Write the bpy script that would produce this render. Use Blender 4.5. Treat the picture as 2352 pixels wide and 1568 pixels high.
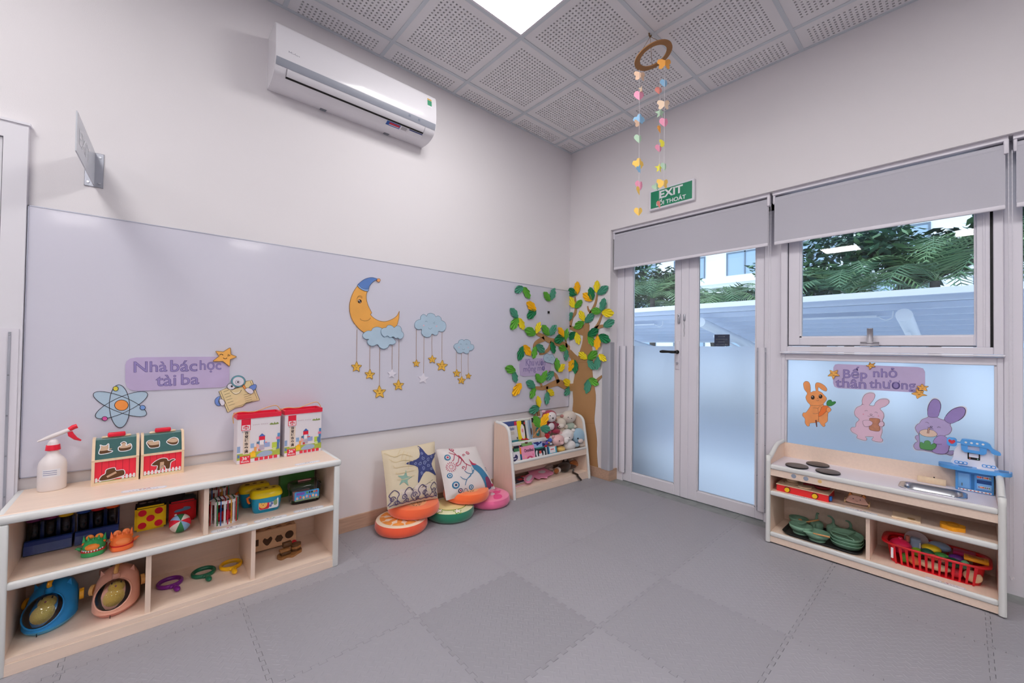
import bpy, bmesh, math, random
from mathutils import Vector, Matrix, Euler
R2 = math.radians
sc = bpy.context.scene
for _o in list(bpy.data.objects): bpy.data.objects.remove(_o)

# ------------------------------------------------------------------ camera
# room corner at the origin, left wall = plane y=0 (x<0), right wall = plane x=0 (y<0), floor z=0
CAM = Vector((-3.2289, -2.7247, 1.2258)); YAW, PITCH, ROLL, FPX = 0.8401, 0.0148, 0.0141, 931.97
_d = Vector((math.cos(PITCH)*math.cos(YAW), math.cos(PITCH)*math.sin(YAW), math.sin(PITCH)))
_r0 = Vector((math.sin(YAW), -math.cos(YAW), 0)); _u0 = _r0.cross(_d)
CR = _r0*math.cos(ROLL)+_u0*math.sin(ROLL); CU = CR.cross(_d); CD = _d
cam_data = bpy.data.cameras.new('camera'); cam = bpy.data.objects.new('camera', cam_data)
sc.collection.objects.link(cam); sc.camera = cam
cam_data.sensor_width = 36.0; cam_data.lens = FPX/2352*36.0; cam_data.clip_start = .02; cam_data.clip_end = 200
cam.matrix_world = Matrix(((CR.x, CU.x, -CD.x, CAM.x), (CR.y, CU.y, -CD.y, CAM.y), (CR.z, CU.z, -CD.z, CAM.z), (0, 0, 0, 1)))

# ------------------------------------------------------------------ world: bright overcast sky
world = bpy.data.worlds.new('overcast_sky'); sc.world = world; world.use_nodes = True
_nt = world.node_tree; _nt.nodes.clear()
_out = _nt.nodes.new('ShaderNodeOutputWorld'); _bg = _nt.nodes.new('ShaderNodeBackground')
_bg.inputs['Color'].default_value = (.74, .845, 1.0, 1); _bg.inputs['Strength'].default_value = 1.9
_nt.links.new(_bg.outputs[0], _out.inputs[0])

# ------------------------------------------------------------------ exposure, colour, light paths
vs = sc.view_settings
vs.view_transform = 'Standard'; vs.look = 'None'; vs.gamma = 1; vs.exposure = 0.30; vs.use_curve_mapping = False
cy = sc.cycles
cy.max_bounces = 9; cy.diffuse_bounces = 5; cy.glossy_bounces = 4; cy.transmission_bounces = 6; cy.transparent_max_bounces = 12
cy.caustics_reflective = False; cy.caustics_refractive = False; cy.sample_clamp_indirect = 4.0; cy.use_denoising = True
LED_STRENGTH = 16.0            # radiance of the ceiling LED panels
LED_COLOR = (1.0, .975, .965)
# ------------------------------------------------------------------ helpers
H = 3.2383
COL = sc.collection
def lin(h):
    h = h.lstrip('#'); c = [int(h[i:i+2], 16)/255 for i in (0, 2, 4)]
    return tuple((x/12.92 if x <= .04045 else ((x+.055)/1.055)**2.4) for x in c)+(1,)
_mats = {}
def M(name, col='ffffff', rough=.5, metal=0, spec=.5, coat=0, bump=None, noise=None, emis=None, trans=0, ior=1.45, alpha=1, sheen=0, wood=None, sss=0):
    """procedural principled material: noise=(scale, amount) varies the colour, bump=(scale, strength) gives fine relief"""
    if name in _mats: return _mats[name]
    m = bpy.data.materials.new(name); m.use_nodes = True; nt = m.node_tree; b = nt.nodes['Principled BSDF']
    c = lin(col) if isinstance(col, str) else tuple(col)+(1,)
    I = b.inputs
    I['Base Color'].default_value = c; I['Roughness'].default_value = rough; I['Metallic'].default_value = metal
    I['Specular IOR Level'].default_value = spec; I['Coat Weight'].default_value = coat; I['Coat Roughness'].default_value = .08
    I['Transmission Weight'].default_value = trans; I['IOR'].default_value = ior; I['Alpha'].default_value = alpha
    I['Sheen Weight'].default_value = sheen
    if sss: I['Subsurface Weight'].default_value = sss; I['Subsurface Radius'].default_value = (.01, .006, .004)
    if emis: I['Emission Color'].default_value = c; I['Emission Strength'].default_value = emis
    tc = None
    def coord(scale=(1, 1, 1)):
        t = nt.nodes.new('ShaderNodeTexCoord'); mp = nt.nodes.new('ShaderNodeMapping'); mp.inputs['Scale'].default_value = scale
        nt.links.new(t.outputs['Object'], mp.inputs['Vector']); return mp.outputs['Vector']
    if noise or wood:
        n = nt.nodes.new('ShaderNodeTexNoise')
        if wood: nt.links.new(coord(wood), n.inputs['Vector']); n.inputs['Scale'].default_value = 6; n.inputs['Detail'].default_value = 5; amt = noise[1] if noise else .10
        else: nt.links.new(coord(), n.inputs['Vector']); n.inputs['Scale'].default_value = noise[0]; n.inputs['Detail'].default_value = 4; amt = noise[1]
        rp = nt.nodes.new('ShaderNodeMapRange'); rp.inputs['To Min'].default_value = 1-amt; rp.inputs['To Max'].default_value = 1+amt*.6
        rp.inputs['From Min'].default_value = .25; rp.inputs['From Max'].default_value = .75
        mx = nt.nodes.new('ShaderNodeVectorMath'); mx.operation = 'MULTIPLY'; mx.inputs[0].default_value = c[:3]
        nt.links.new(n.outputs['Fac'], rp.inputs['Value']); nt.links.new(rp.outputs[0], mx.inputs[1]); nt.links.new(mx.outputs[0], I['Base Color'])
    if bump:
        n2 = nt.nodes.new('ShaderNodeTexNoise'); nt.links.new(coord(), n2.inputs['Vector']); n2.inputs['Scale'].default_value = bump[0]; n2.inputs['Detail'].default_value = 3
        bp = nt.nodes.new('ShaderNodeBump'); bp.inputs['Strength'].default_value = bump[1]; bp.inputs['Distance'].default_value = .01
        nt.links.new(n2.outputs['Fac'], bp.inputs['Height']); nt.links.new(bp.outputs[0], I['Normal'])
    _mats[name] = m; return m
def glass_mat(name, tint=(.93, .97, .97), refl=1.0):
    """clear window pane: fresnel reflection over straight-through transmission"""
    if name in _mats: return _mats[name]
    m = bpy.data.materials.new(name); m.use_nodes = True; nt = m.node_tree; nt.nodes.clear()
    o = nt.nodes.new('ShaderNodeOutputMaterial'); mx = nt.nodes.new('ShaderNodeMixShader'); tr = nt.nodes.new('ShaderNodeBsdfTransparent')
    gl = nt.nodes.new('ShaderNodeBsdfGlossy'); fr = nt.nodes.new('ShaderNodeFresnel'); fr.inputs['IOR'].default_value = 1.5
    gl.inputs['Roughness'].default_value = .01; tr.inputs['Color'].default_value = tint+(1,)
    ml = nt.nodes.new('ShaderNodeMath'); ml.operation = 'MULTIPLY'; ml.inputs[1].default_value = refl
    nt.links.new(fr.outputs[0], ml.inputs[0]); nt.links.new(ml.outputs[0], mx.inputs[0]); nt.links.new(tr.outputs[0], mx.inputs[1]); nt.links.new(gl.outputs[0], mx.inputs[2]); nt.links.new(mx.outputs[0], o.inputs[0])
    _mats[name] = m; return m

def cr(pts, n=6, closed=True):
    """Catmull-Rom curve through points"""
    P = [Vector(p) for p in pts]; N = len(P); out = []
    rng = range(N) if closed else range(N-1)
    for i in rng:
        p1, p2 = P[i], P[(i+1) % N]
        p0 = P[(i-1) % N] if closed or i > 0 else p1*2-p2
        p3 = P[(i+2) % N] if closed or i+2 < N else p2*2-p1
        for k in range(n):
            t = k/n
            out.append(.5*((2*p1)+(p2-p0)*t+(2*p0-5*p1+4*p2-p3)*t*t+(3*p1-p0-3*p2+p3)*t**3))
    if not closed: out.append(P[-1].copy())
    return out
def arc(cx, cy, r, a0, a1, n=12, ry=None):
    ry = r if ry is None else ry
    return [(cx+r*math.cos(R2(a0+(a1-a0)*i/n)), cy+ry*math.sin(R2(a0+(a1-a0)*i/n))) for i in range(n+1)]
def circ(cx, cy, r, n=20, ry=None): return arc(cx, cy, r, 0, 360*(n-1)/n, n-1, ry)
def rrect(x0, y0, x1, y1, r, n=4):
    return arc(x1-r, y1-r, r, 0, 90, n)+arc(x0+r, y1-r, r, 90, 180, n)+arc(x0+r, y0+r, r, 180, 270, n)+arc(x1-r, y0+r, r, 270, 360, n)
def star_pts(cx, cy, R, r, rot=90, n=5):
    return [(cx+(R if k % 2 == 0 else r)*math.cos(R2(rot+k*180/n)), cy+(R if k % 2 == 0 else r)*math.sin(R2(rot+k*180/n))) for k in range(2*n)]
def area2(p): return sum(p[i][0]*p[(i+1) % len(p)][1]-p[(i+1) % len(p)][0]*p[i][1] for i in range(len(p)))/2
def T(x=0, y=0, z=0): return Matrix.Translation((x, y, z))
def RZ(a): return Matrix.Rotation(R2(a), 4, 'Z')
def RX(a): return Matrix.Rotation(R2(a), 4, 'X')
def RY(a): return Matrix.Rotation(R2(a), 4, 'Y')
def S(x, y=None, z=None): return Matrix.Diagonal((x, x if y is None else y, x if z is None else z, 1))
# frames of the two walls: (u, v, w) with u to the right along the wall, v up, w out into the room
ML = Matrix(((1, 0, 0, 0), (0, 0, -1, 0), (0, 1, 0, 0), (0, 0, 0, 1)))
def MRX(x=0.0): return Matrix(((0, 0, -1, x), (-1, 0, 0, 0), (0, 1, 0, 0), (0, 0, 0, 1)))
def _ray(px, py): return CD+CR*((px-1176)/FPX)-CU*((py-784)/FPX)
def lw(px, py, y=0.0):
    """point of the left wall seen at photo position -> (u, v) on that wall"""
    v = _ray(px, py); t = (y-CAM.y)/v.y; p = CAM+v*t; return (p.x, p.z)
def rw(px, py, x=0.0):
    v = _ray(px, py); t = (x-CAM.x)/v.x; p = CAM+v*t; return (-p.y, p.z)
def fl(px, py, z=0.0):
    v = _ray(px, py); t = (z-CAM.z)/v.z; p = CAM+v*t; return (p.x, p.y)

class MB:
    def __init__(s): s.v = []; s.f = []; s.fm = []; s.sm = []; s.ms = []
    def mi(s, m):
        if m not in s.ms: s.ms.append(m)
        return s.ms.index(m)
    def add(s, vs_, fs, m, smooth=False, X=None):
        b = len(s.v); k = s.mi(m)
        s.v += [tuple(X @ Vector(v)) if X is not None else tuple(v) for v in vs_]
        for f in fs: s.f.append([b+i for i in f]); s.fm.append(k); s.sm.append(smooth)
        return s
    def box(s, a, b, m, X=None):
        x0, y0, z0 = [min(p, q) for p, q in zip(a, b)]; x1, y1, z1 = [max(p, q) for p, q in zip(a, b)]
        return s.add([(x0, y0, z0), (x1, y0, z0), (x1, y1, z0), (x0, y1, z0), (x0, y0, z1), (x1, y0, z1), (x1, y1, z1), (x0, y1, z1)],
              [(0, 3, 2, 1), (4, 5, 6, 7), (0, 1, 5, 4), (1, 2, 6, 5), (2, 3, 7, 6), (3, 0, 4, 7)], m, False, X)
    def bm(s, bm_, m, smooth=False, X=None):
        bm_.verts.index_update()
        s.add([v.co.copy() for v in bm_.verts], [[v.index for v in f.verts] for f in bm_.faces], m, smooth, X); bm_.free(); return s
    def rbox(s, a, b, r, m, seg=2, X=None, smooth=True):
        bm_ = bmesh.new(); bmesh.ops.create_cube(bm_, size=1)
        for v in bm_.verts: v.co = Vector([(p+q)/2+(q-p)*c for p, q, c in zip(a, b, v.co)])
        bmesh.ops.bevel(bm_, geom=bm_.edges[:], offset=r, segments=seg, affect='EDGES', profile=.5)
        return s.bm(bm_, m, smooth, X)
    def cyl(s, p0, p1, r0, m, r1=None, n=16, caps=True, smooth=True, X=None):
        p0, p1 = Vector(p0), Vector(p1); r1 = r0 if r1 is None else r1; d = (p1-p0).normalized()
        e = d.orthogonal().normalized(); g = d.cross(e); vs_ = []
        for p, r in ((p0, r0), (p1, r1)):
            for i in range(n): a = 2*math.pi*i/n; vs_.append(p+e*r*math.cos(a)+g*r*math.sin(a))
        fs = [(i, (i+1) % n, n+(i+1) % n, n+i) for i in range(n)]
        s.add(vs_, fs, m, smooth, X)
        if caps: s.add(vs_, [list(range(n))[::-1], list(range(n, 2*n))], m, False, X)
        return s
    def lathe(s, prof, m, n=24, X=None, smooth=True, sx=1, sy=1):
        vs_ = []; fs = []; k = len(prof)
        for i in range(n):
            a = 2*math.pi*i/n
            for r, z in prof: vs_.append((r*math.cos(a)*sx, r*math.sin(a)*sy, z))
        for i in range(n):
            j = (i+1) % n
            for q in range(k-1):
                f = [i*k+q, j*k+q, j*k+q+1, i*k+q+1]
                if prof[q][0] < 1e-6: f = [i*k+q, j*k+q+1, i*k+q+1]
                elif prof[q+1][0] < 1e-6: f = [i*k+q, j*k+q, i*k+q+1]
                fs.append(f)
        return s.add(vs_, fs, m, smooth, X)
    def ell(s, c, r, m, X=None, n=16, k=10, smooth=True):
        if not hasattr(r, '__len__'): r = (r, r, r)
        prof = [(math.sin(math.pi*i/k), -math.cos(math.pi*i/k)) for i in range(k+1)]; prof[0] = (0, -1); prof[-1] = (0, 1)
        Y = T(*c) @ S(*r)
        return s.lathe(prof, m, n, (X @ Y) if X is not None else Y, smooth)
    def prism(s, poly, w0, w1, m, X=None, side=None, smooth=False, back=True):
        """polygon in (u, v) pushed out from w0 to w1"""
        p = [(q[0], q[1]) for q in poly]
        if area2(p) < 0: p = p[::-1]
        n = len(p); vs_ = [(a, b, w0) for a, b in p]+[(a, b, w1) for a, b in p]
        s.add(vs_, [list(range(n, 2*n))]+([list(range(n))[::-1]] if back else []), m, False, X)
        s.add(vs_, [(i, (i+1) % n, n+(i+1) % n, n+i) for i in range(n)], side or m, smooth, X); return s
    def face(s, poly, w, m, X=None):
        p = [(q[0], q[1]) for q in poly]
        if area2(p) < 0: p = p[::-1]
        return s.add([(a, b, w) for a, b in p], [list(range(len(p)))], m, False, X)
    def stroke(s, pts, wd, w, m, X=None, closed=False, taper=False):
        """flat painted line of width wd along (u, v) points at height w"""
        P = [Vector((p[0], p[1])) for p in pts]; n = len(P); vs_ = []
        for i in range(n):
            a = P[(i-1) % n] if closed or i > 0 else P[i]; b = P[(i+1) % n] if closed or i < n-1 else P[i]
            t = b-a
            if t.length < 1e-9: t = Vector((1, 0))
            t.normalize(); q = Vector((-t.y, t.x)); h = wd/2*(1 if not taper else (.25+.75*math.sin(math.pi*(i+.5)/n)))
            vs_ += [(P[i].x+q.x*h, P[i].y+q.y*h, w), (P[i].x-q.x*h, P[i].y-q.y*h, w)]
        r = range(n) if closed else range(n-1)
        return s.add(vs_, [(2*i, 2*i+1, 2*((i+1) % n)+1, 2*((i+1) % n)) for i in r], m, False, X)
    def tube(s, path, r, m, n=8, closed=False, X=None, caps=True, smooth=True):
        P = [Vector(p) for p in path]; N = len(P); vs_ = []; e = None
        for i in range(N):
            a = P[(i-1) % N] if closed or i > 0 else P[i]; b = P[(i+1) % N] if closed or i < N-1 else P[i]
            d = (b-a).normalized() if (b-a).length > 1e-9 else Vector((0, 0, 1))
            e = d.orthogonal().normalized() if e is None else (e-d*e.dot(d))
            if e.length < 1e-6: e = d.orthogonal()
            e.normalize(); g = d.cross(e); rr = r[i] if hasattr(r, '__len__') else r
            for k in range(n): t = 2*math.pi*k/n; vs_.append(P[i]+e*rr*math.cos(t)+g*rr*math.sin(t))
        q = range(N) if closed else range(N-1)
        s.add(vs_, [(i*n+k, i*n+(k+1) % n, ((i+1) % N)*n+(k+1) % n, ((i+1) % N)*n+k) for i in q for k in range(n)], m, smooth, X)
        if caps and not closed: s.add(vs_, [list(range(n))[::-1], list(range((N-1)*n, N*n))], m, False, X)
        return s
    def mesh(s, name):
        me = bpy.data.meshes.new(name); me.from_pydata(s.v, [], s.f)
        for m in s.ms: me.materials.append(m)
        me.polygons.foreach_set('material_index', s.fm); me.polygons.foreach_set('use_smooth', s.sm); me.update(); return me
    def build(s, name, parent=None, X=None):
        return obj(name, s.mesh(name), parent, X)
def obj(name, me, parent=None, X=None):
    o = bpy.data.objects.new(name, me); COL.objects.link(o)
    if parent is not None: o.parent = parent
    if X is not None: o.matrix_local = X
    return o
def tag(o, label=None, cat=None, group=None, kind=None):
    if label: o['label'] = label
    if cat: o['category'] = cat
    if group: o['group'] = group
    if kind: o['kind'] = kind
    return o
def thing(name, label, cat, X=None, group=None, kind=None):
    o = bpy.data.objects.new(name, None); COL.objects.link(o); o.empty_display_size = .05
    if X is not None: o.matrix_local = X
    return tag(o, label, cat, group, kind)
def copy_tree(o, parent=None):
    c = o.copy(); COL.objects.link(c)
    if parent is not None: c.parent = parent; c.matrix_parent_inverse = Matrix()
    for ch in list(o.children): copy_tree(ch, c)
    return c
_tcache = {}
def text_geo(body, offset=0.0, res=3):
    key = (body, offset)
    if key in _tcache: return _tcache[key]
    c = bpy.data.curves.new('t', 'FONT'); c.body = body; c.size = 1; c.offset = offset; c.resolution_u = res; c.fill_mode = 'BOTH'
    o = bpy.data.objects.new('t', c); COL.objects.link(o)
    dg = bpy.context.evaluated_depsgraph_get(); me = bpy.data.meshes.new_from_object(o.evaluated_get(dg))
    vs_ = [(v.co.x, v.co.y) for v in me.vertices]; fs = [list(p.vertices) for p in me.polygons]
    bpy.data.objects.remove(o); bpy.data.curves.remove(c); bpy.data.meshes.remove(me)
    xs = [v[0] for v in vs_]; ys = [v[1] for v in vs_]; r = (vs_, fs, (min(xs), min(ys), max(xs), max(ys))); _tcache[key] = r; return r
def text(mb, body, quad, w, m, X=None, offset=0.0):
    """lettering fitted to a box (u0, v0, u1, v1) or to a corner trio (bottom-left, bottom-right, top-left)"""
    vs_, fs, (a, b, c, d) = text_geo(body, 0); vs2, fs2, _ = text_geo(body, offset)
    if len(quad) == 4: o, p, q = (quad[0], quad[1]), (quad[2], quad[1]), (quad[0], quad[3])
    else: o, p, q = quad
    out = []
    for x, y in vs2:
        s_, t_ = (x-a)/(c-a), (y-b)/(d-b); out.append((o[0]+(p[0]-o[0])*s_+(q[0]-o[0])*t_, o[1]+(p[1]-o[1])*s_+(q[1]-o[1])*t_, w))
    f0 = fs2
    return mb.add(out, f0, m, False, X)
random.seed(7)
# ------------------------------------------------------------------ shared materials
WALL = M('wall_paint', 'efebed', .75, bump=(260, .04))
WHITE = M('white_paint', 'eceaf0', .45)
FRAME = M('white_aluminium', 'e9e6ee', .35)
PLY = M('pale_birch', 'f0d9c6', .42, wood=(1.2, 14, 14), noise=(6, .05))
PLYV = M('pale_birch_upright', 'eed5c1', .42, wood=(14, 14, 1.2), noise=(6, .05))
EDGE = M('pale_edge_band', 'e6e7e4', .35)
BLACK = M('black_plastic', '121214', .45)
STEEL = M('brushed_steel', 'c9ccd2', .25, metal=1)
GREYM = M('grey_metal', 'b9bcc6', .35, metal=.6)
INK = M('ink_line', '33303c', .7)
# ================================================================== the room
XB, YB = -8.4, -8.4           # far ends of the room behind the camera
YE, ZL = -.497, 2.345         # edge of the window opening, underside of the lintel
YO = -5.2
# ---- walls
MB().box((XB, 0, -.02), (.3, .2, 3.6), WALL).build('wall_left')
w = MB(); w.box((0, 0, -.02), (.22, YE, ZL), WALL); w.box((0, 0, ZL), (.22, YB, 3.6), WALL); w.box((0, YO, -.02), (.22, YB, ZL), WALL); w.build('wall_right')
MB().box((XB-.2, .2, -.02), (XB, YB, 3.6), WALL).build('wall_back')
MB().box((XB, YB-.2, -.02), (.22, YB, 3.6), WALL).build('wall_front')
for n_, l_ in (('wall_left', 'long pale grey-white wall carrying the whiteboard and air conditioner'), ('wall_right', 'pale wall with the glass door and window opening under a lintel'),
               ('wall_back', 'plain pale wall behind the camera'), ('wall_front', 'plain pale wall opposite the whiteboard')):
    tag(bpy.data.objects[n_], l_, 'wall', kind='structure')
# ---- floor: slab, threshold stones, foam mats
SLAB = M('dark_slab', '4a4a50', .7); STONE = M('threshold_stone', '8b918f', .35, noise=(14, .25))
floor = MB().box((XB, .0, -.2), (.22, YB, -.0125), SLAB).build('floor'); tag(floor, 'grey interlocking foam mat floor', 'floor', kind='structure')
yy = YE-.001
while yy > -5.1:
    l_ = .302 if yy < -.6 else .19
    MB().box((-.03, yy-.0008, -.0125), (.215, yy-l_+.0008, -.0108), STONE).build('threshold_stone', floor); yy -= l_
MATM = M('eva_foam', '9f9da3', .48, spec=.4, bump=(900, .03))
_nt = MATM.node_tree; _oi = _nt.nodes.new('ShaderNodeObjectInfo'); _mu = _nt.nodes.new('ShaderNodeVectorMath'); _mu.operation = 'MULTIPLY'
_mu.inputs[0].default_value = lin('9f9da3')[:3]; _nt.links.new(_oi.outputs['Color'], _mu.inputs[1]); _nt.links.new(_mu.outputs[0], _nt.nodes['Principled BSDF'].inputs['Base Color'])
MS, MX0, MY0 = .5757, -.5722, -.4916
def teeth(L_, n=10, dep=.0075):
    """dovetail edge profile: (along, out) points from 0 to L"""
    p = L_/n; o = []
    for k in range(n):
        s_ = k*p
        o += [(s_+.16*p, -dep), (s_+.04*p+.25*p, -dep), (s_+.25*p, dep), (s_+.79*p, dep), (s_+.75*p, -dep)]
    return o
def mat_mesh(x0, x1, y0, y1, jl, jr, jb, jt):
    """one mat: outline with dovetail edges where it meets neighbours (left/right/bottom/top), bevelled rim and lens-shaped treads"""
    tx = teeth(MS); poly = []
    e = .0009
    def edge(a, b, flag, off):
        # a->b along an axis-aligned edge; off = outward axis unit
        ln = (Vector(b)-Vector(a)).length; d = (Vector(b)-Vector(a)).normalized(); pts = [Vector(a)]
        if flag:
            for s_, o_ in tx:
                if e < s_ < ln-e: pts.append(Vector(a)+d*s_+Vector(flag)*o_)
        return pts
    P = []
    P += edge((x0, y0), (x1, y0), (0, 1) if jb else None, 0)          # same profile direction on opposite sides so neighbours interlock
    P += edge((x1, y0), (x1, y1), (1, 0) if jr else None, 0)
    P += edge((x0, y1), (x1, y1), (0, 1) if jt else None, 0)[::-1][:-1] if False else []
    top = edge((x0, y1), (x1, y1), (0, 1) if jt else None, 0)+[Vector((x1, y1))]
    left = edge((x0, y0), (x0, y1), (1, 0) if jl else None, 0)+[Vector((x0, y1))]
    P += top[::-1][:-1]; P += left[::-1][:-1]
    n = len(P); ins = []
    for i in range(n):
        a, b, c = P[i-1], P[i], P[(i+1) % n]
        n1 = Vector((-(b-a).y, (b-a).x)).normalized(); n2 = Vector((-(c-b).y, (c-b).x)).normalized(); k = n1+n2
        if k.length < .2: k = n1
        k.normalize(); ins.append(b+k*.0012)
    gap = []
    for i in range(n):
        gap.append(P[i]+(ins[i]-P[i])*.35)
    vs_ = [(p.x, p.y, 0) for p in ins]+[(p.x, p.y, -.0015) for p in gap]+[(p.x, p.y, -.0125) for p in gap]
    mb = MB(); mb.add(vs_, [list(range(n))]+[(n+i, n+(i+1) % n, (i+1) % n, i) for i in range(n)]+[(2*n+i, 2*n+(i+1) % n, n+(i+1) % n, n+i) for i in range(n)], MATM)
    # treads
    q = .0236; c45 = math.sqrt(.5); cx, cy_ = (x0+x1)/2, (y0+y1)/2
    for i in range(-18, 19):
        for j in range(-18, 19):
            u, v = i*q, j*q; x = cx+(u-v)*c45; y = cy_+(u+v)*c45
            if not (x0+.021 < x < x1-.021 and y0+.021 < y < y1-.021): continue
            d = Vector((c45, c45)) if (i+j) % 2 == 0 else Vector((-c45, c45)); s_ = Vector((-d.y, d.x)); L_, W_ = .0172, .0047
            rim = [(-1, 0), (-.55, -.72), (0, -1), (.55, -.72), (1, 0), (.55, .72), (0, 1), (-.55, .72)]
            vv = [(x+d.x*a*L_+s_.x*b*W_, y+d.y*a*L_+s_.y*b*W_, -.0001) for a, b in rim]+[(x+d.x*a*L_, y+d.y*a*L_, h_) for a, h_ in ((-.5, .0013), (0, .0017), (.5, .0013))]
            mb.add(vv, [(0, 1, 8), (1, 2, 9, 8), (2, 3, 10, 9), (3, 4, 10), (4, 5, 10), (5, 6, 9, 10), (6, 7, 8, 9), (7, 0, 8)], MATM, True)
    return mb.mesh('mat')
_mm = {}
rnd = random.Random(3)
for i in range(-1, 8):
    for j in range(-1, 8):
        w_ = .5512 if i == -1 else MS; d_ = .4756 if j == -1 else MS       # mats cut along the walls
        key = (i == -1, j == -1)
        if key not in _mm: _mm[key] = mat_mesh(-w_, 0, -d_, 0, True, i != -1, True, j != -1)
        xr = -.021 if i == -1 else MX0-MS*i; yt = -.016 if j == -1 else MY0-MS*j
        o = obj('mat', _mm[key], floor, T(xr, yt, 0)); g = 1+rnd.uniform(-.045, .045)
        if (i, j) == (2, 1): g = .90
        o.color = (g, g, g, 1)
# ---- ceiling: perforated tiles in a tee grid
TILE = M('gypsum_tile', 'f1eff1', .8); TEE = M('tee_bar', 'd6dce2', .5); PLEN = M('plenum_dark', '9a8c86', .9)
GA, GB = .2632, .2012
ceiling = MB().box((XB, .0, H+.05), (0, YB, H+.25), PLEN).build('ceiling'); tag(ceiling, 'suspended ceiling of perforated white tiles', 'ceiling', kind='structure')
NI = 8
cs = MB(); xe, ye = -GA-.6*NI, -GB-.6*NI
cs.box((XB, 0, H+.001), (xe, YB, H+.03), TILE); cs.box((xe, ye, H+.001), (0, YB, H+.03), TILE); cs.build('plain_ceiling_field', ceiling)
HP, HS, NH = .0253, .0056, 19
HM = (.6-(NH-1)*HP)/2
def tile_mesh(xa, xb, ya, yb):
    """cut of a 600 mm tile (xa..xb, ya..yb inside 0..0.6) with real square holes"""
    def lines(a, b):
        o = [(a, 0)]
        for k in range(NH):
            for e in (HM+k*HP-HS, HM+k*HP+HS):
                if a < e < b: o.append((e, 1))
        o.append((b, 0)); return [v for v, _ in o]
    xs, ys = lines(xa, xb), lines(ya, yb)
    def inh(a, b):
        c = (a+b)/2; k = round((c-HM)/HP); return 0 <= k < NH and abs(c-HM-k*HP) < HS
    mb = MB(); vs_ = []; idx = {}
    def vid(i, j, up):
        k = (i, j, up)
        if k not in idx: idx[k] = len(vs_); vs_.append((xs[i], ys[j], .012 if up else 0))
        return idx[k]
    fs = []
    for i in range(len(xs)-1):
        hx = inh(xs[i], xs[i+1])
        for j in range(len(ys)-1):
            a, b, c, d = vid(i, j, 0), vid(i+1, j, 0), vid(i+1, j+1, 0), vid(i, j+1, 0)
            if hx and inh(ys[j], ys[j+1]):
                A, B, C_, D = vid(i, j, 1), vid(i+1, j, 1), vid(i+1, j+1, 1), vid(i, j+1, 1)
                fs += [(a, b, B, A), (b, c, C_, B), (c, d, D, C_), (d, a, A, D)]
            else: fs.append((a, d, c, b))
    mb.add(vs_, fs, TILE); return mb.mesh('ceiling_tile')
LEDS = []
for lx in (-1.4632, -3.8632, -6.2632):
    for ly in (-.8012, -2.6012, -4.4012, -6.8012): LEDS.append((lx-.6, ly-.6))
_tm = {}
for i in range(-1, NI):
    for j in range(-1, NI):
        x0 = -GA-.6*(i+1); y0 = -GB-.6*(j+1)
        if any(abs(x0-a) < .05 and abs(y0-b) < .05 for a, b in LEDS): continue
        xa, xb, ya, yb = .0, (.6 if i >= 0 else GA), .0, (.6 if j >= 0 else GB)
        key = (i < 0, j < 0)
        if key not in _tm: _tm[key] = tile_mesh(xa, xb, ya, yb)
        obj('ceiling_tile', _tm[key], ceiling, T(x0, y0, H+.0035))
tb = .012
for k in range(NI+1):
    MB().box((-GA-.6*k-tb, 0, H-.0005), (-GA-.6*k+tb, ye, H+.004), TEE).build('tee_bar', ceiling)
    MB().box((0, -GB-.6*k-tb, H), (xe, -GB-.6*k+tb, H+.004), TEE).build('tee_bar', ceiling)
MB().box((0, 0, H-.001), (XB, -.02, H+.004), TEE).build('edge_trim', ceiling); MB().box((0, -.02, H-.001), (-.02, YB, H+.004), TEE).build('edge_trim', ceiling)
# ---- LED panels
LED = M('led_diffuser', tuple(LED_COLOR), .6, emis=LED_STRENGTH)
for q, (x0, y0) in enumerate(LEDS):
    t = thing('ceiling_light', 'square white LED panel glowing in the ceiling above the corner' if q == 0 else 'square LED ceiling panel over the hidden part of the room', 'ceiling light', T(x0, y0, H), 'ceiling LED panels')
    f = MB()
    for a, b in (((.012, .012, -.002), (.588, .024, .01)), ((.012, .576, -.002), (.588, .588, .01)), ((.012, .024, -.002), (.024, .576, .01)), ((.576, .024, -.002), (.588, .576, .01))): f.box(a, b, FRAME)
    f.box((.0, .0, .011), (.6, .6, .02), FRAME); f.build('frame', t)
    MB().add([(.024, .024, .001), (.576, .024, .001), (.576, .576, .001), (.024, .576, .001)], [(0, 3, 2, 1)], LED).build('diffuser', t)
# ---- skirting
BASE = M('oak_skirting', 'c6a48c', .5, wood=(1.5, 10, 16), noise=(6, .18))
o = MB().box((-3.72, 0, -.01), (0, -.014, .092), BASE).build('baseboard_left'); tag(o, 'wood-look skirting board along the whiteboard wall', 'skirting', kind='structure')
b = MB(); b.box((0, -.014, -.01), (-.014, YE-.014, .092), BASE); b.box((-.0, YE, -.01), (.118, YE-.014, .092), BASE)
tag(b.build('baseboard_right'), 'wood-look skirting wrapping the wall end beside the glass door', 'skirting', kind='structure')
# ---- padded corner guard on the wall end
PAD = M('grey_foam_pad', 'b4b5bd', .6, bump=(300, .05))
g = MB(); pts = [(-.001, -.428), (-.016, -.428)]+[(-.018+.016*0-(.016*math.cos(R2(a)) if 0 else 0), 0) for a in []]
pts = [(0, -.428), (-.019, -.430)]+[(-.007-.016*math.cos(R2(a)), -.503-.016*math.sin(R2(a))) for a in range(0, 91, 15)]+[(.044, -.519), (.046, -.4975), (.0, -.4975)]
g.prism(pts, .0925, 1.287, PAD, smooth=False); tag(g.build('corner_guard'), 'tall grey foam pad wrapped round the wall corner beside the tree', 'corner guard')

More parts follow.
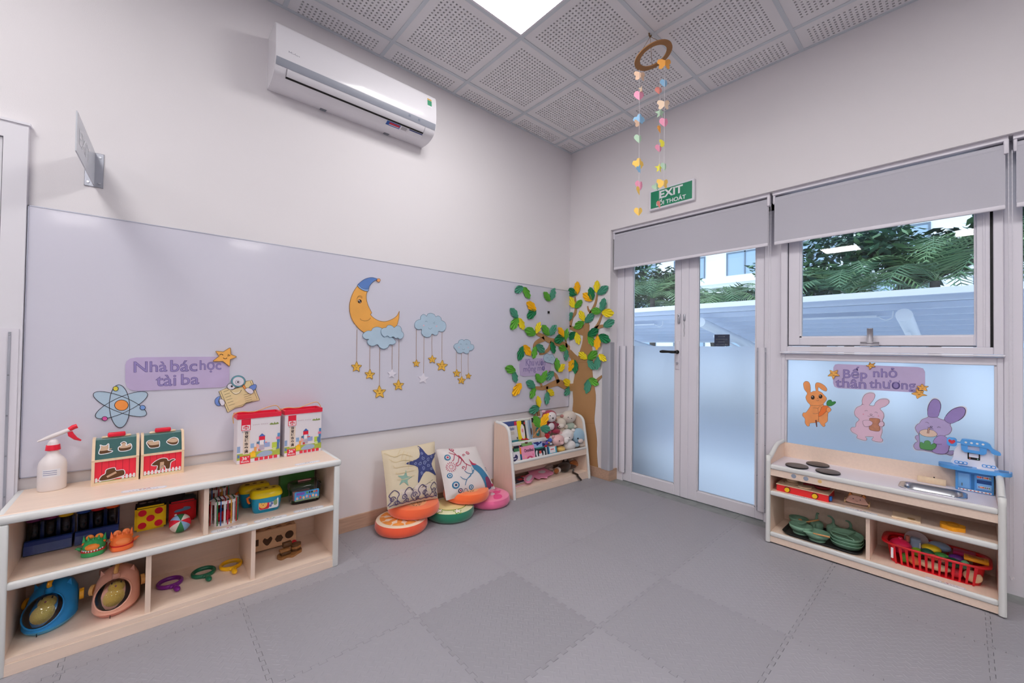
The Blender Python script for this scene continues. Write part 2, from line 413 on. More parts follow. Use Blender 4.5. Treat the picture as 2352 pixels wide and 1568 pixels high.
# ================================================================== glass door, windows (frame face at x=.12)
XF = .12
CLEAR = glass_mat('clear_glass'); DARKL = M('gasket_gap_dark', '55555c', .6)
def frosted():
    m = bpy.data.materials.new('frosted_film'); m.use_nodes = True; nt = m.node_tree; nt.nodes.clear()
    o = nt.nodes.new('ShaderNodeOutputMaterial'); mx = nt.nodes.new('ShaderNodeMixShader'); mx.inputs[0].default_value = .16
    tl = nt.nodes.new('ShaderNodeBsdfTranslucent'); tl.inputs['Color'].default_value = (.84, .88, .97, 1)
    rf = nt.nodes.new('ShaderNodeBsdfRefraction'); rf.inputs['Roughness'].default_value = .48; rf.inputs['IOR'].default_value = 1.25; rf.inputs['Color'].default_value = (.92, .94, 1, 1)
    df = nt.nodes.new('ShaderNodeBsdfDiffuse'); df.inputs['Color'].default_value = (.68, .72, .84, 1)
    m2 = nt.nodes.new('ShaderNodeMixShader'); m2.inputs[0].default_value = .10
    nt.links.new(rf.outputs[0], mx.inputs[1]); nt.links.new(tl.outputs[0], mx.inputs[2]); nt.links.new(mx.outputs[0], m2.inputs[1]); nt.links.new(df.outputs[0], m2.inputs[2])
    gl = nt.nodes.new('ShaderNodeBsdfGlossy'); gl.inputs['Roughness'].default_value = .25; fr = nt.nodes.new('ShaderNodeFresnel'); fr.inputs['IOR'].default_value = 1.35
    m3 = nt.nodes.new('ShaderNodeMixShader'); nt.links.new(fr.outputs[0], m3.inputs[0]); nt.links.new(m2.outputs[0], m3.inputs[1]); nt.links.new(gl.outputs[0], m3.inputs[2]); nt.links.new(m3.outputs[0], o.inputs[0])
    return m
FILM = frosted()
def rb(mb, y0, y1, z0, z1, x0=XF, x1=XF+.055, m=FRAME, r=.003): mb.rbox((min(x0, x1), min(y0, y1), min(z0, z1)), (max(x0, x1), max(y0, y1), max(z0, z1)), r, m, 1, smooth=False)
d2 = thing('door_2', 'white double glass door with frosted lower panes', 'door', kind='structure')
f = MB(); rb(f, YE, -.571, -.015, 2.3, XF, XF+.07); rb(f, -1.747, -1.8555, -.015, 2.3, XF, XF+.07); rb(f, YE, -1.8555, 2.24, 2.345, XF, XF+.07); f.build('frame', d2)
def leaf(y0, y1, ga, gb, zb):
    b = MB(); rb(b, y0, ga, -.006, 2.235, XF+.004, XF+.05); rb(b, gb, y1, -.006, 2.235, XF+.004, XF+.05); rb(b, ga, gb, -.006, zb, XF+.004, XF+.05); rb(b, ga, gb, 2.13, 2.235, XF+.004, XF+.05)
    for p, q in ((ga, ga-.007), (gb+.007, gb)): b.box((XF+.010, p, zb), (XF+.03, q, 2.13), WHITE)
    b.box((XF+.010, ga, zb), (XF+.03, gb, zb+.007), WHITE)
    l_ = b.build('door_leaf', d2)
    MB().box((XF+.024, ga, zb), (XF+.029, gb, 2.13), CLEAR).build('glass_pane', l_)
    MB().add([(XF+.0232, ga-.007, zb+.006), (XF+.0232, gb+.007, zb+.006), (XF+.0232, gb+.007, 1.257), (XF+.0232, ga-.007, 1.257)], [(0, 3, 2, 1)], FILM).build('frosted_film', l_)
    return l_
l1 = leaf(-.573, -1.124, -.655, -1.071, .082); l2 = leaf(-1.128, -1.745, -1.262, -1.691, .074)
a = MB(); rb(a, -1.128, -1.192, -.004, 2.235, XF-.004, XF+.004); a.build('meeting_strip', l2)
h = MB(); h.rbox((XF-.003, -1.112, 1.06), (XF+.005, -1.080, 1.30), .003, FRAME, 2)
h.build('lock_plate', l1)
h = MB(); h.cyl((XF-.003, -1.096, 1.207), (XF-.045, -1.096, 1.207), .012, BLACK); h.cyl((XF-.003, -1.096, 1.207), (XF-.008, -1.096, 1.207), .017, BLACK)
h.tube([(XF-.045, -1.094, 1.207), (XF-.052, -1.07, 1.207), (XF-.05, -1.04, 1.209), (XF-.05, -.985, 1.210), (XF-.05, -.965, 1.209)], [.012, .012, .010, .013, .009], BLACK, 10); tag(h.build('door_handle', l1), 'black lever handle')
MB().cyl((XF-.003, -1.096, 1.112), (XF-.012, -1.096, 1.112), .010, STEEL, n=14).build('key_cylinder', l1)
h = MB(); h.rbox((XF-.008, -1.116, 1.45), (XF+.004, -1.098, 1.53), .002, GREYM, 1); h.cyl((XF-.008, -1.107, 1.513), (XF-.012, -1.107, 1.513), .004, BLACK, n=8); h.build('latch_plate', l1)
h = MB(); h.rbox((XF-.012, -1.165, 1.47), (XF-.004, -1.148, 1.525), .002, GREYM, 1)
for k in range(14): h.ell((XF-.009, -1.156+.002*math.sin(k), 1.466-k*.0095), (.0022, .0030, .0042), STEEL, n=6, k=4)
h.build('security_chain', l2)
# notice stuck on the far side of the right leaf
NV = M('navy_notice', '2c3c6e', .5); n_ = MB(); n_.box((XF+.0296, -1.385, 1.26), (XF+.031, -1.50, 1.352), NV)
WTX = M('white_print', 'f2f2f5', .6)
for k, s_ in enumerate(['KHU VUI CHƠI', 'VUI LÒNG ĐÓNG CỬA', 'KHI RA VÀO', 'XIN CẢM ƠN']):
    text(n_, s_, (1.395+(.02 if k % 2 == 0 else 0), 1.332-k*.021, 1.485-(.02 if k % 2 == 0 else 0), 1.341-k*.021), -.0292, WTX, MRX(XF))
n_.build('notice', l2)
# finger guards beside the hinges
def fguard(px_y0, px_y1, z0, z1, lab):
    t = thing('finger_guard', lab, 'finger guard'); ya, yb = px_y0, px_y1; n = 8; c = []
    for k in range(n+1): q = k/n; c.append((ya+(yb-ya)*q, .004+.012*math.sin(math.pi*q)))
    vs_ = [(XF-w_, y, z) for z in (z0, z1) for y, w_ in c]; MB().add(vs_, [(i, i+1, n+2+i, n+1+i) for i in range(n)], FRAME, True).build('cover', t)
    for y in (ya, yb):
        s_ = MB(); s_.box((XF-.0075, y-.004, z0), (XF-.004, y+.004, z1), GREYM)
        for k in range(6): s_.cyl((XF-.0075, y, z0+.03+(z1-z0-.06)*k/5), (XF-.009, y, z0+.03+(z1-z0-.06)*k/5), .003, STEEL, n=8)
        s_.build('clamp_strip', t)
fguard(-.530, -.600, .07, 1.255, 'white hinge finger guard with metal strips beside the corner pad')
fguard(-1.707, -1.757, .06, 1.25, 'white hinge finger guard with metal strips beside the toy kitchen')
# window over the toy kitchen
w1 = thing('window_1', 'white awning window with a fly screen track', 'window', kind='structure')
f = MB(); rb(f, -1.856, -1.895, 1.2235, 2.344, XF-.022, XF+.06); rb(f, -1.8955, -2.8265, 1.2235, 1.262, XF-.021, XF+.06); rb(f, -2.827, -2.862, 1.2235, 2.344, XF-.022, XF+.06)
rb(f, -1.850, -2.868, 1.212, 1.2225, XF-.030, XF+.001, WHITE); rb(f, -2.768, -2.816, 1.262, 2.345, XF-.012, XF+.06); rb(f, -2.79, -2.80, 1.262, 2.345, XF-.017, XF)
f.box((XF+.0, -2.816, 1.262), (XF+.06, -2.827, 2.345), BLACK); f.build('frame', w1)
s_ = MB(); GA_, GB_ = -1.964, -2.759
rb(s_, -1.899, GA_, 1.270, 2.3, XF-.006, XF+.04); rb(s_, GB_, -2.767, 1.270, 2.3, XF-.006, XF+.04); rb(s_, GA_, GB_, 1.270, 1.322, XF-.006, XF+.04); rb(s_, GA_, GB_, 2.22, 2.3, XF-.006, XF+.04)
s_.box((XF+.0, GA_, 1.322), (XF+.03, GA_-.011, 2.22), WHITE); s_.box((XF, GA_, 1.322), (XF+.03, GB_, 1.331), WHITE); s_.box((XF-.0055, -1.8945, 1.262), (XF-.002, -1.8995, 2.3), DARKL); s_.box((XF-.0055, -1.8945, 1.264), (XF-.002, -2.768, 1.2695), DARKL)
s_ = s_.build('sash', w1); MB().box((XF+.02, GA_, 1.322), (XF+.025, GB_, 2.22), CLEAR).build('glass_pane', s_)
h = MB(); h.rbox((XF-.028, -2.292, 1.27), (XF-.004, -2.372, 1.288), .004, FRAME, 2); h.rbox((XF-.032, -2.324, 1.285), (XF-.016, -2.343, 1.372), .004, FRAME, 2); h.build('window_handle', s_)
# fixed frosted pane below
w2 = thing('window_2', 'frosted fixed pane behind the toy kitchen', 'window', kind='structure')
f = MB(); rb(f, -1.856, -1.8775, -.015, 1.211, XF, XF+.06); rb(f, -2.839, -2.8615, -.015, 1.211, XF, XF+.06); rb(f, -1.8775, -2.839, 1.166, 1.211, XF+.001, XF+.06); rb(f, -1.8775, -2.839, -.015, .08, XF+.001, XF+.06)
f.box((XF+.01, -1.8775, .08), (XF+.05, -1.8865, 1.166), WHITE); f.box((XF+.01, -2.830, .08), (XF+.05, -2.839, 1.166), WHITE); f.build('frame', w2)
MB().box((XF+.026, -1.88, .08), (XF+.031, -2.836, 1.166), CLEAR).build('glass_pane', w2)
MB().add([(XF+.025, -1.8865, .08), (XF+.025, -2.830, .08), (XF+.025, -2.830, 1.166), (XF+.025, -1.8865, 1.166)], [(0, 3, 2, 1)], FILM).build('frosted_film', w2)
# next bay at the right edge of the picture
w3 = thing('window_3', 'tall white framed pane at the right edge', 'window', kind='structure')
f = MB(); rb(f, -2.862, -2.926, -.015, 2.345, XF-.004, XF+.07)
for ya, yb in ((-2.926, -3.9), (-3.97, -5.2)):
    rb(f, ya, yb, -.015, .09, XF, XF+.06); rb(f, ya, yb, 2.25, 2.345, XF, XF+.06)
rb(f, -3.9, -3.97, -.015, 2.345, XF, XF+.06); f.build('frame', w3)
for ya, yb in ((-2.926, -3.9), (-3.97, -5.2)):
    MB().box((XF+.03, ya, .09), (XF+.035, yb, 2.25), CLEAR).build('glass_pane', w3)
    MB().add([(XF+.029, ya, .09), (XF+.029, yb, .09), (XF+.029, yb, 1.257), (XF+.029, ya, 1.257)], [(0, 3, 2, 1)], FILM).build('frosted_film', w3)
# ---- roller blinds in the recess
FAB = M('blind_fabric', 'c6c5ce', .8, bump=(700, .12)); CHAIN = M('bead_chain', 'e8e6ee', .5)
def blind(y0, y1, lab, chain_y, chain_to):
    t = thing('roller_blind', lab, 'roller blind', T(.06, (y0+y1)/2, 2.30)); hw = abs(y1-y0)/2
    MB().box((-.035, -hw-.004, .022), (.03, hw+.004, .0445), FRAME).build('head_rail', t)
    MB().cyl((.0, -hw+.004, -.012), (.0, hw-.004, -.012), .027, FAB, n=20).build('roller', t)
    MB().box((-.026, -hw+.006, -.318), (-.0248, hw-.006, -.012), FAB).build('fabric', t)
    b = MB(); b.rbox((-.031, -hw+.006, -.329), (-.019, hw-.006, -.306), .004, FRAME, 2); b.build('bottom_bar', t)
    b = MB(); b.rbox((-.036, -hw-.006, -.045), (-.0, -hw+.012, .03), .004, FRAME, 2); b.build('bracket', t)
    b = MB(); b.rbox((-.03, hw-.010, -.04), (-.0, hw+.003, .03), .003, FRAME, 1); b.build('bracket', t)
    if chain_y is not None:
        c = MB()
        for dy in (0, -.012):
            n = int((2.25-chain_to)/.006)
            c.tube([(-.028, chain_y-(y0+y1)/2+dy, -.03-.012*k) for k in range(n//2)], [.0021 if k % 2 else .0012 for k in range(n//2)], CHAIN, 5)
        c.tube([(-.028, chain_y-(y0+y1)/2-.006+.006*math.cos(R2(a)), chain_to-2.3-.012+.02*math.sin(R2(a))) for a in range(180, 361, 30)], .0018, CHAIN, 5)
        c.build('bead_chain', t)
blind(-.506, -1.800, 'grey roller blind half drawn over the glass door', -1.799, 1.0)
blind(-1.826, -2.872, 'grey roller blind half drawn over the window above the toy kitchen', -2.876, .12)
blind(-2.895, -3.93, 'grey roller blind cut by the right edge of the picture', None, 0)
# ================================================================== things on the left wall
def Z(pts, ox, oy, k, f=lw): return [f(ox+x/k, oy+y/k) for x, y in pts]
# ---- whiteboard
WB = M('whiteboard_enamel', 'dcdbe8', .22, spec=.5, coat=.35)
ALU = M('anodised_edge', 'b9bccc', .35, metal=.5)
wb = thing('whiteboard', 'long glossy whiteboard covering the lower half of the left wall', 'whiteboard', T(-1.815, 0, .6317) )
bx0, bx1, bz0, bz1 = -3.630, -.004, .6317, 1.8152
def wp(mb, name): return mb.build(name, wb, Matrix.Translation((1.815, 0, -.6317)))
wp(MB().box((bx0+.003, -.001, bz0+.003), (bx1-.003, -.011, bz1-.003), WB), 'panel')
for a, b in (((bx0, -.001, bz1-.004), (bx1, -.0125, bz1)), ((bx0, -.001, bz0), (bx1, -.0125, bz0+.004)), ((bx0, -.001, bz0), (bx0+.004, -.0125, bz1)), ((bx1-.004, -.001, bz0), (bx1, -.0125, bz1))): wp(MB().box(a, b, ALU), 'edge_strip')
WBY = .0112      # board surface, distance from the wall
# ---- air conditioner
ac = thing('air_conditioner', 'white wall-mounted split air conditioner with a grey stripe', 'air conditioner', T(-2.235, 0, 2.715))
ACW = M('ac_white', 'eceaef', .18, spec=.5, coat=.3); ACG = M('ac_grey_stripe', '9a9eaa', .35)
prof = [(0, .300), (.150, .300), (.180, .292), (.196, .272), (.204, .20), (.206, .125), (.203, .085), (.193, .052), (.172, .024), (.135, .006), (.08, -.002), (0, 0)]
prof = [(0, .300), (.15, .3)]+[tuple(p) for p in cr([(.150, .300), (.188, .290), (.202, .24), (.207, .16), (.206, .10), (.194, .055), (.166, .022), (.115, .002), (.06, -.004)], 6, False)]+[(0, 0)]
HW = .506
def pz(z, off=0.0):
    """front profile point at height z"""
    fr = prof[2:-1]
    for (d0, z0), (d1, z1) in zip(fr, fr[1:]):
        if z0 >= z >= z1: t = (z0-z)/(z0-z1+1e-9); return (d0+(d1-d0)*t+off, z)
    return (fr[-1][0]+off, z)
b = MB(); n = len(prof); vs_ = [(x, -d, z) for x in (-HW, HW) for d, z in prof]
b.add(vs_, [(i, i+1, n+i+1, n+i) for i in range(n-1)], ACW, True); b.add(vs_, [list(range(n))[::-1], list(range(n, 2*n))], ACW); b.build('body', ac)
def strip(z0, z1, x0, x1, m, off, name, k=8, rnd_=0):
    b = MB(); vs_ = []
    for i in range(k+1):
        d, z = pz(z0+(z1-z0)*i/k, off); vs_ += [(x0, -d, z), (x1, -d, z)]
    b.add(vs_, [(2*i, 2*i+2, 2*i+3, 2*i+1) for i in range(k)], m, True); return b.build(name, ac)
strip(.095, .055, -HW+.004, HW-.004, ACG, .0016, 'stripe')
strip(.053, .0225, -.445, .425, ACW, .0022, 'louver_flap'); strip(.0225, .0165, -.447, .427, BLACK, .0012, 'outlet_slot', 3)
for x in (-.446, .426): strip(.053, .019, x-.0012, x+.0012, M('seam_grey', '77747c', .6), .0024, 'flap_seam', 6)
for x in (-.2, .22): MB().box((x-.018, -.004, -.0045), (x+.018, -.026, .003), M('clip_grey', '8b8f97', .5)).build('clip', ac)
b = MB(); text(b, 'Midea', (-.443, .1335, -.385, .150), 0, M('logo_grey', '9a98a4', .4), T(0, -.2075, 0) @ ML); tag(b.build('brand_lettering', ac), 'small grey brand lettering')
for x, z in ((.3, .086), (.372, .084)): strip(z, z-.014, x-.008, x+.008, M('sensor_grey', '7f8795', .3), .0024, 'sensor_window', 2)
GRN = M('label_green', '3f9a72', .5); LBL = M('label_white', 'f0eff3', .5)
strip(.262, .196, .432, .470, LBL, .0014, 'energy_label', 4); strip(.246, .208, .434, .468, GRN, .0018, 'energy_label_print', 3); strip(.258, .248, .434, .468, M('label_gold', 'd8a640', .5), .0018, 'energy_label_print', 2)
BLU = M('label_blue', '2456a8', .5); RED = M('label_red', 'd5283c', .5)
strip(.0150, .0035, .165, .262, BLU, .0016, 'blue_sticker', 4); strip(.0125, .0075, .185, .258, RED, .0020, 'blue_sticker_print', 2); strip(.0066, .0052, .185, .258, LBL, .0020, 'blue_sticker_print', 2)
strip(.0140, .0050, .272, .312, M('barcode_grey', 'b9b6bd', .6), .0016, 'barcode_label', 3)
strip(.0150, .0030, .325, .43, LBL, .0016, 'spec_sticker', 4); strip(.0150, .0115, .327, .428, M('label_navy', '33437f', .5), .0020, 'spec_sticker_print', 2)
# ---- projecting sign
sg = thing('projecting_sign', 'clear acrylic blade sign on a metal plate sticking out above the whiteboard', 'sign', T(-3.434, 0, 1.955))
MB().rbox((-.031, -.0005, -.004), (.031, -.004, .156), .001, GREYM, 1, smooth=False).build('wall_plate', sg)
ACRY = M('milky_acrylic', 'c9ccd4', .25, alpha=1)
b = MB(); X_ = Matrix.Shear('XZ', 4, (0, 0)); b.add([(-.0015+q*.017/.45*-1*0, 0, 0) for q in ()], [], ACRY)
b.box((-.002, -.004, .002), (.002, -.45, .157), ACRY, RZ(-2.2)); b.build('blade', sg)
b = MB(); text(b, 'EXIT', (-.40, .05, -.15, .11), .0026, M('faint_print', 'e9ebf0', .4), RZ(-2.2) @ Matrix(((0, 0, 1, 0), (1, 0, 0, 0), (0, 1, 0, 0), (0, 0, 0, 1)))); b.build('faint_lettering', sg)
for x in (-.019, .019):
    for z in (.014, .138):
        if x < 0 or True: MB().cyl((x, -.004, z), (x, -.0075, z), .0048, STEEL, n=10).build('screw', sg)
# ---- door casing at the left edge
d1 = thing('door_1', 'white door casing cut by the left edge of the picture', 'door', kind='structure')
f = MB(); f.box((-3.632, 0, 0), (-3.70, -.03, 2.085), WHITE); f.box((-3.632, 0, 2.085), (-4.75, -.03, 2.152), WHITE); f.box((-4.68, 0, 0), (-4.75, -.03, 2.085), WHITE); f.box((-3.626, 0, 2.152), (-4.756, -.036, 2.162), WHITE); f.build('casing', d1)
lf = MB().box((-3.702, 0, .01), (-4.678, -.018, 2.082), WHITE).build('door_leaf', d1); MB().box((-3.700, -.001, .01), (-3.7035, -.0195, 2.084), DARKL).build('door_gap_shade', d1)  # dark strip stands in for the shade between leaf and casing
fg = thing('finger_guard', 'white hinge guard with a screwed metal strip at the left edge', 'finger guard')
MB().box((-3.640, -.031, .0), (-3.71, -.036, 1.276), FRAME).build('cover', fg)
s_ = MB(); s_.box((-3.661, -.036, .002), (-3.669, -.039, 1.262), GREYM)
for k in range(8): s_.cyl((-3.665, -.039, .06+k*.17), (-3.665, -.0405, .06+k*.17), .003, STEEL, n=8)
s_.build('clamp_strip', fg)

# ---- flat cut-outs: a foam card shape with painted face and outline
def card(name, poly, m, X, w0, th=.004, line=None, lw_=.0018, parent=None, side=None):
    b = MB(); b.prism(poly, w0, w0+th, m, X, side or m)
    if line: b.stroke(list(poly), lw_, w0+th+.0003, line, X, closed=True)
    return b.build(name, parent)
LILAC = M('lilac_card', 'c6b6da', .7, noise=(9, .07)); LETF = M('letter_purple', '9a8cc4', .7, noise=(30, .12)); LETO = M('letter_outline', '5a4f86', .7)
STARM = M('star_orange', 'f6b65c', .7, noise=(14, .1)); CLOUDM = M('cloud_blue', 'b9d2e4', .7, noise=(10, .06)); BROWNL = M('brown_ink', '6b4a2c', .7); TEALL = M('teal_ink', '4a7188', .7)
STARY = M('star_yellow', 'f3c04f', .7, noise=(14, .1)); FOAMW = M('white_foam', 'eeeaf4', .8)
def letters(parent, words, f, ox, oy, k, X, w, bold=.008):
    """bubble lettering: dark outline, lighter fill; words = (text, x0, y0, x1, y1, x skew of the baseline)"""
    for wd, x0, y0, x1, y1, dy in words:
        q = [f(ox+x/k, oy+y/k) for x, y in ((x0, y1), (x1, y1+dy), (x0, y0))]
        b = MB(); text(b, wd, q, w+.0006, LETO, X, bold+.010); text(b, wd, q, w+.0009, LETF, X, bold*.5-.006); b.build('lettering', parent)
def star_face(b, cx, cy_, r, w, X, m=BROWNL, wink=False):
    b.stroke(arc(cx-r*.28, cy_+r*.08, r*.13, 20, 160, 6), r*.06, w, m, X)
    if wink: b.stroke([(cx+r*.18, cy_+r*.2), (cx+r*.36, cy_+r*.1), (cx+r*.16, cy_+r*.05)], r*.06, w, m, X)
    else: b.stroke(arc(cx+r*.28, cy_+r*.08, r*.13, 20, 160, 6), r*.06, w, m, X)
    b.stroke(arc(cx, cy_-r*.05, r*.14, 200, 340, 6), r*.06, w, m, X)
def rstar(pts, k=.18):
    """star outline with softened tips"""
    P = [Vector(p) for p in pts]; o = []; n = len(P)
    for i in range(n):
        a, b_, c = P[i-1], P[i], P[(i+1) % n]
        if i % 2 == 0: o += [b_+(a-b_)*k, b_+((a-b_)+(c-b_))*k*.28, b_+(c-b_)*k]
        else: o.append(b_)
    return [tuple(p) for p in o]
def star_thing(name, label, pts, X, w0, cat='star', group=None, m=STARM, face=True, wink=False, line=BROWNL, lw_=.0022, string=None):
    cx = sum(p[0] for p in pts)/len(pts); cy_ = sum(p[1] for p in pts)/len(pts); r = max((Vector(p)-Vector((cx, cy_))).length for p in pts)
    t = thing(name, label, cat, X @ T(cx, cy_, w0), group); L_ = [(p[0]-cx, p[1]-cy_) for p in pts]
    card('star_card', rstar(L_), m, None, .0, .004, line, lw_, t)
    if face: b = MB(); star_face(b, 0, 0, r, .0046, None, wink=wink); b.build('painted_face', t)
    if string: s_ = MB(); s_.tube([(q[0]-cx, q[1]-cy_, .002) for q in string], .0013, M('jute_string', 'b28e6c', .9), 5); s_.build('string', t)
    return t
k4 = 5.113
sn = thing('name_board', "lilac board lettered 'Nhà bác học tài ba' above the atom cut-out", 'sign', ML @ T(*lw(406, 857), WBY))
Xs = (ML @ T(*lw(406, 857), WBY)).inverted() @ ML
P = Z([(552, 500), (566, 455), (610, 424), (680, 411), (1200, 404), (1640, 403), (1735, 430), (1768, 490), (1770, 600), (1765, 700), (1738, 742), (1690, 760), (1300, 776), (700, 803), (615, 792), (568, 752), (552, 690)], 180, 740, k4)
card('board', P, LILAC, Xs, WBY, .004, None, parent=sn)
letters(sn, [('Nhà', 655, 462, 1040, 585, -10), ('bác', 1082, 445, 1390, 577, -6), ('học', 1424, 447, 1670, 586, -4), ('tài', 912, 620, 1143, 747, -8), ('ba', 1207, 608, 1412, 732, -10)], lw, 180, 740, k4, Xs, WBY+.004)
star_thing('star_cutout', 'orange winking star on the corner of the upper left lilac board', Z([(1780, 292), (1785, 375), (1858, 403), (1775, 435), (1772, 520), (1690, 455), (1565, 458), (1648, 395), (1600, 335), (1695, 345)], 180, 740, k4), ML, WBY+.0065, wink=True)
# atom
at = thing('atom_cutout', 'pale blue atom cut-out with orange nucleus', 'wall decoration', ML @ T(*lw(279, 930), WBY)); Xa = (ML @ T(*lw(279, 930), WBY)).inverted() @ ML
def ellp(cx, cy_, a, b_, ang, n=40): return [(cx+a*math.cos(t)*math.cos(R2(ang))-b_*math.sin(t)*math.sin(R2(ang)), cy_+a*math.cos(t)*math.sin(R2(ang))+b_*math.sin(t)*math.cos(R2(ang))) for t in [2*math.pi*i/n for i in range(n)]]
for q, e in enumerate(((485, 980, 250, 118, 88), (490, 955, 332, 92, 21), (508, 968, 332, 92, -24))):
    card('orbit', Z(ellp(*e), 180, 740, k4), CLOUDM, Xa, WBY+.0002*q, .003+.0001*q, None, parent=at)
b = MB()
for e in ((485, 980, 250, 118, 88), (490, 955, 332, 92, 21), (508, 968, 332, 92, -24)): b.stroke(Z(ellp(*e), 180, 740, k4), .0024, WBY+.0042, INK, Xa, True)
b.build('orbit_lines', at)
for nm, c, x, y, rx, ry in (('nucleus', 'f59a4a', 508, 968, 80, 62), ('electron', 'e6d94e', 440, 775, 31, 27), ('electron', '7aa0dc', 755, 996, 32, 27), ('electron', 'e65cab', 313, 1124, 32, 25)):
    card(nm, Z(circ(x, y, rx, 20, ry), 180, 740, k4), M('paint_'+c, c, .7), Xa, WBY+.0042, .0012, INK, .0022, at)
# book with a magnifier
bk = thing('book_cutout', 'cartoon open book cut-out holding a magnifier beside the lilac board', 'wall decoration', ML @ T(*lw(543, 905), WBY)); Xb = (ML @ T(*lw(543, 905), WBY)).inverted() @ ML
PAPER = M('book_cream', 'ecd9a4', .7, noise=(12, .06)); DRED = M('cover_line', '4b3b30', .7)
def zc(pts): return Z(pts, 180, 740, k4)
card('pages', zc([(1645, 808), (1735, 768), (1800, 790), (1880, 760), (1960, 690), (2032, 676), (2122, 910), (2030, 930), (1960, 950), (1920, 985), (1840, 1000), (1748, 1055)]), PAPER, Xb, WBY, .004, DRED, .0022, bk)
b = MB(); wz = WBY+.0046
for a in ([(1665, 800), (1762, 1030), (1850, 985), (1922, 965), (1985, 930), (2095, 900), (2012, 690)],): b.stroke(zc(a), .0016, wz, DRED, Xb)
for k in range(6): b.stroke(zc([(1700+k*12, 815+k*32), (1760+k*14, 792+k*32)]), .0014, wz, DRED, Xb)
for k in range(5): b.stroke(zc([(1935+k*6, 850+k*24), (2015+k*6, 828+k*24)]), .0014, wz, DRED, Xb)
b.stroke(zc(cr([(1780, 800), (1830, 840), (1880, 830), (1912, 790)], 6, False)), .002, wz, DRED, Xb); b.face(zc(cr([(1800, 815), (1840, 845), (1885, 828), (1905, 800), (1850, 822)], 4)), wz-.0002, M('mouth_cream', 'f4e9c8', .7), Xb); b.build('painted_lines', bk)
CYAN = M('lens_rim', '6fb6c4', .5); SLV = M('sleeve_blue', '6f8fd4', .7); GLV = M('glove_white', 'e8e6f0', .7)
card('eye', zc(circ(1790, 750, 48, 20, 36)), GLV, Xb, WBY+.004, .002, INK, .0018, bk); card('eye', zc(circ(1872, 690, 84, 24, 68)), CYAN, Xb, WBY+.004, .003, INK, .0018, bk)
card('lens', zc(circ(1872, 690, 68, 24, 54)), GLV, Xb, WBY+.0072, .0006, INK, .0014, bk); card('pupil', zc(circ(1796, 748, 13, 12, 12)), INK, Xb, WBY+.0062, .0006, None, parent=bk); card('pupil', zc(circ(1862, 700, 26, 12, 22)), GLV, Xb, WBY+.008, .0006, INK, .0012, bk); card('pupil', zc(circ(1868, 698, 11, 12, 10)), INK, Xb, WBY+.0087, .0005, None, parent=bk)
card('handle', zc([(1915, 738), (1935, 725), (1965, 770), (1945, 782)]), M('paint_f59a4a', 'f59a4a', .7), Xb, WBY+.004, .003, INK, .0014, bk)
card('sleeve', zc(cr([(2000, 755), (2060, 725), (2085, 740), (2070, 780), (2030, 800)], 4)), SLV, Xb, WBY+.004, .003, INK, .0016, bk); card('glove', zc(cr([(1950, 785), (1985, 765), (2030, 780), (2050, 815), (2020, 838), (1980, 820)], 4)), GLV, Xb, WBY+.0045, .003, INK, .0016, bk)
card('sleeve', zc(cr([(1660, 865), (1610, 890), (1600, 940), (1630, 975), (1665, 970), (1640, 925)], 4)), SLV, Xb, WBY+.0, .003, INK, .0016, bk); card('glove', zc(cr([(1650, 905), (1690, 900), (1715, 940), (1700, 970), (1668, 965)], 4)), GLV, Xb, WBY+.004, .003, INK, .0016, bk)
# moon, clouds and hanging stars
k5 = 4.611
def zm(pts): return Z(pts, 760, 600, k5)
MOON = M('moon_orange', 'f0ae54', .7, noise=(7, .1)); NAVY = M('cap_blue', '5f86c8', .7, noise=(9, .2)); BAND = M('cap_band', '8fb0de', .7)
mn = thing('moon_cutout', 'orange crescent moon cut-out in a blue nightcap on the whiteboard', 'wall decoration', ML @ T(*lw(850, 705), WBY)); Xm = (ML @ T(*lw(850, 705), WBY)).inverted() @ ML
card('crescent', zm(cr([(272, 262), (235, 315), (205, 385), (188, 470), (195, 555), (222, 630), (270, 695), (335, 750), (430, 780), (540, 775), (630, 740), (685, 685), (708, 610)], 3, False)[:-1]+[Vector(q) for q in ((710, 600), (714, 528))]+cr([(714, 528), (690, 575), (640, 612), (570, 637), (500, 630), (445, 600), (410, 566), (422, 548), (412, 525), (385, 470), (368, 410), (366, 360), (375, 315)], 3, False)[1:]), MOON, Xm, WBY, .005, BROWNL, .0026, mn)
card('nightcap', zm(cr([(272, 258), (300, 225), (350, 190), (410, 174), (450, 178), (482, 192), (440, 215), (400, 260), (386, 300), (355, 312), (310, 295)], 3)), NAVY, Xm, WBY+.001, .0055, INK, .0022, mn)
card('cap_band', zm(cr([(278, 250), (312, 282), (350, 296), (386, 297), (384, 318), (345, 315), (300, 292), (272, 264)], 3)), BAND, Xm, WBY+.006, .001, INK, .0018, mn); card('pompom', zm(circ(494, 203, 19)), M('pompom_orange', 'f0a86a', .7), Xm, WBY+.001, .006, INK, .0018, mn)
b = MB(); wz = WBY+.0055; DK = M('eye_brown', '3a2410', .5)
b.face(zm(circ(295, 425, 21)), wz, DK, Xm); b.face(zm(circ(288, 418, 6)), wz+.0004, FOAMW, Xm); b.face(zm(circ(300, 434, 4)), wz+.0004, FOAMW, Xm)
b.stroke(zm(arc(293, 405, 28, 200, 340, 8)), .0022, wz, BROWNL, Xm); b.stroke(zm(arc(297, 392, 26, 200, 345, 8)), .0018, wz, BROWNL, Xm)
for a in (-18, -8, 2): b.stroke(zm([(274+a*.3, 405-a), (260+a*.3, 398-a*1.4)]), .0012, wz, BROWNL, Xm)
b.stroke(zm(cr([(302, 605), (308, 620), (350, 632), (390, 622), (410, 598)], 5, False)), .0022, wz, BROWNL, Xm); b.build('painted_face', mn)
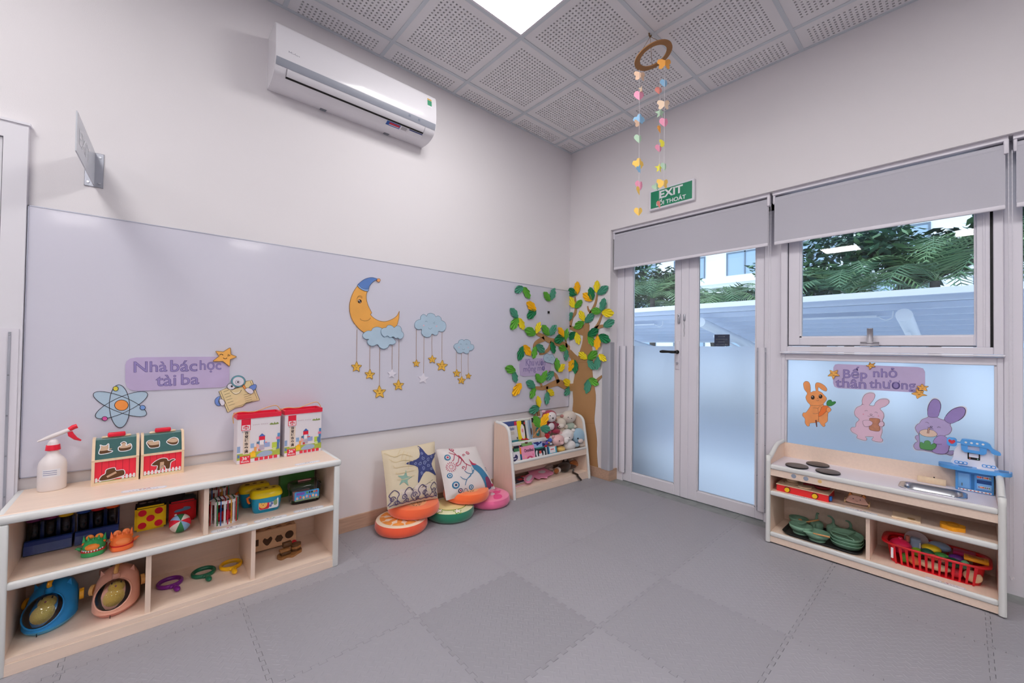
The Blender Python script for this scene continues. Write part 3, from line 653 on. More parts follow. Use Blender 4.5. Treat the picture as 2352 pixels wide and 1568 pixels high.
def cloud(name, label, pts, w0, face=None):
    c = zm(pts); cx = sum(p[0] for p in c)/len(c); cy_ = sum(p[1] for p in c)/len(c); X = ML @ T(cx, cy_, w0); t = thing(name, label, 'cloud', X)
    card('cloud_card', [tuple(p) for p in cr([(p[0]-cx, p[1]-cy_) for p in c], 4)], CLOUDM, None, 0, .004, TEALL, .0022, t)
    if face:
        b = MB(); fx, fy, r, wink = face; p0 = zm([(fx, fy)])[0]; p1 = zm([(fx+r, fy)])[0]; rr = p1[0]-p0[0]; u, v = p0[0]-cx, p0[1]-cy_
        b.stroke(arc(u-rr, v, rr*.3, 20, 160, 6), .0018, .0046, TEALL)
        if wink: b.stroke([(u+rr*1.2, v+rr*.2), (u+rr*.7, v-rr*.05), (u+rr*1.2, v-rr*.2)], .0018, .0046, TEALL)
        else: b.stroke(arc(u+rr, v, rr*.3, 20, 160, 6), .0018, .0046, TEALL)
        b.stroke(arc(u, v-rr*.9, rr*.5, 200, 340, 8), .0018, .0046, TEALL)
        PK = M('cheek_pink', 'ecc0cf', .7)
        for s_ in (-1, 1): b.face(circ(u+s_*rr*1.6, v-rr*.7, rr*.18, 10), .0046, PK)
        b.build('painted_face', t)
cloud('cloud_cutout', 'wide pale blue cloud cut-out under the crescent moon', [(322, 785), (345, 752), (380, 735), (415, 735), (430, 710), (470, 695), (510, 702), (560, 730), (620, 790), (675, 850), (645, 880), (607, 882), (590, 910), (550, 927), (510, 915), (480, 880), (440, 895), (400, 890), (375, 865), (375, 840), (388, 825), (350, 822)], WBY+.0055)
cloud('cloud_cutout', 'smaller pale blue cloud overlapping the moon cloud at its right', [(515, 750), (520, 720), (545, 705), (568, 702), (585, 680), (615, 677), (640, 690), (655, 702), (680, 684), (715, 690), (730, 715), (732, 740), (750, 760), (752, 790), (735, 815), (710, 822), (692, 810), (670, 815), (645, 798), (610, 808), (585, 788), (555, 798), (530, 785)], WBY+.0098)
cloud('cloud_cutout', 'winking pale blue cloud with four hanging stars', [(875, 670), (890, 635), (920, 618), (938, 615), (940, 585), (965, 562), (990, 570), (1003, 582), (1015, 558), (1050, 550), (1085, 565), (1098, 587), (1125, 578), (1155, 600), (1160, 625), (1195, 645), (1208, 685), (1195, 725), (1165, 745), (1130, 740), (1120, 770), (1090, 782), (1060, 768), (1040, 795), (1000, 803), (965, 785), (948, 755), (950, 720), (915, 722), (885, 705)], WBY+.0012, (1040, 650, 42, True))
cloud('cloud_cutout', 'smallest smiling pale blue cloud with three hanging stars', [(1290, 905), (1305, 875), (1335, 865), (1345, 840), (1370, 827), (1388, 830), (1395, 842), (1410, 828), (1440, 830), (1465, 850), (1468, 875), (1495, 885), (1503, 915), (1480, 940), (1455, 945), (1445, 970), (1415, 975), (1392, 960), (1365, 972), (1330, 965), (1315, 940)], WBY+.0012, (1393, 885, 30, False))
for sx, yt, yb, cx, cy_, r, wh, lab in ((268, 722, 1060, 262, 1117, 62, 0, 'yellow smiling star hanging leftmost below the crescent moon'), (405, 885, 1145, 402, 1197, 60, 0, 'second yellow star from the left below the moon cloud'),
    (510, 912, 1315, 505, 1383, 76, 0, 'lowest and largest yellow star below the moon cloud'), (640, 870, 1185, 637, 1190, 52, 1, 'white turned-over star hanging between yellow stars under the moon cloud'),
    (712, 815, 1255, 706, 1310, 64, 0, 'yellow surprised star hanging rightmost under the moon cloud'), (897, 715, 1040, 895, 1080, 43, 0, 'small yellow star leftmost under the winking cloud'),
    (977, 795, 1215, 968, 1240, 62, 1, 'white turned-over star hanging lowest under the winking cloud'), (1062, 765, 990, 1063, 1037, 49, 0, 'yellow star on the shortest string under the winking cloud'),
    (1168, 738, 1040, 1165, 1105, 66, 0, 'large yellow star rightmost under the winking cloud'), (1320, 958, 1140, 1322, 1184, 46, 0, 'yellow star leftmost under the smallest cloud'),
    (1373, 966, 1210, 1372, 1258, 47, 0, 'orange-yellow star lowest under the smallest cloud'), (1445, 962, 1180, 1446, 1213, 35, 0, 'tiny star rightmost under the smallest cloud')):
    pts = zm([(x, y) for x, y in [(a, 2*cy_-b_) for a, b_ in star_pts(cx, cy_, r, r*.46, 90+random.uniform(-6, 6))]])
    st = zm([(sx, yt), (sx-2, (yt+yb)/2), (cx+(sx-cx)*.3, yb)])
    star_thing('hanging_star', lab, pts, ML, WBY+.0006, group='stars hanging under the clouds', m=FOAMW if wh else STARY, face=not wh, line=None if wh else BROWNL, string=st)
# small black magnet
MB().rbox((-.013, -.011, 0), (.013, .011, .008), .002, BLACK, 1, X=ML @ T(*lw(1257.6, 717), WBY)).build('magnet'); tag(bpy.data.objects['magnet'], 'small black square magnet on the whiteboard near the paper leaves', 'magnet')
# ---- exit sign
ex = thing('exit_sign', 'green EXIT sign in a white box above the glass door', 'sign', MRX(0) @ T(1.1, 2.42, 0)); GRX = M('exit_green', '1f8a63', .35)
MB().rbox((-.195, -.002, 0), (.195, .172, .03), .006, WHITE, 2, smooth=False).build('housing', ex); MB().box((-.178, .014, .03), (.178, .156, .0312), GRX).build('green_panel', ex)
b = MB(); text(b, 'EXIT', (-.095, .085, .10, .145), .0317, WTX, None, .03); b.build('lettering', ex); b = MB(); text(b, 'LỐI THOÁT', (-.125, .026, .128, .078), .0317, WTX, None, .02); b.build('lettering', ex)
# ================================================================== low toy shelf under the whiteboard
SX0, SX1, SY0, SY1 = -3.622, -2.420, -.022, -.395
ZT, ZM, ZB = .585, .338, .063         # upper faces of the three boards
sh = thing('toy_shelf', 'low pale birch toy shelf under the whiteboard', 'shelf', T((SX0+SX1)/2, (SY0+SY1)/2, 0)); _o = Matrix.Translation((-(SX0+SX1)/2, -(SY0+SY1)/2, 0))
def sp(mb, name, lab=None):
    o = mb.build(name, sh, _o)
    if lab: o['label'] = lab
    return o
sp(MB().rbox((SX0-.004, SY1+.022, ZT-.027), (SX1+.004, SY0, ZT), .003, PLY, 1, smooth=False), 'top_board')
sp(MB().rbox((SX0-.012, SY1-.006, ZT-.031), (SX1+.012, SY1+.022, ZT+.001), .012, EDGE, 3), 'front_edge_band', 'pale grey-green rounded edge band')
for x0, x1 in ((SX0-.012, SX0+.016), (SX1-.016, SX1+.012)): sp(MB().rbox((x0, SY1+.024, ZT-.030), (x1, SY0, ZT+.001), .010, EDGE, 3), 'side_edge_band', 'pale grey-green rounded edge band')
for x0, x1 in ((SX0, SX0+.024), (SX1-.024, SX1)):
    sp(MB().box((x0, SY1+.014, 0), (x1, SY0, ZT-.031), PLYV), 'side_panel'); sp(MB().rbox((x0-.003, SY1-.003, 0), (x1+.003, SY1+.014, ZT-.031), .006, EDGE, 2), 'side_edge_band', 'pale grey-green rounded edge band')
sp(MB().box((SX0+.024, SY1+.020, ZM-.026), (SX1-.024, SY0-.012, ZM), PLY), 'middle_shelf'); sp(MB().rbox((SX0+.024, SY1+.001, ZM-.029), (SX1-.024, SY1+.020, ZM+.001), .009, EDGE, 3), 'shelf_edge_band', 'pale grey-green rounded edge band')
sp(MB().box((SX0+.024, SY1+.006, ZB-.018), (SX1-.024, SY0-.012, ZB), PLY), 'bottom_shelf'); sp(MB().box((SX0+.024, SY1+.002, 0.001), (SX1-.024, SY1+.020, ZB-.019), PLY), 'plinth')
sp(MB().box((SX0+.024, SY0-.012, ZB-.018), (SX1-.024, SY0-.004, ZT-.031), PLY), 'back_panel')
for x, z0, z1 in ((-3.013, ZM+.0005, ZT-.0275), (-3.208, ZB+.0005, ZM-.0265), (-2.822, ZB+.0005, ZM-.0265)): sp(MB().box((x-.009, SY1+.016, z0), (x+.009, SY0-.0125, z1), PLYV), 'divider')
# ---- paper labels stuck on the boards
def shelf_label(name_, lab, p0, p1, z, wd=.034, words=None, pic=None, X=None):
    """rounded paper strip; p0, p1 = ends of its long axis"""
    a = Vector(p0); b_ = Vector(p1); L_ = (b_-a).length; ang = math.atan2((b_-a).y, (b_-a).x); Y = T(*((a+b_)/2), z+.0003) @ Matrix.Rotation(ang, 4, 'Z')
    t = thing('shelf_label', lab, 'label', Y); MB().prism(rrect(-L_/2, -wd/2, L_/2, wd/2, wd*.42), 0, .0006, LBL).build('paper', t)
    b = MB(); b.stroke(rrect(-L_/2+.003, -wd/2+.003, L_/2-.003, wd/2-.003, wd*.34), .0009, .0009, M('label_border', '9aa0b4', .7), None, True); b.build('printed_border', t)
    b = MB()
    if words: text(b, words, (-L_*.33, -wd*.30, L_*.33, -wd*.02), .0009, INK)
    else:
        for k in range(9): b.stroke([(-L_*.33+k*L_*.075, -wd*.14), (-L_*.29+k*L_*.075, -wd*.14+random.uniform(-.001, .001))], .0022, .0009, INK)
    q = b.build('printed_words', t); q['kind'] = 'stuff'
    if pic:
        b = MB()
        for k, c in enumerate(pic): b.face(circ((-.5*(len(pic)-1)+k)*.014, wd*.16, .006, 8, .0035), .0010, M('dot_'+c, c, .6))
        q = b.build('printed_picture', t); q['kind'] = 'stuff'
def f3(px, py, z): return fl(px, py, z)
shelf_label('l', 'paper label on the top board in front of the red barns', f3(278, 1130, ZT), f3(383, 1117, ZT), ZT, pic=('c96a50', 'c96a50', 'b0584a'))
shelf_label('l', 'paper label on the top board in front of the block boxes', f3(677, 1068, ZT), f3(735, 1058, ZT), ZT, pic=('b9a77c', 'a59a84'))
shelf_label('l', 'paper label in front of the striped weaving drum', f3(484, 1222, ZM), f3(569, 1203, ZM), ZM, words='Hộp cảm giác', pic=('c03a3a', '6a3a2a'))
shelf_label('l', 'paper label in front of the yellow-lidded bucket', f3(583, 1199, ZM), f3(659, 1183, ZM), ZM, words='Thả hình khối', pic=('5a7aa8', 'c7b04a', '7aa06a'))
shelf_label('l', 'paper label in front of the clear plastic box', f3(674, 1176, ZM), f3(743, 1162, ZM), ZM, pic=('6aa0b8', '88b8c8', '6aa0b8'))
# ---- spray bottle
t = thing('spray_bottle', 'translucent white spray bottle with a red trigger on the toy shelf', 'bottle', T(-3.527, -.085, ZT) @ RZ(8))
MILK = M('milky_plastic', 'efe7e6', .35, trans=.0, sss=.0); REDP = M('red_plastic', 'dc1f38', .3)
MB().lathe([(0, 0), (.041, 0), (.0435, .006), (.0435, .105), (.040, .122), (.030, .138), (.020, .150), (.018, .160), (.0175, .178), (0, .178)], MILK, 28).build('body', t)
b = MB(); b.cyl((0, 0, .170), (0, 0, .192), .0235, REDP, r1=.021, n=20); b.build('collar', t)
b = MB(); b.lathe([(.018, .192), (.015, .205), (.010, .214), (0, .215)], MILK, 16); b.tube([(-.045, 0, .212), (-.01, 0, .226), (.03, 0, .243), (.052, 0, .252)], [.003, .009, .009, .008], MILK, 10); b.build('spray_head', t)
b = MB(); b.tube([(.046, 0, .250), (.058, 0, .259), (.070, 0, .263)], [.009, .0105, .010], REDP, 10); b.build('nozzle', t)
b = MB(); b.tube([(.048, 0, .240), (.052, 0, .226), (.066, 0, .208), (.083, 0, .196)], [.008, .010, .007, .003], REDP, 8); b.build('trigger', t)
b = MB(); vs_ = []
for i in range(9): a = R2(-132+i*9); vs_ += [(.0440*math.cos(a), .0440*math.sin(a), .062), (.0440*math.cos(a), .0440*math.sin(a), .094)]
b.add(vs_, [(2*i, 2*i+2, 2*i+3, 2*i+1) for i in range(8)], LBL, True)
for k in range(3):
    v2 = []
    for i in range(7): a = R2(-128+i*9); v2 += [(.0443*math.cos(a), .0443*math.sin(a), .070+k*.008), (.0443*math.cos(a), .0443*math.sin(a), .0725+k*.008)]
    b.add(v2, [(2*i, 2*i+2, 2*i+3, 2*i+1) for i in range(6)], M('label_ink', '8f93b4', .7), True)
b.build('paper_label', t)
# ---- red and green shape-sorter barns
PINE = M('pine_wood', 'edd2b0', .5, wood=(14, 14, 2), noise=(6, .07)); BGRN = M('barn_green', '2f5f5c', .55, noise=(40, .12)); BRED = M('barn_red', 'e0263c', .5); BRD = M('barn_red_dark', '9c1226', .6); HOLE = M('hole_shade_brown', '5a3a1c', .8); HLIT = M('hole_lit_beige', 'c9a98c', .7)  # holes are flat faces: brown painted for shade, beige for the lit inside
def barn(x0, x1, y, rz, label, cuts, front):
    wd = x1-x0; t = thing('barn_sorter', label, 'toy barn', T((x0+x1)/2, y, ZT) @ RZ(rz), 'shape sorter barns'); h1, h2, dp = .108, .190, .12; hw = wd/2
    side = [(0, 0), (0, h1), (-.002, h1+.004), (.034, h2+.012), (dp-.034, h2+.012), (dp+.002, h1+.004), (dp, 0)]
    Xs_ = Matrix(((0, 0, 1, 0), (1, 0, 0, 0), (0, 1, 0, 0), (0, 0, 0, 1)))
    for s_ in (-1, 1): MB().prism([(p-.006 if p < .01 else p, q) for p, q in side], hw-.010 if s_ > 0 else -hw, hw if s_ > 0 else -hw+.010, PINE, Xs_).build('gable', t)
    MB().box((-hw+.010, .002, 0), (hw-.010, dp, .008), PINE).build('floor_board', t); MB().box((-hw+.010, -.004, 0), (hw-.010, .006, .012), PINE).build('front_rail', t); MB().box((-hw+.010, -.005, h1-.004), (hw-.010, .006, h1+.006), PINE).build('eave_rail', t)
    Xf = Matrix(((1, 0, 0, 0), (0, 0, -1, .0), (0, 1, 0, 0), (0, 0, 0, 1)))
    b = MB(); b.box((-hw+.010, 0, .012), (hw-.010, .006, h1-.004), BRED); n_ = 6
    for k in range(1, n_): x = -hw+.01+(wd-.02)*k/n_; b.box((x-.0007, -.0003, .014), (x+.0007, .001, h1-.005), BRD)
    b.stroke([(-hw+.011, .013), (hw-.011, .013)], .005, .0006, M('grass_green', '9bb068', .7), Xf)
    for k in range(11):
        x = -hw+.016+k*(wd-.032)/10
        if front == 'truck' and 2 <= k <= 6: continue
        b.face([(x-.004, .014), (x+.004, .014), (x+.004, .030), (x, .034), (x-.004, .030)], .0007, LBL, Xf)
    b.stroke([(-hw+.012, .022), (hw-.012, .022)], .0035, .0006, LBL, Xf); b.build('front_wall', t)
    b = MB()
    if front == 'truck':
        pts = [(-.052, .020), (-.046, .040), (-.034, .048), (-.030, .066), (-.004, .070), (.002, .056), (.026, .054), (.030, .032), (.012, .024), (-.02, .018)]
    else: pts = [(-.042, .058), (-.028, .074), (-.006, .084), (.014, .080), (.020, .068), (.036, .074), (.046, .068), (.030, .058), (.026, .030), (.012, .030), (.006, .046), (-.006, .046), (-.010, .028), (-.022, .030), (-.020, .050), (-.030, .052)]
    P = [tuple(p) for p in cr(pts, 3)]; b.face(P, .0012, HOLE, Xf); b.stroke(P, .003, .0014, LBL, Xf, True)
    b.face([(-.03, .036), (.0, .052), (.004, .044), (-.026, .028)] if front == 'truck' else [(-.012, .034), (.004, .034), (.004, .066), (-.010, .066)], .0014, HLIT, Xf); b.build('painted_front_hole', t)
    rd = Vector((0, .036, h2-h1)); ln = rd.length; ang = math.degrees(math.atan2(h2-h1, .036)); Xr = T(0, -.002, h1+.005) @ RX(ang)
    b = MB(); b.box((-hw+.010, 0, -.006), (hw-.010, ln, 0), BGRN, Xr); b.build('roof', t)
    MB().box((-hw+.010, .034, h2+.001), (hw-.010, dp-.034, h2+.007), M('roof_grey_green', '7d9a98', .6)).build('roof_top', t); MB().box((-hw+.010, 0, -.006), (hw-.010, ln, 0), BGRN, T(0, dp+.002, h1+.005) @ RZ(180) @ RX(ang) @ T(0, 0, 0)).build('roof', t)
    for cx, pts in cuts:
        b = MB(); P = [tuple(p) for p in cr([(cx+x*.9, .046+y*.9) for x, y in pts], 4)]; b.face(P, .0006, HOLE, Xr); cy_ = sum(p[1] for p in P)/len(P); b.face([(p[0]*.9+cx*.1, cy_+.004+(p[1]-cy_)*.55) for p in P], .0009, HLIT, Xr); b.stroke(P, .003, .0012, LBL, Xr, True); b.build('painted_roof_hole', t)
    b = MB(); b.rbox((-.05, .048, h2+.007), (.05, .062, h2+.018), .004, PINE, 1); b.build('handle_rail', t)
    b = MB(); b.rbox((-.030, .040, h2+.012), (.030, .064, h2+.032), .005, REDP, 2); b.build('handle_grip', t)
cat_ = [(-.022, -.022), (-.018, .012), (-.02, .024), (-.010, .018), (.002, .018), (.010, .026), (.012, .004), (.010, -.008), (.026, -.014), (.014, -.022)]
duck = [(-.022, -.018), (-.026, .0), (-.014, .010), (-.018, .020), (-.006, .028), (.004, .018), (.002, .006), (.018, .014), (.024, .0), (.020, -.016), (.0, -.022)]
sheep = [(-.024, -.004), (-.028, .010), (-.018, .020), (-.002, .018), (.002, .010), (.022, .012), (.024, -.010), (.020, -.022), (-.012, -.022)]
pig = [(-.026, 0), (-.014, .016), (.004, .022), (.020, .014), (.024, -.002), (.016, -.018), (-.006, -.018)]
barn(-3.405, -3.250, -.142, 2, 'red barn sorter with a truck-shaped hole, nearer the spray bottle', ((-.035, cat_), (.03, duck)), 'truck')
barn(-3.244, -3.085, -.140, 2, 'red barn sorter with a cow-shaped hole, right one of the two', ((-.035, sheep), (.036, pig)), 'cow')
# ---- two toy block cartons
BOXW = M('carton_white', 'e9e4ea', .4); CRED = M('carton_red', 'd81c3a', .4)
def cm(c): return M('print_'+c, c, .5)
def block_box(x0, x1, y, z, rz, label):
    wd, hh, dp = x1-x0, .262, .10; t = thing('block_carton', label, 'toy box', T((x0+x1)/2, y, z) @ RZ(rz), 'block cartons'); hw = wd/2
    MB().rbox((-hw, 0, 0), (hw, dp, hh-.022), .002, BOXW, 1, smooth=False).build('carton', t)
    b = MB()
    for a, c in (((-hw-.003, -.003, hh-.024), (hw+.003, .006, hh)), ((-hw-.003, dp-.006, hh-.024), (hw+.003, dp+.003, hh)), ((-hw-.003, .006, hh-.024), (-hw+.006, dp-.006, hh)), ((hw-.006, .006, hh-.024), (hw+.003, dp-.006, hh)), ((-hw+.006, .006, hh-.024), (hw-.006, dp-.006, hh-.018))): b.box(a, c, CRED)
    b.build('red_lid', t)
    Xf = Matrix(((1, 0, 0, 0), (0, 0, -1, 0), (0, 1, 0, 0), (0, 0, 0, 1))) @ T(-hw, 0, .0006) @ S(wd/1.0, wd/1.0, 1)      # print space: u 0..1, v 0..1.16
    def pr(pts, c, w_=0.0, name='print'): b.face(pts, w_, cm(c), Xf)
    def R_(u0, v0, u1, v1, c, w_=0.0): pr([(u0, v0), (u1, v0), (u1, v1), (u0, v1)], c, w_)
    b = MB()
    R_(.0, .10, 1, .27, 'a9b84a'); pr([tuple(p) for p in cr([(.45, .14), (.62, .11), (.8, .15), (.78, .24), (.6, .26), (.48, .2)], 4)], '9fb3cf', .0004)
    R_(.085, 1.0, .295, 1.16, 'd81c3a'); R_(.085, .86, .295, 1.0, 'd81c3a'); R_(.10, .875, .28, 1.0, 'f3eef0', .0003)
    pr([tuple(p) for p in cr([(.19+.075*math.cos(R2(a))*(1 if k % 2 else .72), .94+.055*math.sin(R2(a))*(1 if k % 2 else .72)) for k, a in enumerate(range(0, 360, 30))], 3)], 'd81c3a', .0006)
    R_(.13, .24, .28, .84, 'ead9c9', .0002); R_(.07, 0, .30, .195, 'd81c3a', .0008)
    for k in range(5): R_(.40+k*.112, .03, .485+k*.112, .115, 'd83048', .0004)
    # toy town
    for u0, v0, u1, v1, c in ((.49, .56, .63, .66, 'd81c3a'), (.51, .44, .61, .56, 'f1eef3'), (.485, .44, .515, .56, '7d9fce'), (.605, .44, .635, .56, '7d9fce'), (.30, .38, .38, .5, '93b3da'), (.43, .36, .50, .5, 'e9b0a8'), (.44, .47, .50, .53, '4f7896'), (.38, .27, .44, .40, 'e2a15c'), (.62, .36, .75, .48, '97a9d6'), (.60, .47, .68, .50, 'dc5a5a'), (.80, .30, .92, .46, 'b9cf4a'), (.82, .24, .90, .32, 'cfe08c'), (.92, .44, .99, .54, '4f86b8'), (.90, .53, .99, .60, 'd87a92'), (.93, .60, .99, .70, '4f86b8'), (.88, .27, .98, .44, '5a7aa8'), (.48, .28, .54, .34, 'c6483c'), (.0, .3, .07, .46, '8fa8cf'), (.01, .16, .06, .24, '5f7fb0'), (.30, .14, .42, .24, 'f2c42c'), (.50, .3, .62, .42, 'b8b0c4')):
        R_(u0, v0, u1, v1, c, .0006+random.uniform(0, .0003))
    pr([(.48, .66), (.64, .66), (.56, .74)], '3f62a8', .001); pr([(.29, .24), (.43, .24), (.36, .31)], 'f2b414', .001); pr([(.56+.045*math.cos(R2(a)), .5+.06*math.sin(R2(a))) for a in range(0, 181, 20)], 'f1eef3', .0011)
    pr([tuple(p) for p in cr([(.74, .95), (.78, 1.0), (.83, .97), (.85, 1.02), (.88, .97), (.92, 1.0), (.95, .95)], 3)], '8fa05a', .0006)
    q = b.build('printed_picture', t); q['kind'] = 'stuff'
    b = MB(); text(b, '36⁺', (.115, .095, .27, .18), .0011, WTX, Xf, .02); text(b, 'Months', (.095, .025, .275, .08), .0011, WTX, Xf, .008); text(b, '62pcs', (.10, .80, .28, .85), .0006, cm('8d8792'), Xf, .0)
    for k, ch in enumerate('百变城市交通'): text(b, ch, (.165, .755-k*.098, .245, .835-k*.098), .0007, cm('3c2c2c'), Xf, .03)
    text(b, '宏基', (.145, .915, .235, .955), .0012, WTX, Xf, .02); b.build('printed_lettering', t)
    b = MB()
    for k in range(8): b.stroke([(.34+k*.042+(.03 if k > 3 else 0), .99), (.365+k*.042+(.03 if k > 3 else 0), .99)], .018, .0004, cm('cdbcc4'), Xf)
    q = b.build('faint_tagline', t); q['kind'] = 'stuff'
    b = MB(); b.tube(cr([(-hw-.010, .05, hh-.05), (-hw-.012, .05, hh-.005), (-hw+.02, .045, hh+.010), (-.02, .035, hh+.006), (.05, .04, hh+.026), (hw-.01, .05, hh+.028), (hw+.010, .05, hh-.002), (hw+.008, .05, hh-.03)], 5, False), .0022, M('yellow_cord', 'e3b46c', .7), 6); b.build('cord_handle', t)
block_box(-2.868, -2.664, -.150, ZT, 1.5, 'white toy block carton with red lid standing nearer the camera on the shelf')
block_box(-2.640, -2.440, -.135, ZT, 2.0, 'white toy block carton with red lid at the shelf end, right of its twin')
# ---- middle shelf: test-tube racks
RKB = M('rack_navy', '0c2a6a', .3, coat=.2); TUB = glass_mat('clear_tube', (.97, .975, .98), .9)
for q, (x0, x1, caps, lab) in enumerate(((-3.594, -3.456, ('5a1450', '6a1648', 'e2b80c'), 'navy test-tube rack at the left end of the shelf'), (-3.450, -3.312, ('0f3f8c', 'b8121c', 'd8540e'), 'navy test-tube rack beside the soft dice'))):
    t = thing('test_tube_rack', lab, 'rack', T((x0+x1)/2, 0, ZM), 'test tube racks'); hw = (x1-x0)/2
    pf = [(-.148, 0), (-.158, .006), (-.150, .040), (-.140, .054), (-.128, .056), (-.126, .040), (-.082, .040), (-.078, .112), (-.052, .112), (-.050, 0)]
    MB().prism(pf, -hw+.001, hw-.001, RKB, Matrix(((0, 0, 1, 0), (1, 0, 0, 0), (0, 1, 0, 0), (0, 0, 0, 1)))).build('rack_block', t)
    for k, c in enumerate(caps):
        x = (x0+x1)/2-.046+k*.046; tt = thing('test_tube', ('purple', 'plum', 'yellow', 'blue', 'red', 'orange')[q*3+k]+'-capped clear test tube in the '+('left' if q == 0 else 'right')+' navy rack', 'test tube', T(x, -.108, ZM+.040), 'capped test tubes')
        MB().lathe([(0, 0), (.010, .001), (.0175, .008), (.0185, .095), (.0165, .095), (.0155, .008), (0, .003)], TUB, 18).build('tube', tt)
        b = MB(); b.lathe([(.0185, .090), (.0225, .090), (.0232, .094), (.0232, .108), (.021, .112), (0, .112)], M('cap_'+c, c, .4), 20); b.build('cap', tt)
        b = MB()
        for z in (.035, .055, .075): b.box((-.004, -.0189, z), (.006, -.0186, z+.0012), INK)
        o = b.build('volume_marks', tt); o['kind'] = 'stuff'
# ---- dinosaur biting toys
def dino(x, y, rz, label, cb, ca, teeth_, sp2):
    t = thing('dinosaur_toy', label, 'toy dinosaur', T(x, y, ZM) @ RZ(rz)); A = M('dino_'+cb, cb, .35); B_ = M('dino_'+ca, ca, .35); RL = M('dino_lip', 'c01818', .4)
    jaw = [tuple(p) for p in cr([(-.036, -.010), (-.030, -.034), (0, -.046), (.030, -.034), (.036, -.010), (.034, .03), (0, .044), (-.034, .03)], 4)]
    b = MB(); b.prism([(p[0]*.9, p[1]*.9) for p in jaw], 0, .004, A); b.prism(jaw, .004, .020, A, smooth=True); b.build('lower_jaw', t); MB().prism([(p[0]*1.01, p[1]*1.01) for p in jaw], .020, .0245, RL).build('lip', t)
    b = MB(); b.lathe([(1, 0), (.98, .25), (.88, .55), (.66, .8), (.36, .95), (0, 1)], A, 24, T(0, 0, .0245) @ S(.036, .044, .040)); b.build('head', t)
    b = MB(); b.ell((0, -.024, .036), (.024, .023, .017), B_); b.build('snout', t)
    for s_ in (-1, 1):
        b = MB(); b.ell((s_*.014, .006, .064), (.013, .006, .013), B_, T(0, 0, 0)); b.build('frill', t)
        for (px, py, pz_, h_) in ((s_*.014, -.010, .054, .022), (s_*.029, .004, .048, .028)): MB().cyl((px, py, pz_-.006), (px*1.12, py+.002, pz_+h_), .009, A, r1=.0008, n=8).build('horn', t)
        MB().ell((s_*.031, -.006, .046), (.005, .006, .005), M('dino_spot', 'e06a14', .4)).build('spot', t)
    MB().cyl((0, -.016, .05), (0, -.014, .070), .008, A, r1=.0008, n=8).build('nose_horn', t)
    if teeth_:
        b = MB()
        for k in range(9): a = R2(215+k*13.75); b.cyl((.036*math.cos(a), .044*math.sin(a)-.002, .029), (.036*math.cos(a), .0445*math.sin(a)-.003, .0225), .0035, FOAMW, r1=.001, n=6)
        o = b.build('teeth', t); o['kind'] = 'stuff'
    b = MB(); b.tube([(sp2*.030, .02, .012), (sp2*.046, .026, .016), (sp2*.054, .02, .024), (sp2*.060, .026, .02)], [.006, .008, .005, .002], A, 8); b.build('tail', t)
dino(-3.381, -.280, -6, 'green dinosaur biting toy with white teeth on the middle shelf', '2f9a58', 'ee8a32', True, -1)
dino(-3.297, -.292, 8, 'orange dinosaur biting toy on the middle shelf', 'ee7438', 'f28a4c', False, 1)
# ---- soft fabric dice
def die(x, y, z, s, rz, label, fc, tc_, lc, dots):
    t = thing('soft_dice', label, 'soft cube', T(x, y, z) @ RZ(rz)); h_ = s/2; b = MB(); r = .008
    bm_ = bmesh.new(); bmesh.ops.create_cube(bm_, size=s); bmesh.ops.bevel(bm_, geom=bm_.edges[:], offset=r, segments=2, affect='EDGES')
    for v in bm_.verts: v.co.z += h_
    mats = [M('felt_'+c, c, .85, bump=(600, .1)) for c in (fc, tc_, lc)]; bm_.verts.index_update()
    V_ = [v.co.copy() for v in bm_.verts]; F_ = [[v.index for v in f.verts] for f in bm_.faces]; N_ = [f.normal.copy() for f in bm_.faces]; bm_.free()
    for f, n_ in zip(F_, N_): b.add([V_[i] for i in f], [list(range(len(f)))], mats[0] if abs(n_.y) > .75 else mats[1] if abs(n_.z) > .75 else mats[2] if abs(n_.x) > .75 else mats[1], True)
    b.build('cube', t)
    XF_ = T(0, -h_-.0004, h_) @ ML; XT_ = T(0, 0, s+.0004)
    for kind_, c, lst in dots:
        X = XF_ if kind_ == 'f' else XT_ if kind_ == 't' else T(-h_-.0004, 0, h_) @ Matrix(((0, 0, -1, 0), (-1, 0, 0, 0), (0, 1, 0, 0), (0, 0, 0, 1)))
        for u, v, rr in lst: MB().prism(circ(u*s, v*s, rr*s, 18), 0, .0006, M('felt_'+c, c, .85), X).build('felt_dot', t)
    return t, XF_
die(-3.203, -.092, ZM, .112, -1, 'yellow soft dice with five red dots on the middle shelf', 'f0c814', '1a1014', 'c01024', [('f', 'd0102c', [(-.26, .26, .135), (.26, .26, .135), (0, 0, .135), (-.26, -.26, .135), (.26, -.26, .135)]), ('t', '9a8a86', [(-.26, .1, .12), (0, .1, .12), (.26, .1, .12)]), ('l', '6a7ab4', [(.2, .2, .1), (-.2, .2, .1), (.2, -.2, .1), (-.2, -.2, .1)])])
t, X_ = die(-3.083, -.084, ZM, .106, -2, 'red soft cube with a blue plane behind the patchwork ball', 'b80a14', '5a6a74', 'c8b020', [])
MB().prism([tuple(p) for p in cr([(-.03, .002), (-.026, .012), (.0, .016), (.004, .022), (.016, .022), (.028, .018), (.03, .010), (.012, .004)], 4)], 0, .0008, M('felt_plane', '5f8ab0', .85), X_).build('felt_plane', t)
die(-3.128, -.098, ZM+.1135, .098, 3, 'black soft dice lying on top of the two cubes', '140a10', '140a10', '1f4a4e', [('f', 'a8968e', [(.22, .12, .15)])])
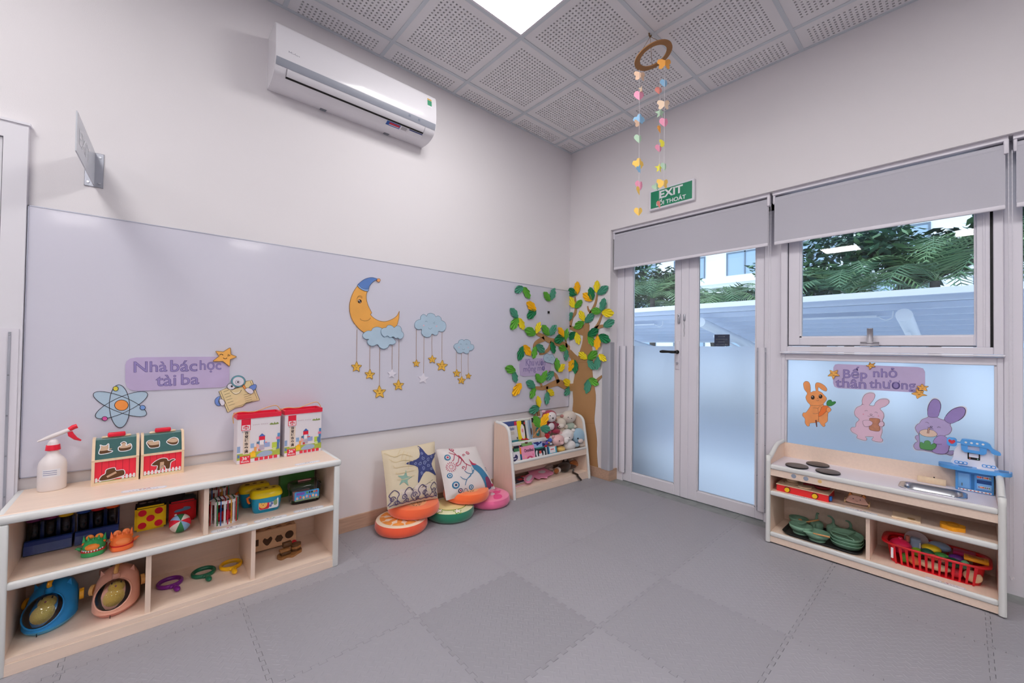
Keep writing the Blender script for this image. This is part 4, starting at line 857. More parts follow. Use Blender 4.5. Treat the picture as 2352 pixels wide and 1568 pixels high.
# ---- patchwork ball
t = thing('patchwork_ball', 'small patchwork fabric ball in front of the red cube', 'ball', T(-3.100, -.262, ZM+.041) @ RX(58) @ RZ(20)); pal = ('e6dcd2', '2f7a4a', '8fb4dc', 'd01c34', 'e6dcd2', '2f7a4a', '8fb4dc', 'd01c34')
for k, c in enumerate(pal):
    b = MB(); n_ = 10; vs_ = []; fs = []
    for i in range(n_+1):
        th = math.pi*i/n_
        for j in range(5): ph = R2(k*45+j*45/4); vs_.append((.041*math.sin(th)*math.cos(ph), .041*math.sin(th)*math.sin(ph), .041*math.cos(th)))
    for i in range(n_):
        for j in range(4): fs.append((i*5+j, i*5+5+j, i*5+6+j, i*5+j+1))
    b.add(vs_, fs, M('cloth_'+c, c, .85, noise=(60, .15)), True); b.build('cloth_panel', t)
MB().box((-.004, .036, -.014), (.004, .050, -.008), LBL).build('cloth_tag', t)
# ---- weaving drums with elastic bands
WPL = M('white_plastic', 'ebe8ea', .35)
def drum(x, y, label, hh):
    t = thing('weaving_drum', label, 'toy drum', T(x, y, ZM), 'weaving drums'); R_ = .052
    def hexr(r, n_=24): return [(r*math.cos(2*math.pi*i/n_)*(1+.05*math.cos(6*math.pi*2*i/n_)), r*.82*math.sin(2*math.pi*i/n_)) for i in range(n_)]
    b = MB(); o_, i_ = hexr(R_+.005), hexr(R_-.008); n_ = len(o_)
    MB().prism(o_, 0, .012, WPL).build('base_ring', t)
    for z0, z1 in ((hh-.014, hh),):
        vs_ = [(p[0], p[1], z) for z in (z0, z1) for p in o_]+[(p[0], p[1], z) for z in (z0, z1) for p in i_]
        b.add(vs_, [(i, (i+1) % n_, n_+(i+1) % n_, n_+i) for i in range(n_)]+[(2*n_+i, 3*n_+i, 3*n_+(i+1) % n_, 2*n_+(i+1) % n_) for i in range(n_)]+[(n_+i, n_+(i+1) % n_, 3*n_+(i+1) % n_, 3*n_+i) for i in range(n_)]+[(i, 2*n_+i, 2*n_+(i+1) % n_, (i+1) % n_) for i in range(n_)], WPL); b.build('top_ring', t)
    for a in (20, 75, 130, 185, 225, 268, 312, 350): MB().cyl((R_*math.cos(R2(a)), R_*.82*math.sin(R2(a)), .012), (R_*math.cos(R2(a)), R_*.82*math.sin(R2(a)), hh-.014), .0048, WPL, n=8).build('post', t)
    for k, a in enumerate((195, 238, 252, 280, 295, 325, 338, 0, 30, 60, 90, 120, 150)):
        c = ('c42020', '3a8a4a', '1f5aa8', 'c01838', 'e0a030')[k % 5]; x_, y_ = (R_+.006)*math.cos(R2(a)), (R_+.006)*.82*math.sin(R2(a)); MB().cyl((x_, y_, .004), (x_, y_, hh+.001), .0024, M('band_'+c, c, .7), n=6).build('elastic_band', t)
    for k in range(5):
        c = ('2f6a48', '1a3a4a', 'a01c28', 'c89830', '2f6a48')[k]; x_ = -.036+k*.018; MB().tube([(x_, -.045*math.sqrt(max(.1, 1-(x_/.055)**2)), hh+.0015), (x_+.006, 0, hh-.003), (x_, .045*math.sqrt(max(.1, 1-(x_/.055)**2)), hh+.0015)], .0030, M('band_'+c, c, .7), 6).build('elastic_band', t)
    b = MB(); b.ell((0, 0, .035), (.040, .032, .026), M('red_scarf', 'c01424', .8, bump=(60, .6))); b.ell((-.014, .006, .058), (.018, .015, .014), M('navy_scarf', '1c1440', .8)); b.build('scarves', t)
drum(-2.932, -.268, 'white weaving drum with coloured elastic bands, front one on the shelf', .118)
drum(-2.955, -.130, 'white weaving drum behind the front drum', .140)
# ---- buckets with yellow lids
def bucket(x, y, rz, label, sticker):
    t = thing('shape_bucket', label, 'toy bucket', T(x, y, ZM) @ RZ(rz), 'yellow-lidded buckets'); BL = M('bucket_blue', '1590b4', .3, coat=.2); YL = M('lid_yellow', 'f2d408', .3, coat=.2)
    def ring(w_, d_, z, n_=28): return [(w_*math.copysign(abs(math.cos(a))**.55, math.cos(a)), d_*math.copysign(abs(math.sin(a))**.55, math.sin(a)), z) for a in [2*math.pi*i/n_ for i in range(n_)]]
    def loft(b, rs, m):
        n_ = len(rs[0]); vs_ = [p for r in rs for p in r]; b.add(vs_, [(k*n_+i, k*n_+(i+1) % n_, (k+1)*n_+(i+1) % n_, (k+1)*n_+i) for k in range(len(rs)-1) for i in range(n_)], m, True); b.add(vs_, [list(range(n_))[::-1], list(range((len(rs)-1)*n_, len(rs)*n_))], m)
    b = MB(); loft(b, [ring(.056, .032, 0), ring(.062, .037, .008), ring(.068, .044, .05), ring(.071, .048, .084)], BL); b.build('bucket', t)
    b = MB(); loft(b, [ring(.073, .050, .080), ring(.075, .052, .084), ring(.074, .051, .096), ring(.066, .042, .112), ring(.058, .034, .117)], YL); b.build('lid', t)
    for k, (u, v, rr) in enumerate(((-.035, 0, .012), (0, .004, .013), (.034, -.002, .012))): MB().prism(star_pts(u, v, rr, rr*.6, 90, 5) if k == 1 else circ(u, v, rr, 4 if k == 2 else 12), .1172, .1176, M('lid_hole', '7a6408', .7)).build('shape_hole_shade', t)  # lid holes drawn as flat darker yellow shapes, painted shade
    b = MB(); b.tube([(-.072, 0, .085), (-.086, -.006, .080), (-.082, -.014, .064), (-.076, -.01, .055)], .006, M('clasp_orange', 'e87018', .4), 8); b.build('clasp', t)
    if sticker:
        Xf = T(0, -.0475, .010) @ ML @ RX(-4); Xf = T(0, -.0445, .016) @ RX(-6) @ Matrix(((1, 0, 0, 0), (0, 0, -1, 0), (0, 1, 0, 0), (0, 0, 0, 1)))
        b = MB(); vs_ = [] ; b.prism(rrect(-.038, .004, .052, .058, .010), -.002, .003, LBL, Xf); b.face(rrect(-.037, .005, .010, .057, .010), .0034, M('lion_mane', 'c81830', .5), Xf); b.face(circ(-.018, .030, .019, 18), .0037, M('lion_face', 'f0b85a', .5), Xf)
        for s_ in (-1, 1): b.face(circ(-.018+s_*.014, .045, .005, 10), .0037, M('lion_face', 'f0b85a', .5), Xf); b.face(circ(-.018+s_*.007, .034, .0016, 8), .004, INK, Xf)
        b.face(circ(-.018, .027, .003, 8), .004, M('lion_nose', 'b85a2a', .5), Xf)
        for u, v in ((.018, .040), (.022, .028), (.015, .018)): b.face(circ(u, v, .007, 6), .0037, M('hexagon_blue', '6a7ab8', .5), Xf)
        b.face([tuple(p) for p in cr([(.032, .018), (.030, .042), (.044, .046), (.046, .022)], 3)], .0037, M('croc_green', '8aa070', .5), Xf); b.face([(.012, .049), (.028, .049), (.028, .054), (.012, .054)], .0037, M('lion_mane', 'c81830', .5), Xf)
        o = b.build('sticker', t); o['kind'] = 'stuff'
bucket(-2.742, -.225, -4, 'blue shape bucket with yellow lid and lion sticker', True)
bucket(-2.775, -.105, -2, 'blue shape bucket with yellow lid standing behind the lion one', False)
# ---- clear box, green game box
t = thing('clear_box', 'clear plastic box of wooden pieces with a blue label at the shelf end', 'plastic box', T(-2.550, -.212, ZM) @ RZ(-4)); CP = glass_mat('clear_plastic', (.95, .95, .96), 1.0)
def ring2(w_, d_, z, n_=28, e=.4): return [(w_*math.copysign(abs(math.cos(a))**e, math.cos(a)), d_*math.copysign(abs(math.sin(a))**e, math.sin(a)), z) for a in [2*math.pi*i/n_ for i in range(n_)]]
def loft(b, rs, m, cap0=True, cap1=True):
    n_ = len(rs[0]); vs_ = [p for r in rs for p in r]; b.add(vs_, [(k*n_+i, k*n_+(i+1) % n_, (k+1)*n_+(i+1) % n_, (k+1)*n_+i) for k in range(len(rs)-1) for i in range(n_)], m, True)
    if cap0: b.add(vs_, [list(range(n_))[::-1]], m)
    if cap1: b.add(vs_, [list(range((len(rs)-1)*n_, len(rs)*n_))], m)
    return b
loft(MB(), [ring2(.072, .046, .002), ring2(.078, .050, .010), ring2(.081, .053, .086)], CP, cap1=False).build('tub', t)
loft(MB(), [ring2(.085, .057, .082), ring2(.085, .057, .092), ring2(.080, .052, .106), ring2(.070, .043, .112)], glass_mat('smoky_lid', (.78, .78, .80), 1.2), cap0=False).build('lid', t)
MB().rbox((-.034, -.007, .113), (.034, .007, .120), .003, M('lid_pink', 'cf8f94', .4), 2).build('lid_handle', t)
b = MB()
for k in range(16): b.rbox((random.uniform(-.06, .03), random.uniform(-.035, .01), .012), (random.uniform(-.06, .03)+.045, random.uniform(-.035, .01)+.02, .012+random.uniform(.015, .05)), .002, M('block_%d' % (k % 4), ('d8b48a', 'c88a8a', '9a8a80', 'd0c0a8')[k % 4], .5), 1)
o = b.build('wooden_pieces', t); o['kind'] = 'stuff'
Xf = T(0, -.0525, .0) @ RX(-2) @ Matrix(((1, 0, 0, 0), (0, 0, -1, 0), (0, 1, 0, 0), (0, 0, 0, 1))); b = MB(); b.prism(rrect(-.058, .020, .066, .072, .006), -.001, .002, M('label_sky', '4aa0dc', .5), Xf)
b.face([(-.057, .021), (.065, .021), (.065, .030), (-.057, .028)], .0024, M('croc_green', '8aa070', .5), Xf); b.face(rrect(-.05, .052, -.008, .066, .004), .0024, M('label_violet', '7a5ac0', .5), Xf)
for k in range(7): b.face(circ(-.045+k*.016, .036+(k % 2)*.004, .006, 8, .008), .0026, M('blob_%d' % (k % 3), ('e8b8c0', 'd86a70', 'f0d0a0')[k % 3], .5), Xf)
for k, c in enumerate(('6aa83a', '2a2a2a', '2a2a2a', 'e88a2a', 'd03040')): b.face(circ(.005+k*.012, .060, .005, 8, .006), .0026, M('blob_'+c, c, .5), Xf)
o = b.build('front_label', t); o['kind'] = 'stuff'
t = thing('game_box', "green game box lettered 'Doctor Bác sĩ' at the back of the shelf", 'game box', T(-2.552, -.062, ZM) @ RZ(-1)); GB2 = M('game_green', '3c7a2e', .5)
MB().rbox((-.092, -.022, 0), (.092, .022, .205), .001, GB2, 1, smooth=False).build('carton', t); Xf = T(0, -.0226, 0) @ ML
b = MB(); text(b, 'D', (-.022, .166, -.004, .192), .0002, M('game_red', 'd02828', .5), Xf, .05); text(b, 'octor', (-.001, .174, .040, .190), .0002, INK, Xf, .02); text(b, 'Bác sĩ', (-.012, .152, .038, .170), .0002, INK, Xf, .02); b.build('lettering', t)
b = MB(); b.face(circ(-.062, .162, .018, 14, .012), .0002, LBL, Xf); b.face(circ(-.062, .162, .012, 14, .007), .0004, M('paw_purple', '3a2a5a', .6), Xf); b.build('round_emblem', t)
b = MB(); b.face(circ(.072, .182, .010, 14), .0002, M('badge_yellow', 'e0b020', .6), Xf); b.face(circ(.072, .182, .004, 10), .0004, INK, Xf); b.build('badge', t)
# ---- bottom shelf: cat-shaped carriers with plush chicks
def carrier(x, y, rz, label, c1, c2, c3, sc_, plab):
    t = thing('cat_carrier', label, 'toy carrier', T(x, y, ZB) @ RZ(rz) @ S(sc_), 'cat-shaped carriers'); A = M('carrier_'+c1, c1, .35, coat=.2); B_ = M('carrier_'+c2, c2, .4); C_ = M('carrier_'+c3, c3, .4)
    def egg(w_, f_, bk_, z, n_=32): return [(w_*math.cos(a), (bk_ if math.sin(a) > 0 else f_)*math.sin(a), z) for a in [2*math.pi*i/n_ for i in range(n_)]]
    def eg2(w_, f_, bk_, z, oy): return [(p[0], p[1]+oy, p[2]) for p in egg(w_, f_, bk_, z)]
    loft(MB(), [eg2(.066, .098, .066, 0, 0), eg2(.078, .114, .076, .012, 0), eg2(.082, .119, .080, .022, 0)], B_).build('base', t)
    rs = [eg2(.083, .120, .081, .022, 0), eg2(.083, .116, .083, .045, .0), eg2(.081, .095, .084, .085, .010), eg2(.074, .066, .078, .125, .020), eg2(.058, .040, .062, .155, .026), eg2(.034, .022, .038, .172, .028), eg2(.004, .003, .004, .177, .030)]
    loft(MB(), rs, A).build('shell', t)
    nrm = RX(-0) ; Xw = T(0, -.072, .088) @ RX(47)                 # window plane tilted up and forward
    b = MB(); n_ = 28; b.lathe([(1, -.02), (1.06, .004), (1.0, .012), (.95, .004), (.95, -.03)], A, n_, Xw @ S(.062, .070, .5)); b.build('window_rim', t)
    MB().lathe([(0, -.006), (.5, -.005), (.95, .002)], M('carrier_cavity_shade', '3a3038', .6), n_, Xw @ S(.062, .070, 1)).build('cavity_shade_disc', t)  # dark disc paints the shade of the cavity behind the dome
    MB().lathe([(.97, .006), (.85, .024), (.6, .040), (.3, .048), (0, .050)], CP, n_, Xw @ S(.062, .070, 1)).build('clear_dome', t)
    for s_ in (-1, 1):
        b = MB(); b.add([(s_*.030, .004, .138), (s_*.064, .010, .118), (s_*.052, .040, .132), (s_*.058, .006, .178)], [(0, 1, 3), (1, 2, 3), (2, 0, 3), (0, 2, 1)], A); b.build('ear', t)
        b = MB(); b.cyl((s_*.080, .030, .085), (s_*.094, .034, .085), .024, C_, n=20); b.build('side_wheel', t)
    b = MB(); b.tube(cr([(0, -.022, .160), (0, -.026, .182), (0, .010, .196), (0, .050, .190), (0, .060, .168)], 4, False), .0085, C_, 10); b.build('handle', t)
    b = MB(); b.cyl((0, -.022, .145), (0, -.026, .168), .016, A, r1=.013, n=14); b.build('handle_post', t)
    b = MB(); b.box((-.001, -.121, .004), (.001, -.116, .016), BLACK); b.build('slot', t)
    p = thing('plush_chick', plab, 'plush toy', T(x, y, ZB) @ RZ(rz) @ S(sc_) @ Xw, 'chicks inside the carriers'); YP = M('chick_'+c1, 'e6cf6a' if c1 == '1a86c8' else 'f0c650', .95, bump=(220, .9), sheen=.4)
    b = MB(); b.ell((.006, -.016, .012), (.038, .040, .020), YP, n=20, k=12); b.ell((.010, .026, .016), (.030, .028, .020), YP, n=18); b.build('body', p)
    for s_ in (-1, 1): MB().ell((.010+s_*.016, .040, .031), (.0026, .005, .0026), BLACK, n=8, k=6).build('eye', p)
    MB().cyl((.010, .024, .032), (.010, .020, .040), .006, M('beak_pink', 'b8707c', .6), r1=.001, n=8).build('beak', p)
carrier(-3.505, -.192, -14, 'blue cat-shaped carrier with clear window at the bottom left', '1a86c8', '56b0dc', 'e8a41c', .92, 'greenish yellow plush chick inside the blue carrier')
carrier(-3.310, -.222, -8, 'peach cat-shaped carrier with clear window beside the blue one', 'f0b49c', 'd08a7a', 'f2bc70', .92, 'golden plush chick inside the peach carrier')
t = thing('picture_board', 'white shape-matching board standing behind the two carriers', 'board', T(-3.36, -.050, ZB)); MB().box((-.17, -.004, 0), (.14, .004, .19), M('board_white', 'd6cbc2', .5)).build('board', t)
for k, (u, v, c) in enumerate(((.0, .14, 'd8c890'), (.028, .125, '2f6a50'), (-.0, .095, 'c89a8a'), (.035, .088, '3a6a4a'), (.0, .055, '5a7488'), (.04, .05, '8a98a8'), (-.05, .13, '3a4a40'))): MB().prism(circ(u, v, .014, 14) if k % 2 else rrect(u-.016, v-.014, u+.016, v+.014, .004), .004, .0055, M('shape_'+c, c, .6), ML @ T(0, 0, 0)).build('printed_shape', t)
# ---- magnifiers
def magnifier(x, y, rz, c, label):
    m = M('mag_'+c, c, .3, coat=.2); t = thing('magnifier', label, 'magnifying glass', T(x, y, ZB) @ RZ(rz), 'toy magnifiers'); R_ = .047
    MB().lathe([(R_-.006, 0), (R_+.002, 0), (R_+.004, .006), (R_+.004, .014), (R_, .018), (R_-.006, .018), (R_-.006, 0)], m, 36).build('rim', t)
    MB().lathe([(0, .011), (R_*.6, .010), (R_-.006, .008)], glass_mat('lens', (.96, .97, .97)), 28).build('lens', t)
    b = MB(); b.rbox((-.016, -R_-.012, .002), (.016, -R_+.002, .016), .003, m, 1); b.cyl((0, -R_-.008, .010), (0, -R_-.026, .011), .007, m, n=12); b.ell((0, -R_-.045, .012), (.0125, .024, .0118), m); b.build('handle', t)
magnifier(-3.128, -.168, 14, '7a1a8c', 'purple toy magnifier on the bottom shelf')
magnifier(-2.998, -.160, 8, '0f6a4c', 'green toy magnifier on the bottom shelf')
magnifier(-2.884, -.164, 2, 'f2b80a', 'yellow toy magnifier on the bottom shelf')
# ---- wooden sorting cart and dark puzzle
t = thing('sorting_cart', 'wooden shape-sorting cart with red wheels on the bottom shelf', 'toy cart', T(-2.672, -.070, ZB) @ RZ(-2)); PL2 = M('sorter_wood', 'dcb48c', .5, wood=(1.5, 12, 12), noise=(6, .12))
b = MB(); b.rbox((-.13, -.045, .012), (.11, .035, .118), .003, PL2, 1, smooth=False); b.build('box', t); DK2 = M('hole_shade_dark', '4a3220', .8); Xf = T(0, -.0455, 0) @ ML  # cart holes are flat dark shapes, their inner shade put into the colour
for nm, P in (('square', rrect(-.112, .045, -.078, .08, .002)), ('heart', [tuple(p) for p in cr([(-.035, .034), (-.058, .060), (-.050, .078), (-.036, .070), (-.020, .080), (-.012, .062)], 4)]), ('hexagon', circ(.022, .058, .021, 6)), ('circle', circ(.074, .066, .022, 18))): MB().prism(P, 0, .0008, DK2, Xf).build(nm+'_hole', t)
for r_ in range(2):
    for k in range(4): MB().prism([tuple(p) for p in cr([(-.098+k*.052, -.030+r_*.032), (-.078+k*.052, -.018+r_*.032), (-.066+k*.052, -.030+r_*.032), (-.078+k*.052, -.025+r_*.032)], 4)], .118, .1187, DK2).build('slot_hole', t)
for s_ in (-1, 1): MB().cyl((s_*.105-.006, -.046, .014), (s_*.105-.006, -.056, .014), .014, REDP, n=18).build('wheel', t)
t = thing('animal_puzzle', 'dark wooden animal block puzzle on the bottom shelf', 'puzzle', T(-2.625, -.232, ZB) @ RZ(6)); DW = M('dark_wood', '5a3a1e', .45, wood=(3, 14, 14), noise=(6, .3)); DW2 = M('mid_wood', '9a6a3c', .45, wood=(3, 14, 14), noise=(6, .2))
MB().prism([tuple(p) for p in cr([(-.062, .0), (-.05, -.032), (-.02, -.026), (.004, -.042), (.034, -.026), (.060, -.012), (.066, .016), (.03, .030), (-.01, .026), (-.045, .028)], 4)], 0, .013, DW2).build('base_plate', t)
MB().rbox((-.045, -.020, .013), (.002, .014, .030), .002, DW, 1).build('block', t); MB().rbox((-.050, -.018, .030), (-.002, .012, .044), .002, DW2, 1).build('block', t); MB().rbox((-.03, .0, .044), (.014, .026, .070), .002, DW, 1).build('block', t); MB().cyl((-.012, .004, .044), (-.012, .004, .053), .004, DW2, n=8).build('peg', t)
for k in range(3): MB().prism([(.036+.026*math.cos(R2(a)), .006+.02*math.sin(R2(a))) for a in range(-30, 271, 20)], .013+k*.013, .025+k*.013, DW if k != 1 else DW2).build('round_block', t)
# ================================================================== cardboard tree across the corner
k6 = 2.703
def zt(pts, f=rw, off=0.0): return [f(1120+x/k6, 600+y/k6, off) if f is rw else f(1120+x/k6, 600+y/k6, -off) for x, y in pts]
CARD = M('corrugated_cardboard', 'b58a5c', .8, noise=(5, .06), bump=(120, .06)); CARDE = M('cardboard_edge', '8a6238', .8)
tr = thing('cardboard_tree', 'brown cardboard tree with paper leaves spread over both walls of the corner', 'wall decoration', T(-.05, -.25, .1)); Xt = T(-.05, -.25, .1).inverted()
def tp(mb, name): return mb.build(name, tr)
trunk = zt([(590, 392), (594, 450), (588, 510), (570, 568), (556, 620), (548, 680), (536, 740), (530, 800), (533, 870), (529, 930), (545, 1010), (565, 1100), (590, 1200), (630, 1290), (690, 1303), (683, 1240), (679, 1180), (680, 1120), (673, 1050), (664, 985), (670, 900), (672, 830), (660, 755), (652, 690), (650, 650), (656, 600), (650, 540), (640, 480), (632, 440), (634, 392)])
b = MB(); b.prism([tuple(p) for p in cr(trunk[:13], 3, False)+[Vector(trunk[13]), Vector(trunk[14])]+cr(trunk[15:], 3, False)], .001, .005, CARD, Xt @ MRX(0), CARDE); tp(b, 'trunk')
for y_ in (625, 1003): MB().stroke(zt([(545 if y_ < 900 else 552, y_), (600, y_+3), (668 if y_ > 900 else 655, y_+1)]), .0018, .0054, CARDE, Xt @ MRX(0)).build('cardboard_crease', tr)
def limb(pts, w0, w1, wall, w_=.002):
    f, X = (lw, Xt @ ML) if wall == 'L' else (rw, Xt @ MRX(0)); P = [Vector(p) for p in cr([Vector(q) for q in zt(pts, f)], 5, False)]; n = len(P); L_ = []; R_ = []
    for i in range(n):
        d = (P[min(i+1, n-1)]-P[max(i-1, 0)]).normalized(); q = Vector((-d.y, d.x)); h_ = (w0+(w1-w0)*i/(n-1))/2; L_.append(P[i]+q*h_); R_.append(P[i]-q*h_)
    MB().prism([tuple(p) for p in L_+R_[::-1]], w_, w_+.004, CARD, X, CARDE).build('branch', tr)
WL = WBY
for pts, a, b_ in (([(600, 440), (560, 428), (520, 412), (489, 395)], .075, .02), ([(510, 405), (524, 350), (546, 318), (548, 265), (544, 222)], .05, .016), ([(612, 410), (628, 352), (650, 308), (672, 258), (683, 198)], .05, .018), ([(643, 318), (628, 302), (622, 278)], .03, .012),
    ([(630, 470), (660, 432), (690, 385), (712, 330)], .05, .018), ([(655, 432), (690, 408), (735, 398)], .045, .025), ([(640, 470), (672, 458), (698, 460)], .035, .015), ([(650, 640), (672, 612), (700, 575)], .032, .015), ([(664, 770), (685, 735), (712, 712)], .04, .02), ([(560, 620), (535, 595), (507, 560)], .09, .06), ([(545, 780), (525, 782), (507, 778)], .08, .07)): limb(pts, a, b_, 'R')
for pts, a, b_ in (([(507, 560), (470, 525), (420, 502), (370, 488), (330, 462), (296, 448)], .085, .03), ([(345, 480), (305, 498), (284, 520), (280, 560)], .05, .02), ([(484, 535), (480, 505), (476, 478)], .035, .015), ([(392, 500), (372, 545), (340, 570), (315, 576)], .045, .016), ([(507, 778), (470, 768), (430, 752), (390, 765), (340, 785), (290, 785)], .09, .03), ([(432, 752), (415, 705), (372, 682)], .05, .02), ([(330, 778), (322, 755)], .03, .02), ([(362, 775), (363, 812)], .03, .02), ([(300, 1040), (312, 980), (308, 925)], .05, .03), ([(285, 975), (292, 935)], .02, .012)):
    limb(pts, a, b_, 'L', WL+.001)
# ---- pleated paper leaves: shared fan-folded meshes
LC = {'G': '1f7f4e', 'L': '62ad3a', 'Y': 'f0dc28', 'O': 'fbc010', 'T': '4f9c80'}
_lm = {}
def leaf_mesh(c):
    if c in _lm: return _lm[c]
    m = M('paper_leaf_'+c, LC[c], .75); n_ = 14; out = []
    for k in range(n_+1):
        t = -1+2*k/n_; s_ = abs(t); x = .22+.78*math.cos(s_*math.pi/2)**.8 if s_ < 1 else .12; y = math.copysign(.30*math.sin(min(1, s_*1.15)*math.pi)**.75 if s_ < .87 else .16, t) if s_ > 0 else 0
        out.append((x, y))
    out = [(.10, -.14), (.30, -.26), (.48, -.30), (.64, -.285), (.78, -.22), (.90, -.12), (1.0, 0), (.90, .12), (.78, .22), (.64, .285), (.48, .30), (.30, .26), (.10, .14)]
    d = []
    for i, p in enumerate(out):
        d.append((p[0], p[1], .012 if i % 2 else .055))
        if i < len(out)-1: q = out[i+1]; d.append(((p[0]+q[0])/2*.985, (p[1]+q[1])/2*.985, .055 if i % 2 == 0 and 0 else (.10 if i % 2 else .0)))
    vs_ = [(0, 0, .03)]+d; mb = MB(); mb.add(vs_, [(0, i, i+1) for i in range(1, len(vs_)-1)], m); mb.add([(x, y, z-.012) for x, y, z in vs_], [(0, i+1, i) for i in range(1, len(vs_)-1)], m); _lm[c] = mb.mesh('leaf'); return _lm[c]
def place_leaf(base, tip, c, wall, parent, inv, off=0.0):
    f, X = (lw, ML) if wall == 'L' else (rw, MRX(0)); a = Vector(zt([base], f)[0]); b_ = Vector(zt([tip], f)[0]); d = b_-a; L_ = d.length*1.06; w_ = (WL if wall == 'L' else 0)+.007+off
    o = obj('leaf', leaf_mesh(c), parent); o.matrix_local = inv @ X @ T(a.x, a.y, w_) @ Matrix.Rotation(math.atan2(d.y, d.x), 4, 'Z') @ S(L_, L_*.95, L_*.8)
LV = [((290, 450), (222, 425), 'L', 'L'), ((290, 448), (315, 380), 'Y', 'L'), ((372, 460), (328, 398), 'L', 'L'), ((375, 460), (415, 398), 'T', 'L'), ((465, 470), (430, 412), 'O', 'L'), ((470, 490), (485, 420), 'L', 'L'), ((465, 470), (405, 495), 'G', 'L'), ((385, 498), (405, 570), 'G', 'L'),
 ((290, 518), (342, 560), 'T', 'L'), ((288, 525), (275, 603), 'L', 'L'), ((480, 542), (432, 536), 'L', 'L'), ((480, 545), (475, 617), 'T', 'L'), ((428, 685), (418, 602), 'L', 'L'), ((428, 685), (467, 640), 'Y', 'L'), ((322, 754), (290, 698), 'L', 'L'), ((325, 754), (356, 680), 'L', 'L'), ((402, 684), (353, 732), 'T', 'L'),
 ((285, 778), (230, 745), 'T', 'L'), ((285, 778), (258, 850), 'L', 'L'), ((362, 797), (402, 826), 'Y', 'L'), ((360, 805), (357, 887), 'T', 'L'), ((508, 772), (463, 735), 'Y', 'L'), ((508, 775), (468, 830), 'T', 'L'), ((312, 905), (300, 836), 'Y', 'L'), ((312, 905), (248, 930), 'T', 'L'),
 ((560, 207), (560, 127), 'O', 'R'), ((560, 205), (498, 180), 'G', 'R'), ((543, 288), (508, 220), 'Y', 'R'), ((545, 290), (591, 243), 'L', 'R'), ((492, 374), (478, 298), 'L', 'R'), ((495, 374), (530, 318), 'T', 'R'), ((655, 243), (597, 203), 'O', 'R'), ((658, 242), (640, 163), 'G', 'R'), ((680, 197), (683, 120), 'Y', 'R'), ((685, 205), (752, 158), 'T', 'R'),
 ((718, 312), (738, 230), 'T', 'R'), ((718, 315), (656, 305), 'L', 'R'), ((720, 318), (795, 325), 'Y', 'R'), ((730, 405), (800, 370), 'T', 'R'), ((605, 372), (575, 308), 'Y', 'R'), ((608, 380), (664, 326), 'T', 'R'), ((605, 378), (543, 412), 'L', 'R'), ((552, 440), (502, 482), 'G', 'R'), ((553, 440), (572, 514), 'Y', 'R'),
 ((625, 462), (692, 424), 'G', 'R'), ((625, 465), (674, 523), 'L', 'R'), ((700, 460), (772, 496), 'G', 'R'), ((697, 462), (690, 547), 'O', 'R'), ((622, 605), (570, 568), 'Y', 'R'), ((625, 608), (684, 560), 'L', 'R'), ((625, 612), (670, 669), 'T', 'R'), ((700, 578), (747, 616), 'Y', 'R'), ((697, 590), (690, 670), 'T', 'R'), ((632, 728), (692, 764), 'L', 'R'), ((632, 730), (618, 817), 'T', 'R'), ((545, 610), (548, 694), 'G', 'R'), ((540, 610), (502, 682), 'O', 'R')]
for q, (a, t_, c, w_) in enumerate(LV): place_leaf(a, t_, c, w_, tr, Xt, .0015*(q % 3)+(.02 if w_ == 'R' and a[0] > 690 else 0))
for lab, lst in (('paper leaf pair, teal and green, topmost left on the whiteboard', [((212, 160), (160, 190), 'T'), ((212, 160), (252, 230), 'L')]), ('green paper leaf pair near the top edge of the whiteboard by the corner', [((380, 247), (340, 193), 'L'), ((383, 242), (406, 170), 'T')]),
    ('orange and green paper leaf pair left of the magnet', [((292, 305), (234, 256), 'O'), ((292, 305), (236, 349), 'G')]), ('three-leaf paper sprig in teal, green and yellow at the left of the tree', [((180, 352), (132, 294), 'T'), ((182, 352), (134, 421), 'L'), ((183, 352), (216, 422), 'Y')]),
    ('dark green and orange paper leaf pair above the small lilac board', [((212, 525), (184, 613), 'G'), ((212, 520), (258, 580), 'O')]), ('green and teal paper leaf pair left of the small lilac board', [((165, 680), (101, 660), 'L'), ((150, 680), (170, 750), 'T')]), ('single orange paper leaf below the small lilac board', [((200, 755), (147, 830), 'O')])):
    c0 = zt([lst[0][0]], lw)[0]; X = ML @ T(c0[0], c0[1], WL); t = thing('paper_leaves', lab, 'paper leaf', X, 'paper leaves stuck on the whiteboard')
    for a, t_, c in lst: place_leaf(a, t_, c, 'L', t, X.inverted())
# ---- small lilac board with a cloud
def zk(pts): return zt(pts, lw)
X = ML @ T(*zk([(288, 655)])[0], WL); sn2 = thing('name_board', "small lilac board lettered 'Khu vườn mộng mơ' among the paper leaves", 'sign', X); Xs2 = X.inverted() @ ML
card('board', zk([(190, 640), (200, 615), (225, 604), (300, 601), (370, 600), (384, 612), (386, 650), (383, 690), (370, 700), (290, 707), (215, 714), (196, 705)]), LILAC, Xs2, WL, .005, None, parent=sn2)
letters(sn2, [('Khu', 230, 607, 280, 648, -2), ('vườn', 288, 607, 350, 646, -1), ('mộng', 215, 648, 292, 694, -4), ('mơ', 303, 646, 347, 678, -2)], lw, 1120, 600, k6, Xs2, WL+.005, .0)
b = MB(); P = [tuple(p) for p in cr(zk([(338, 600), (345, 580), (362, 572), (375, 580), (392, 575), (402, 590), (412, 605), (405, 622), (396, 637), (378, 630), (362, 628), (345, 618)]), 4)]; b.prism(P, WL+.005, WL+.009, CLOUDM, Xs2); b.stroke(P, .003, WL+.0094, TEALL, Xs2, True)
for s_ in ((362, 602), (388, 600)): b.stroke(zk(arc(s_[0], s_[1], 5, 180, 360, 5)), .002, WL+.0094, TEALL, Xs2)
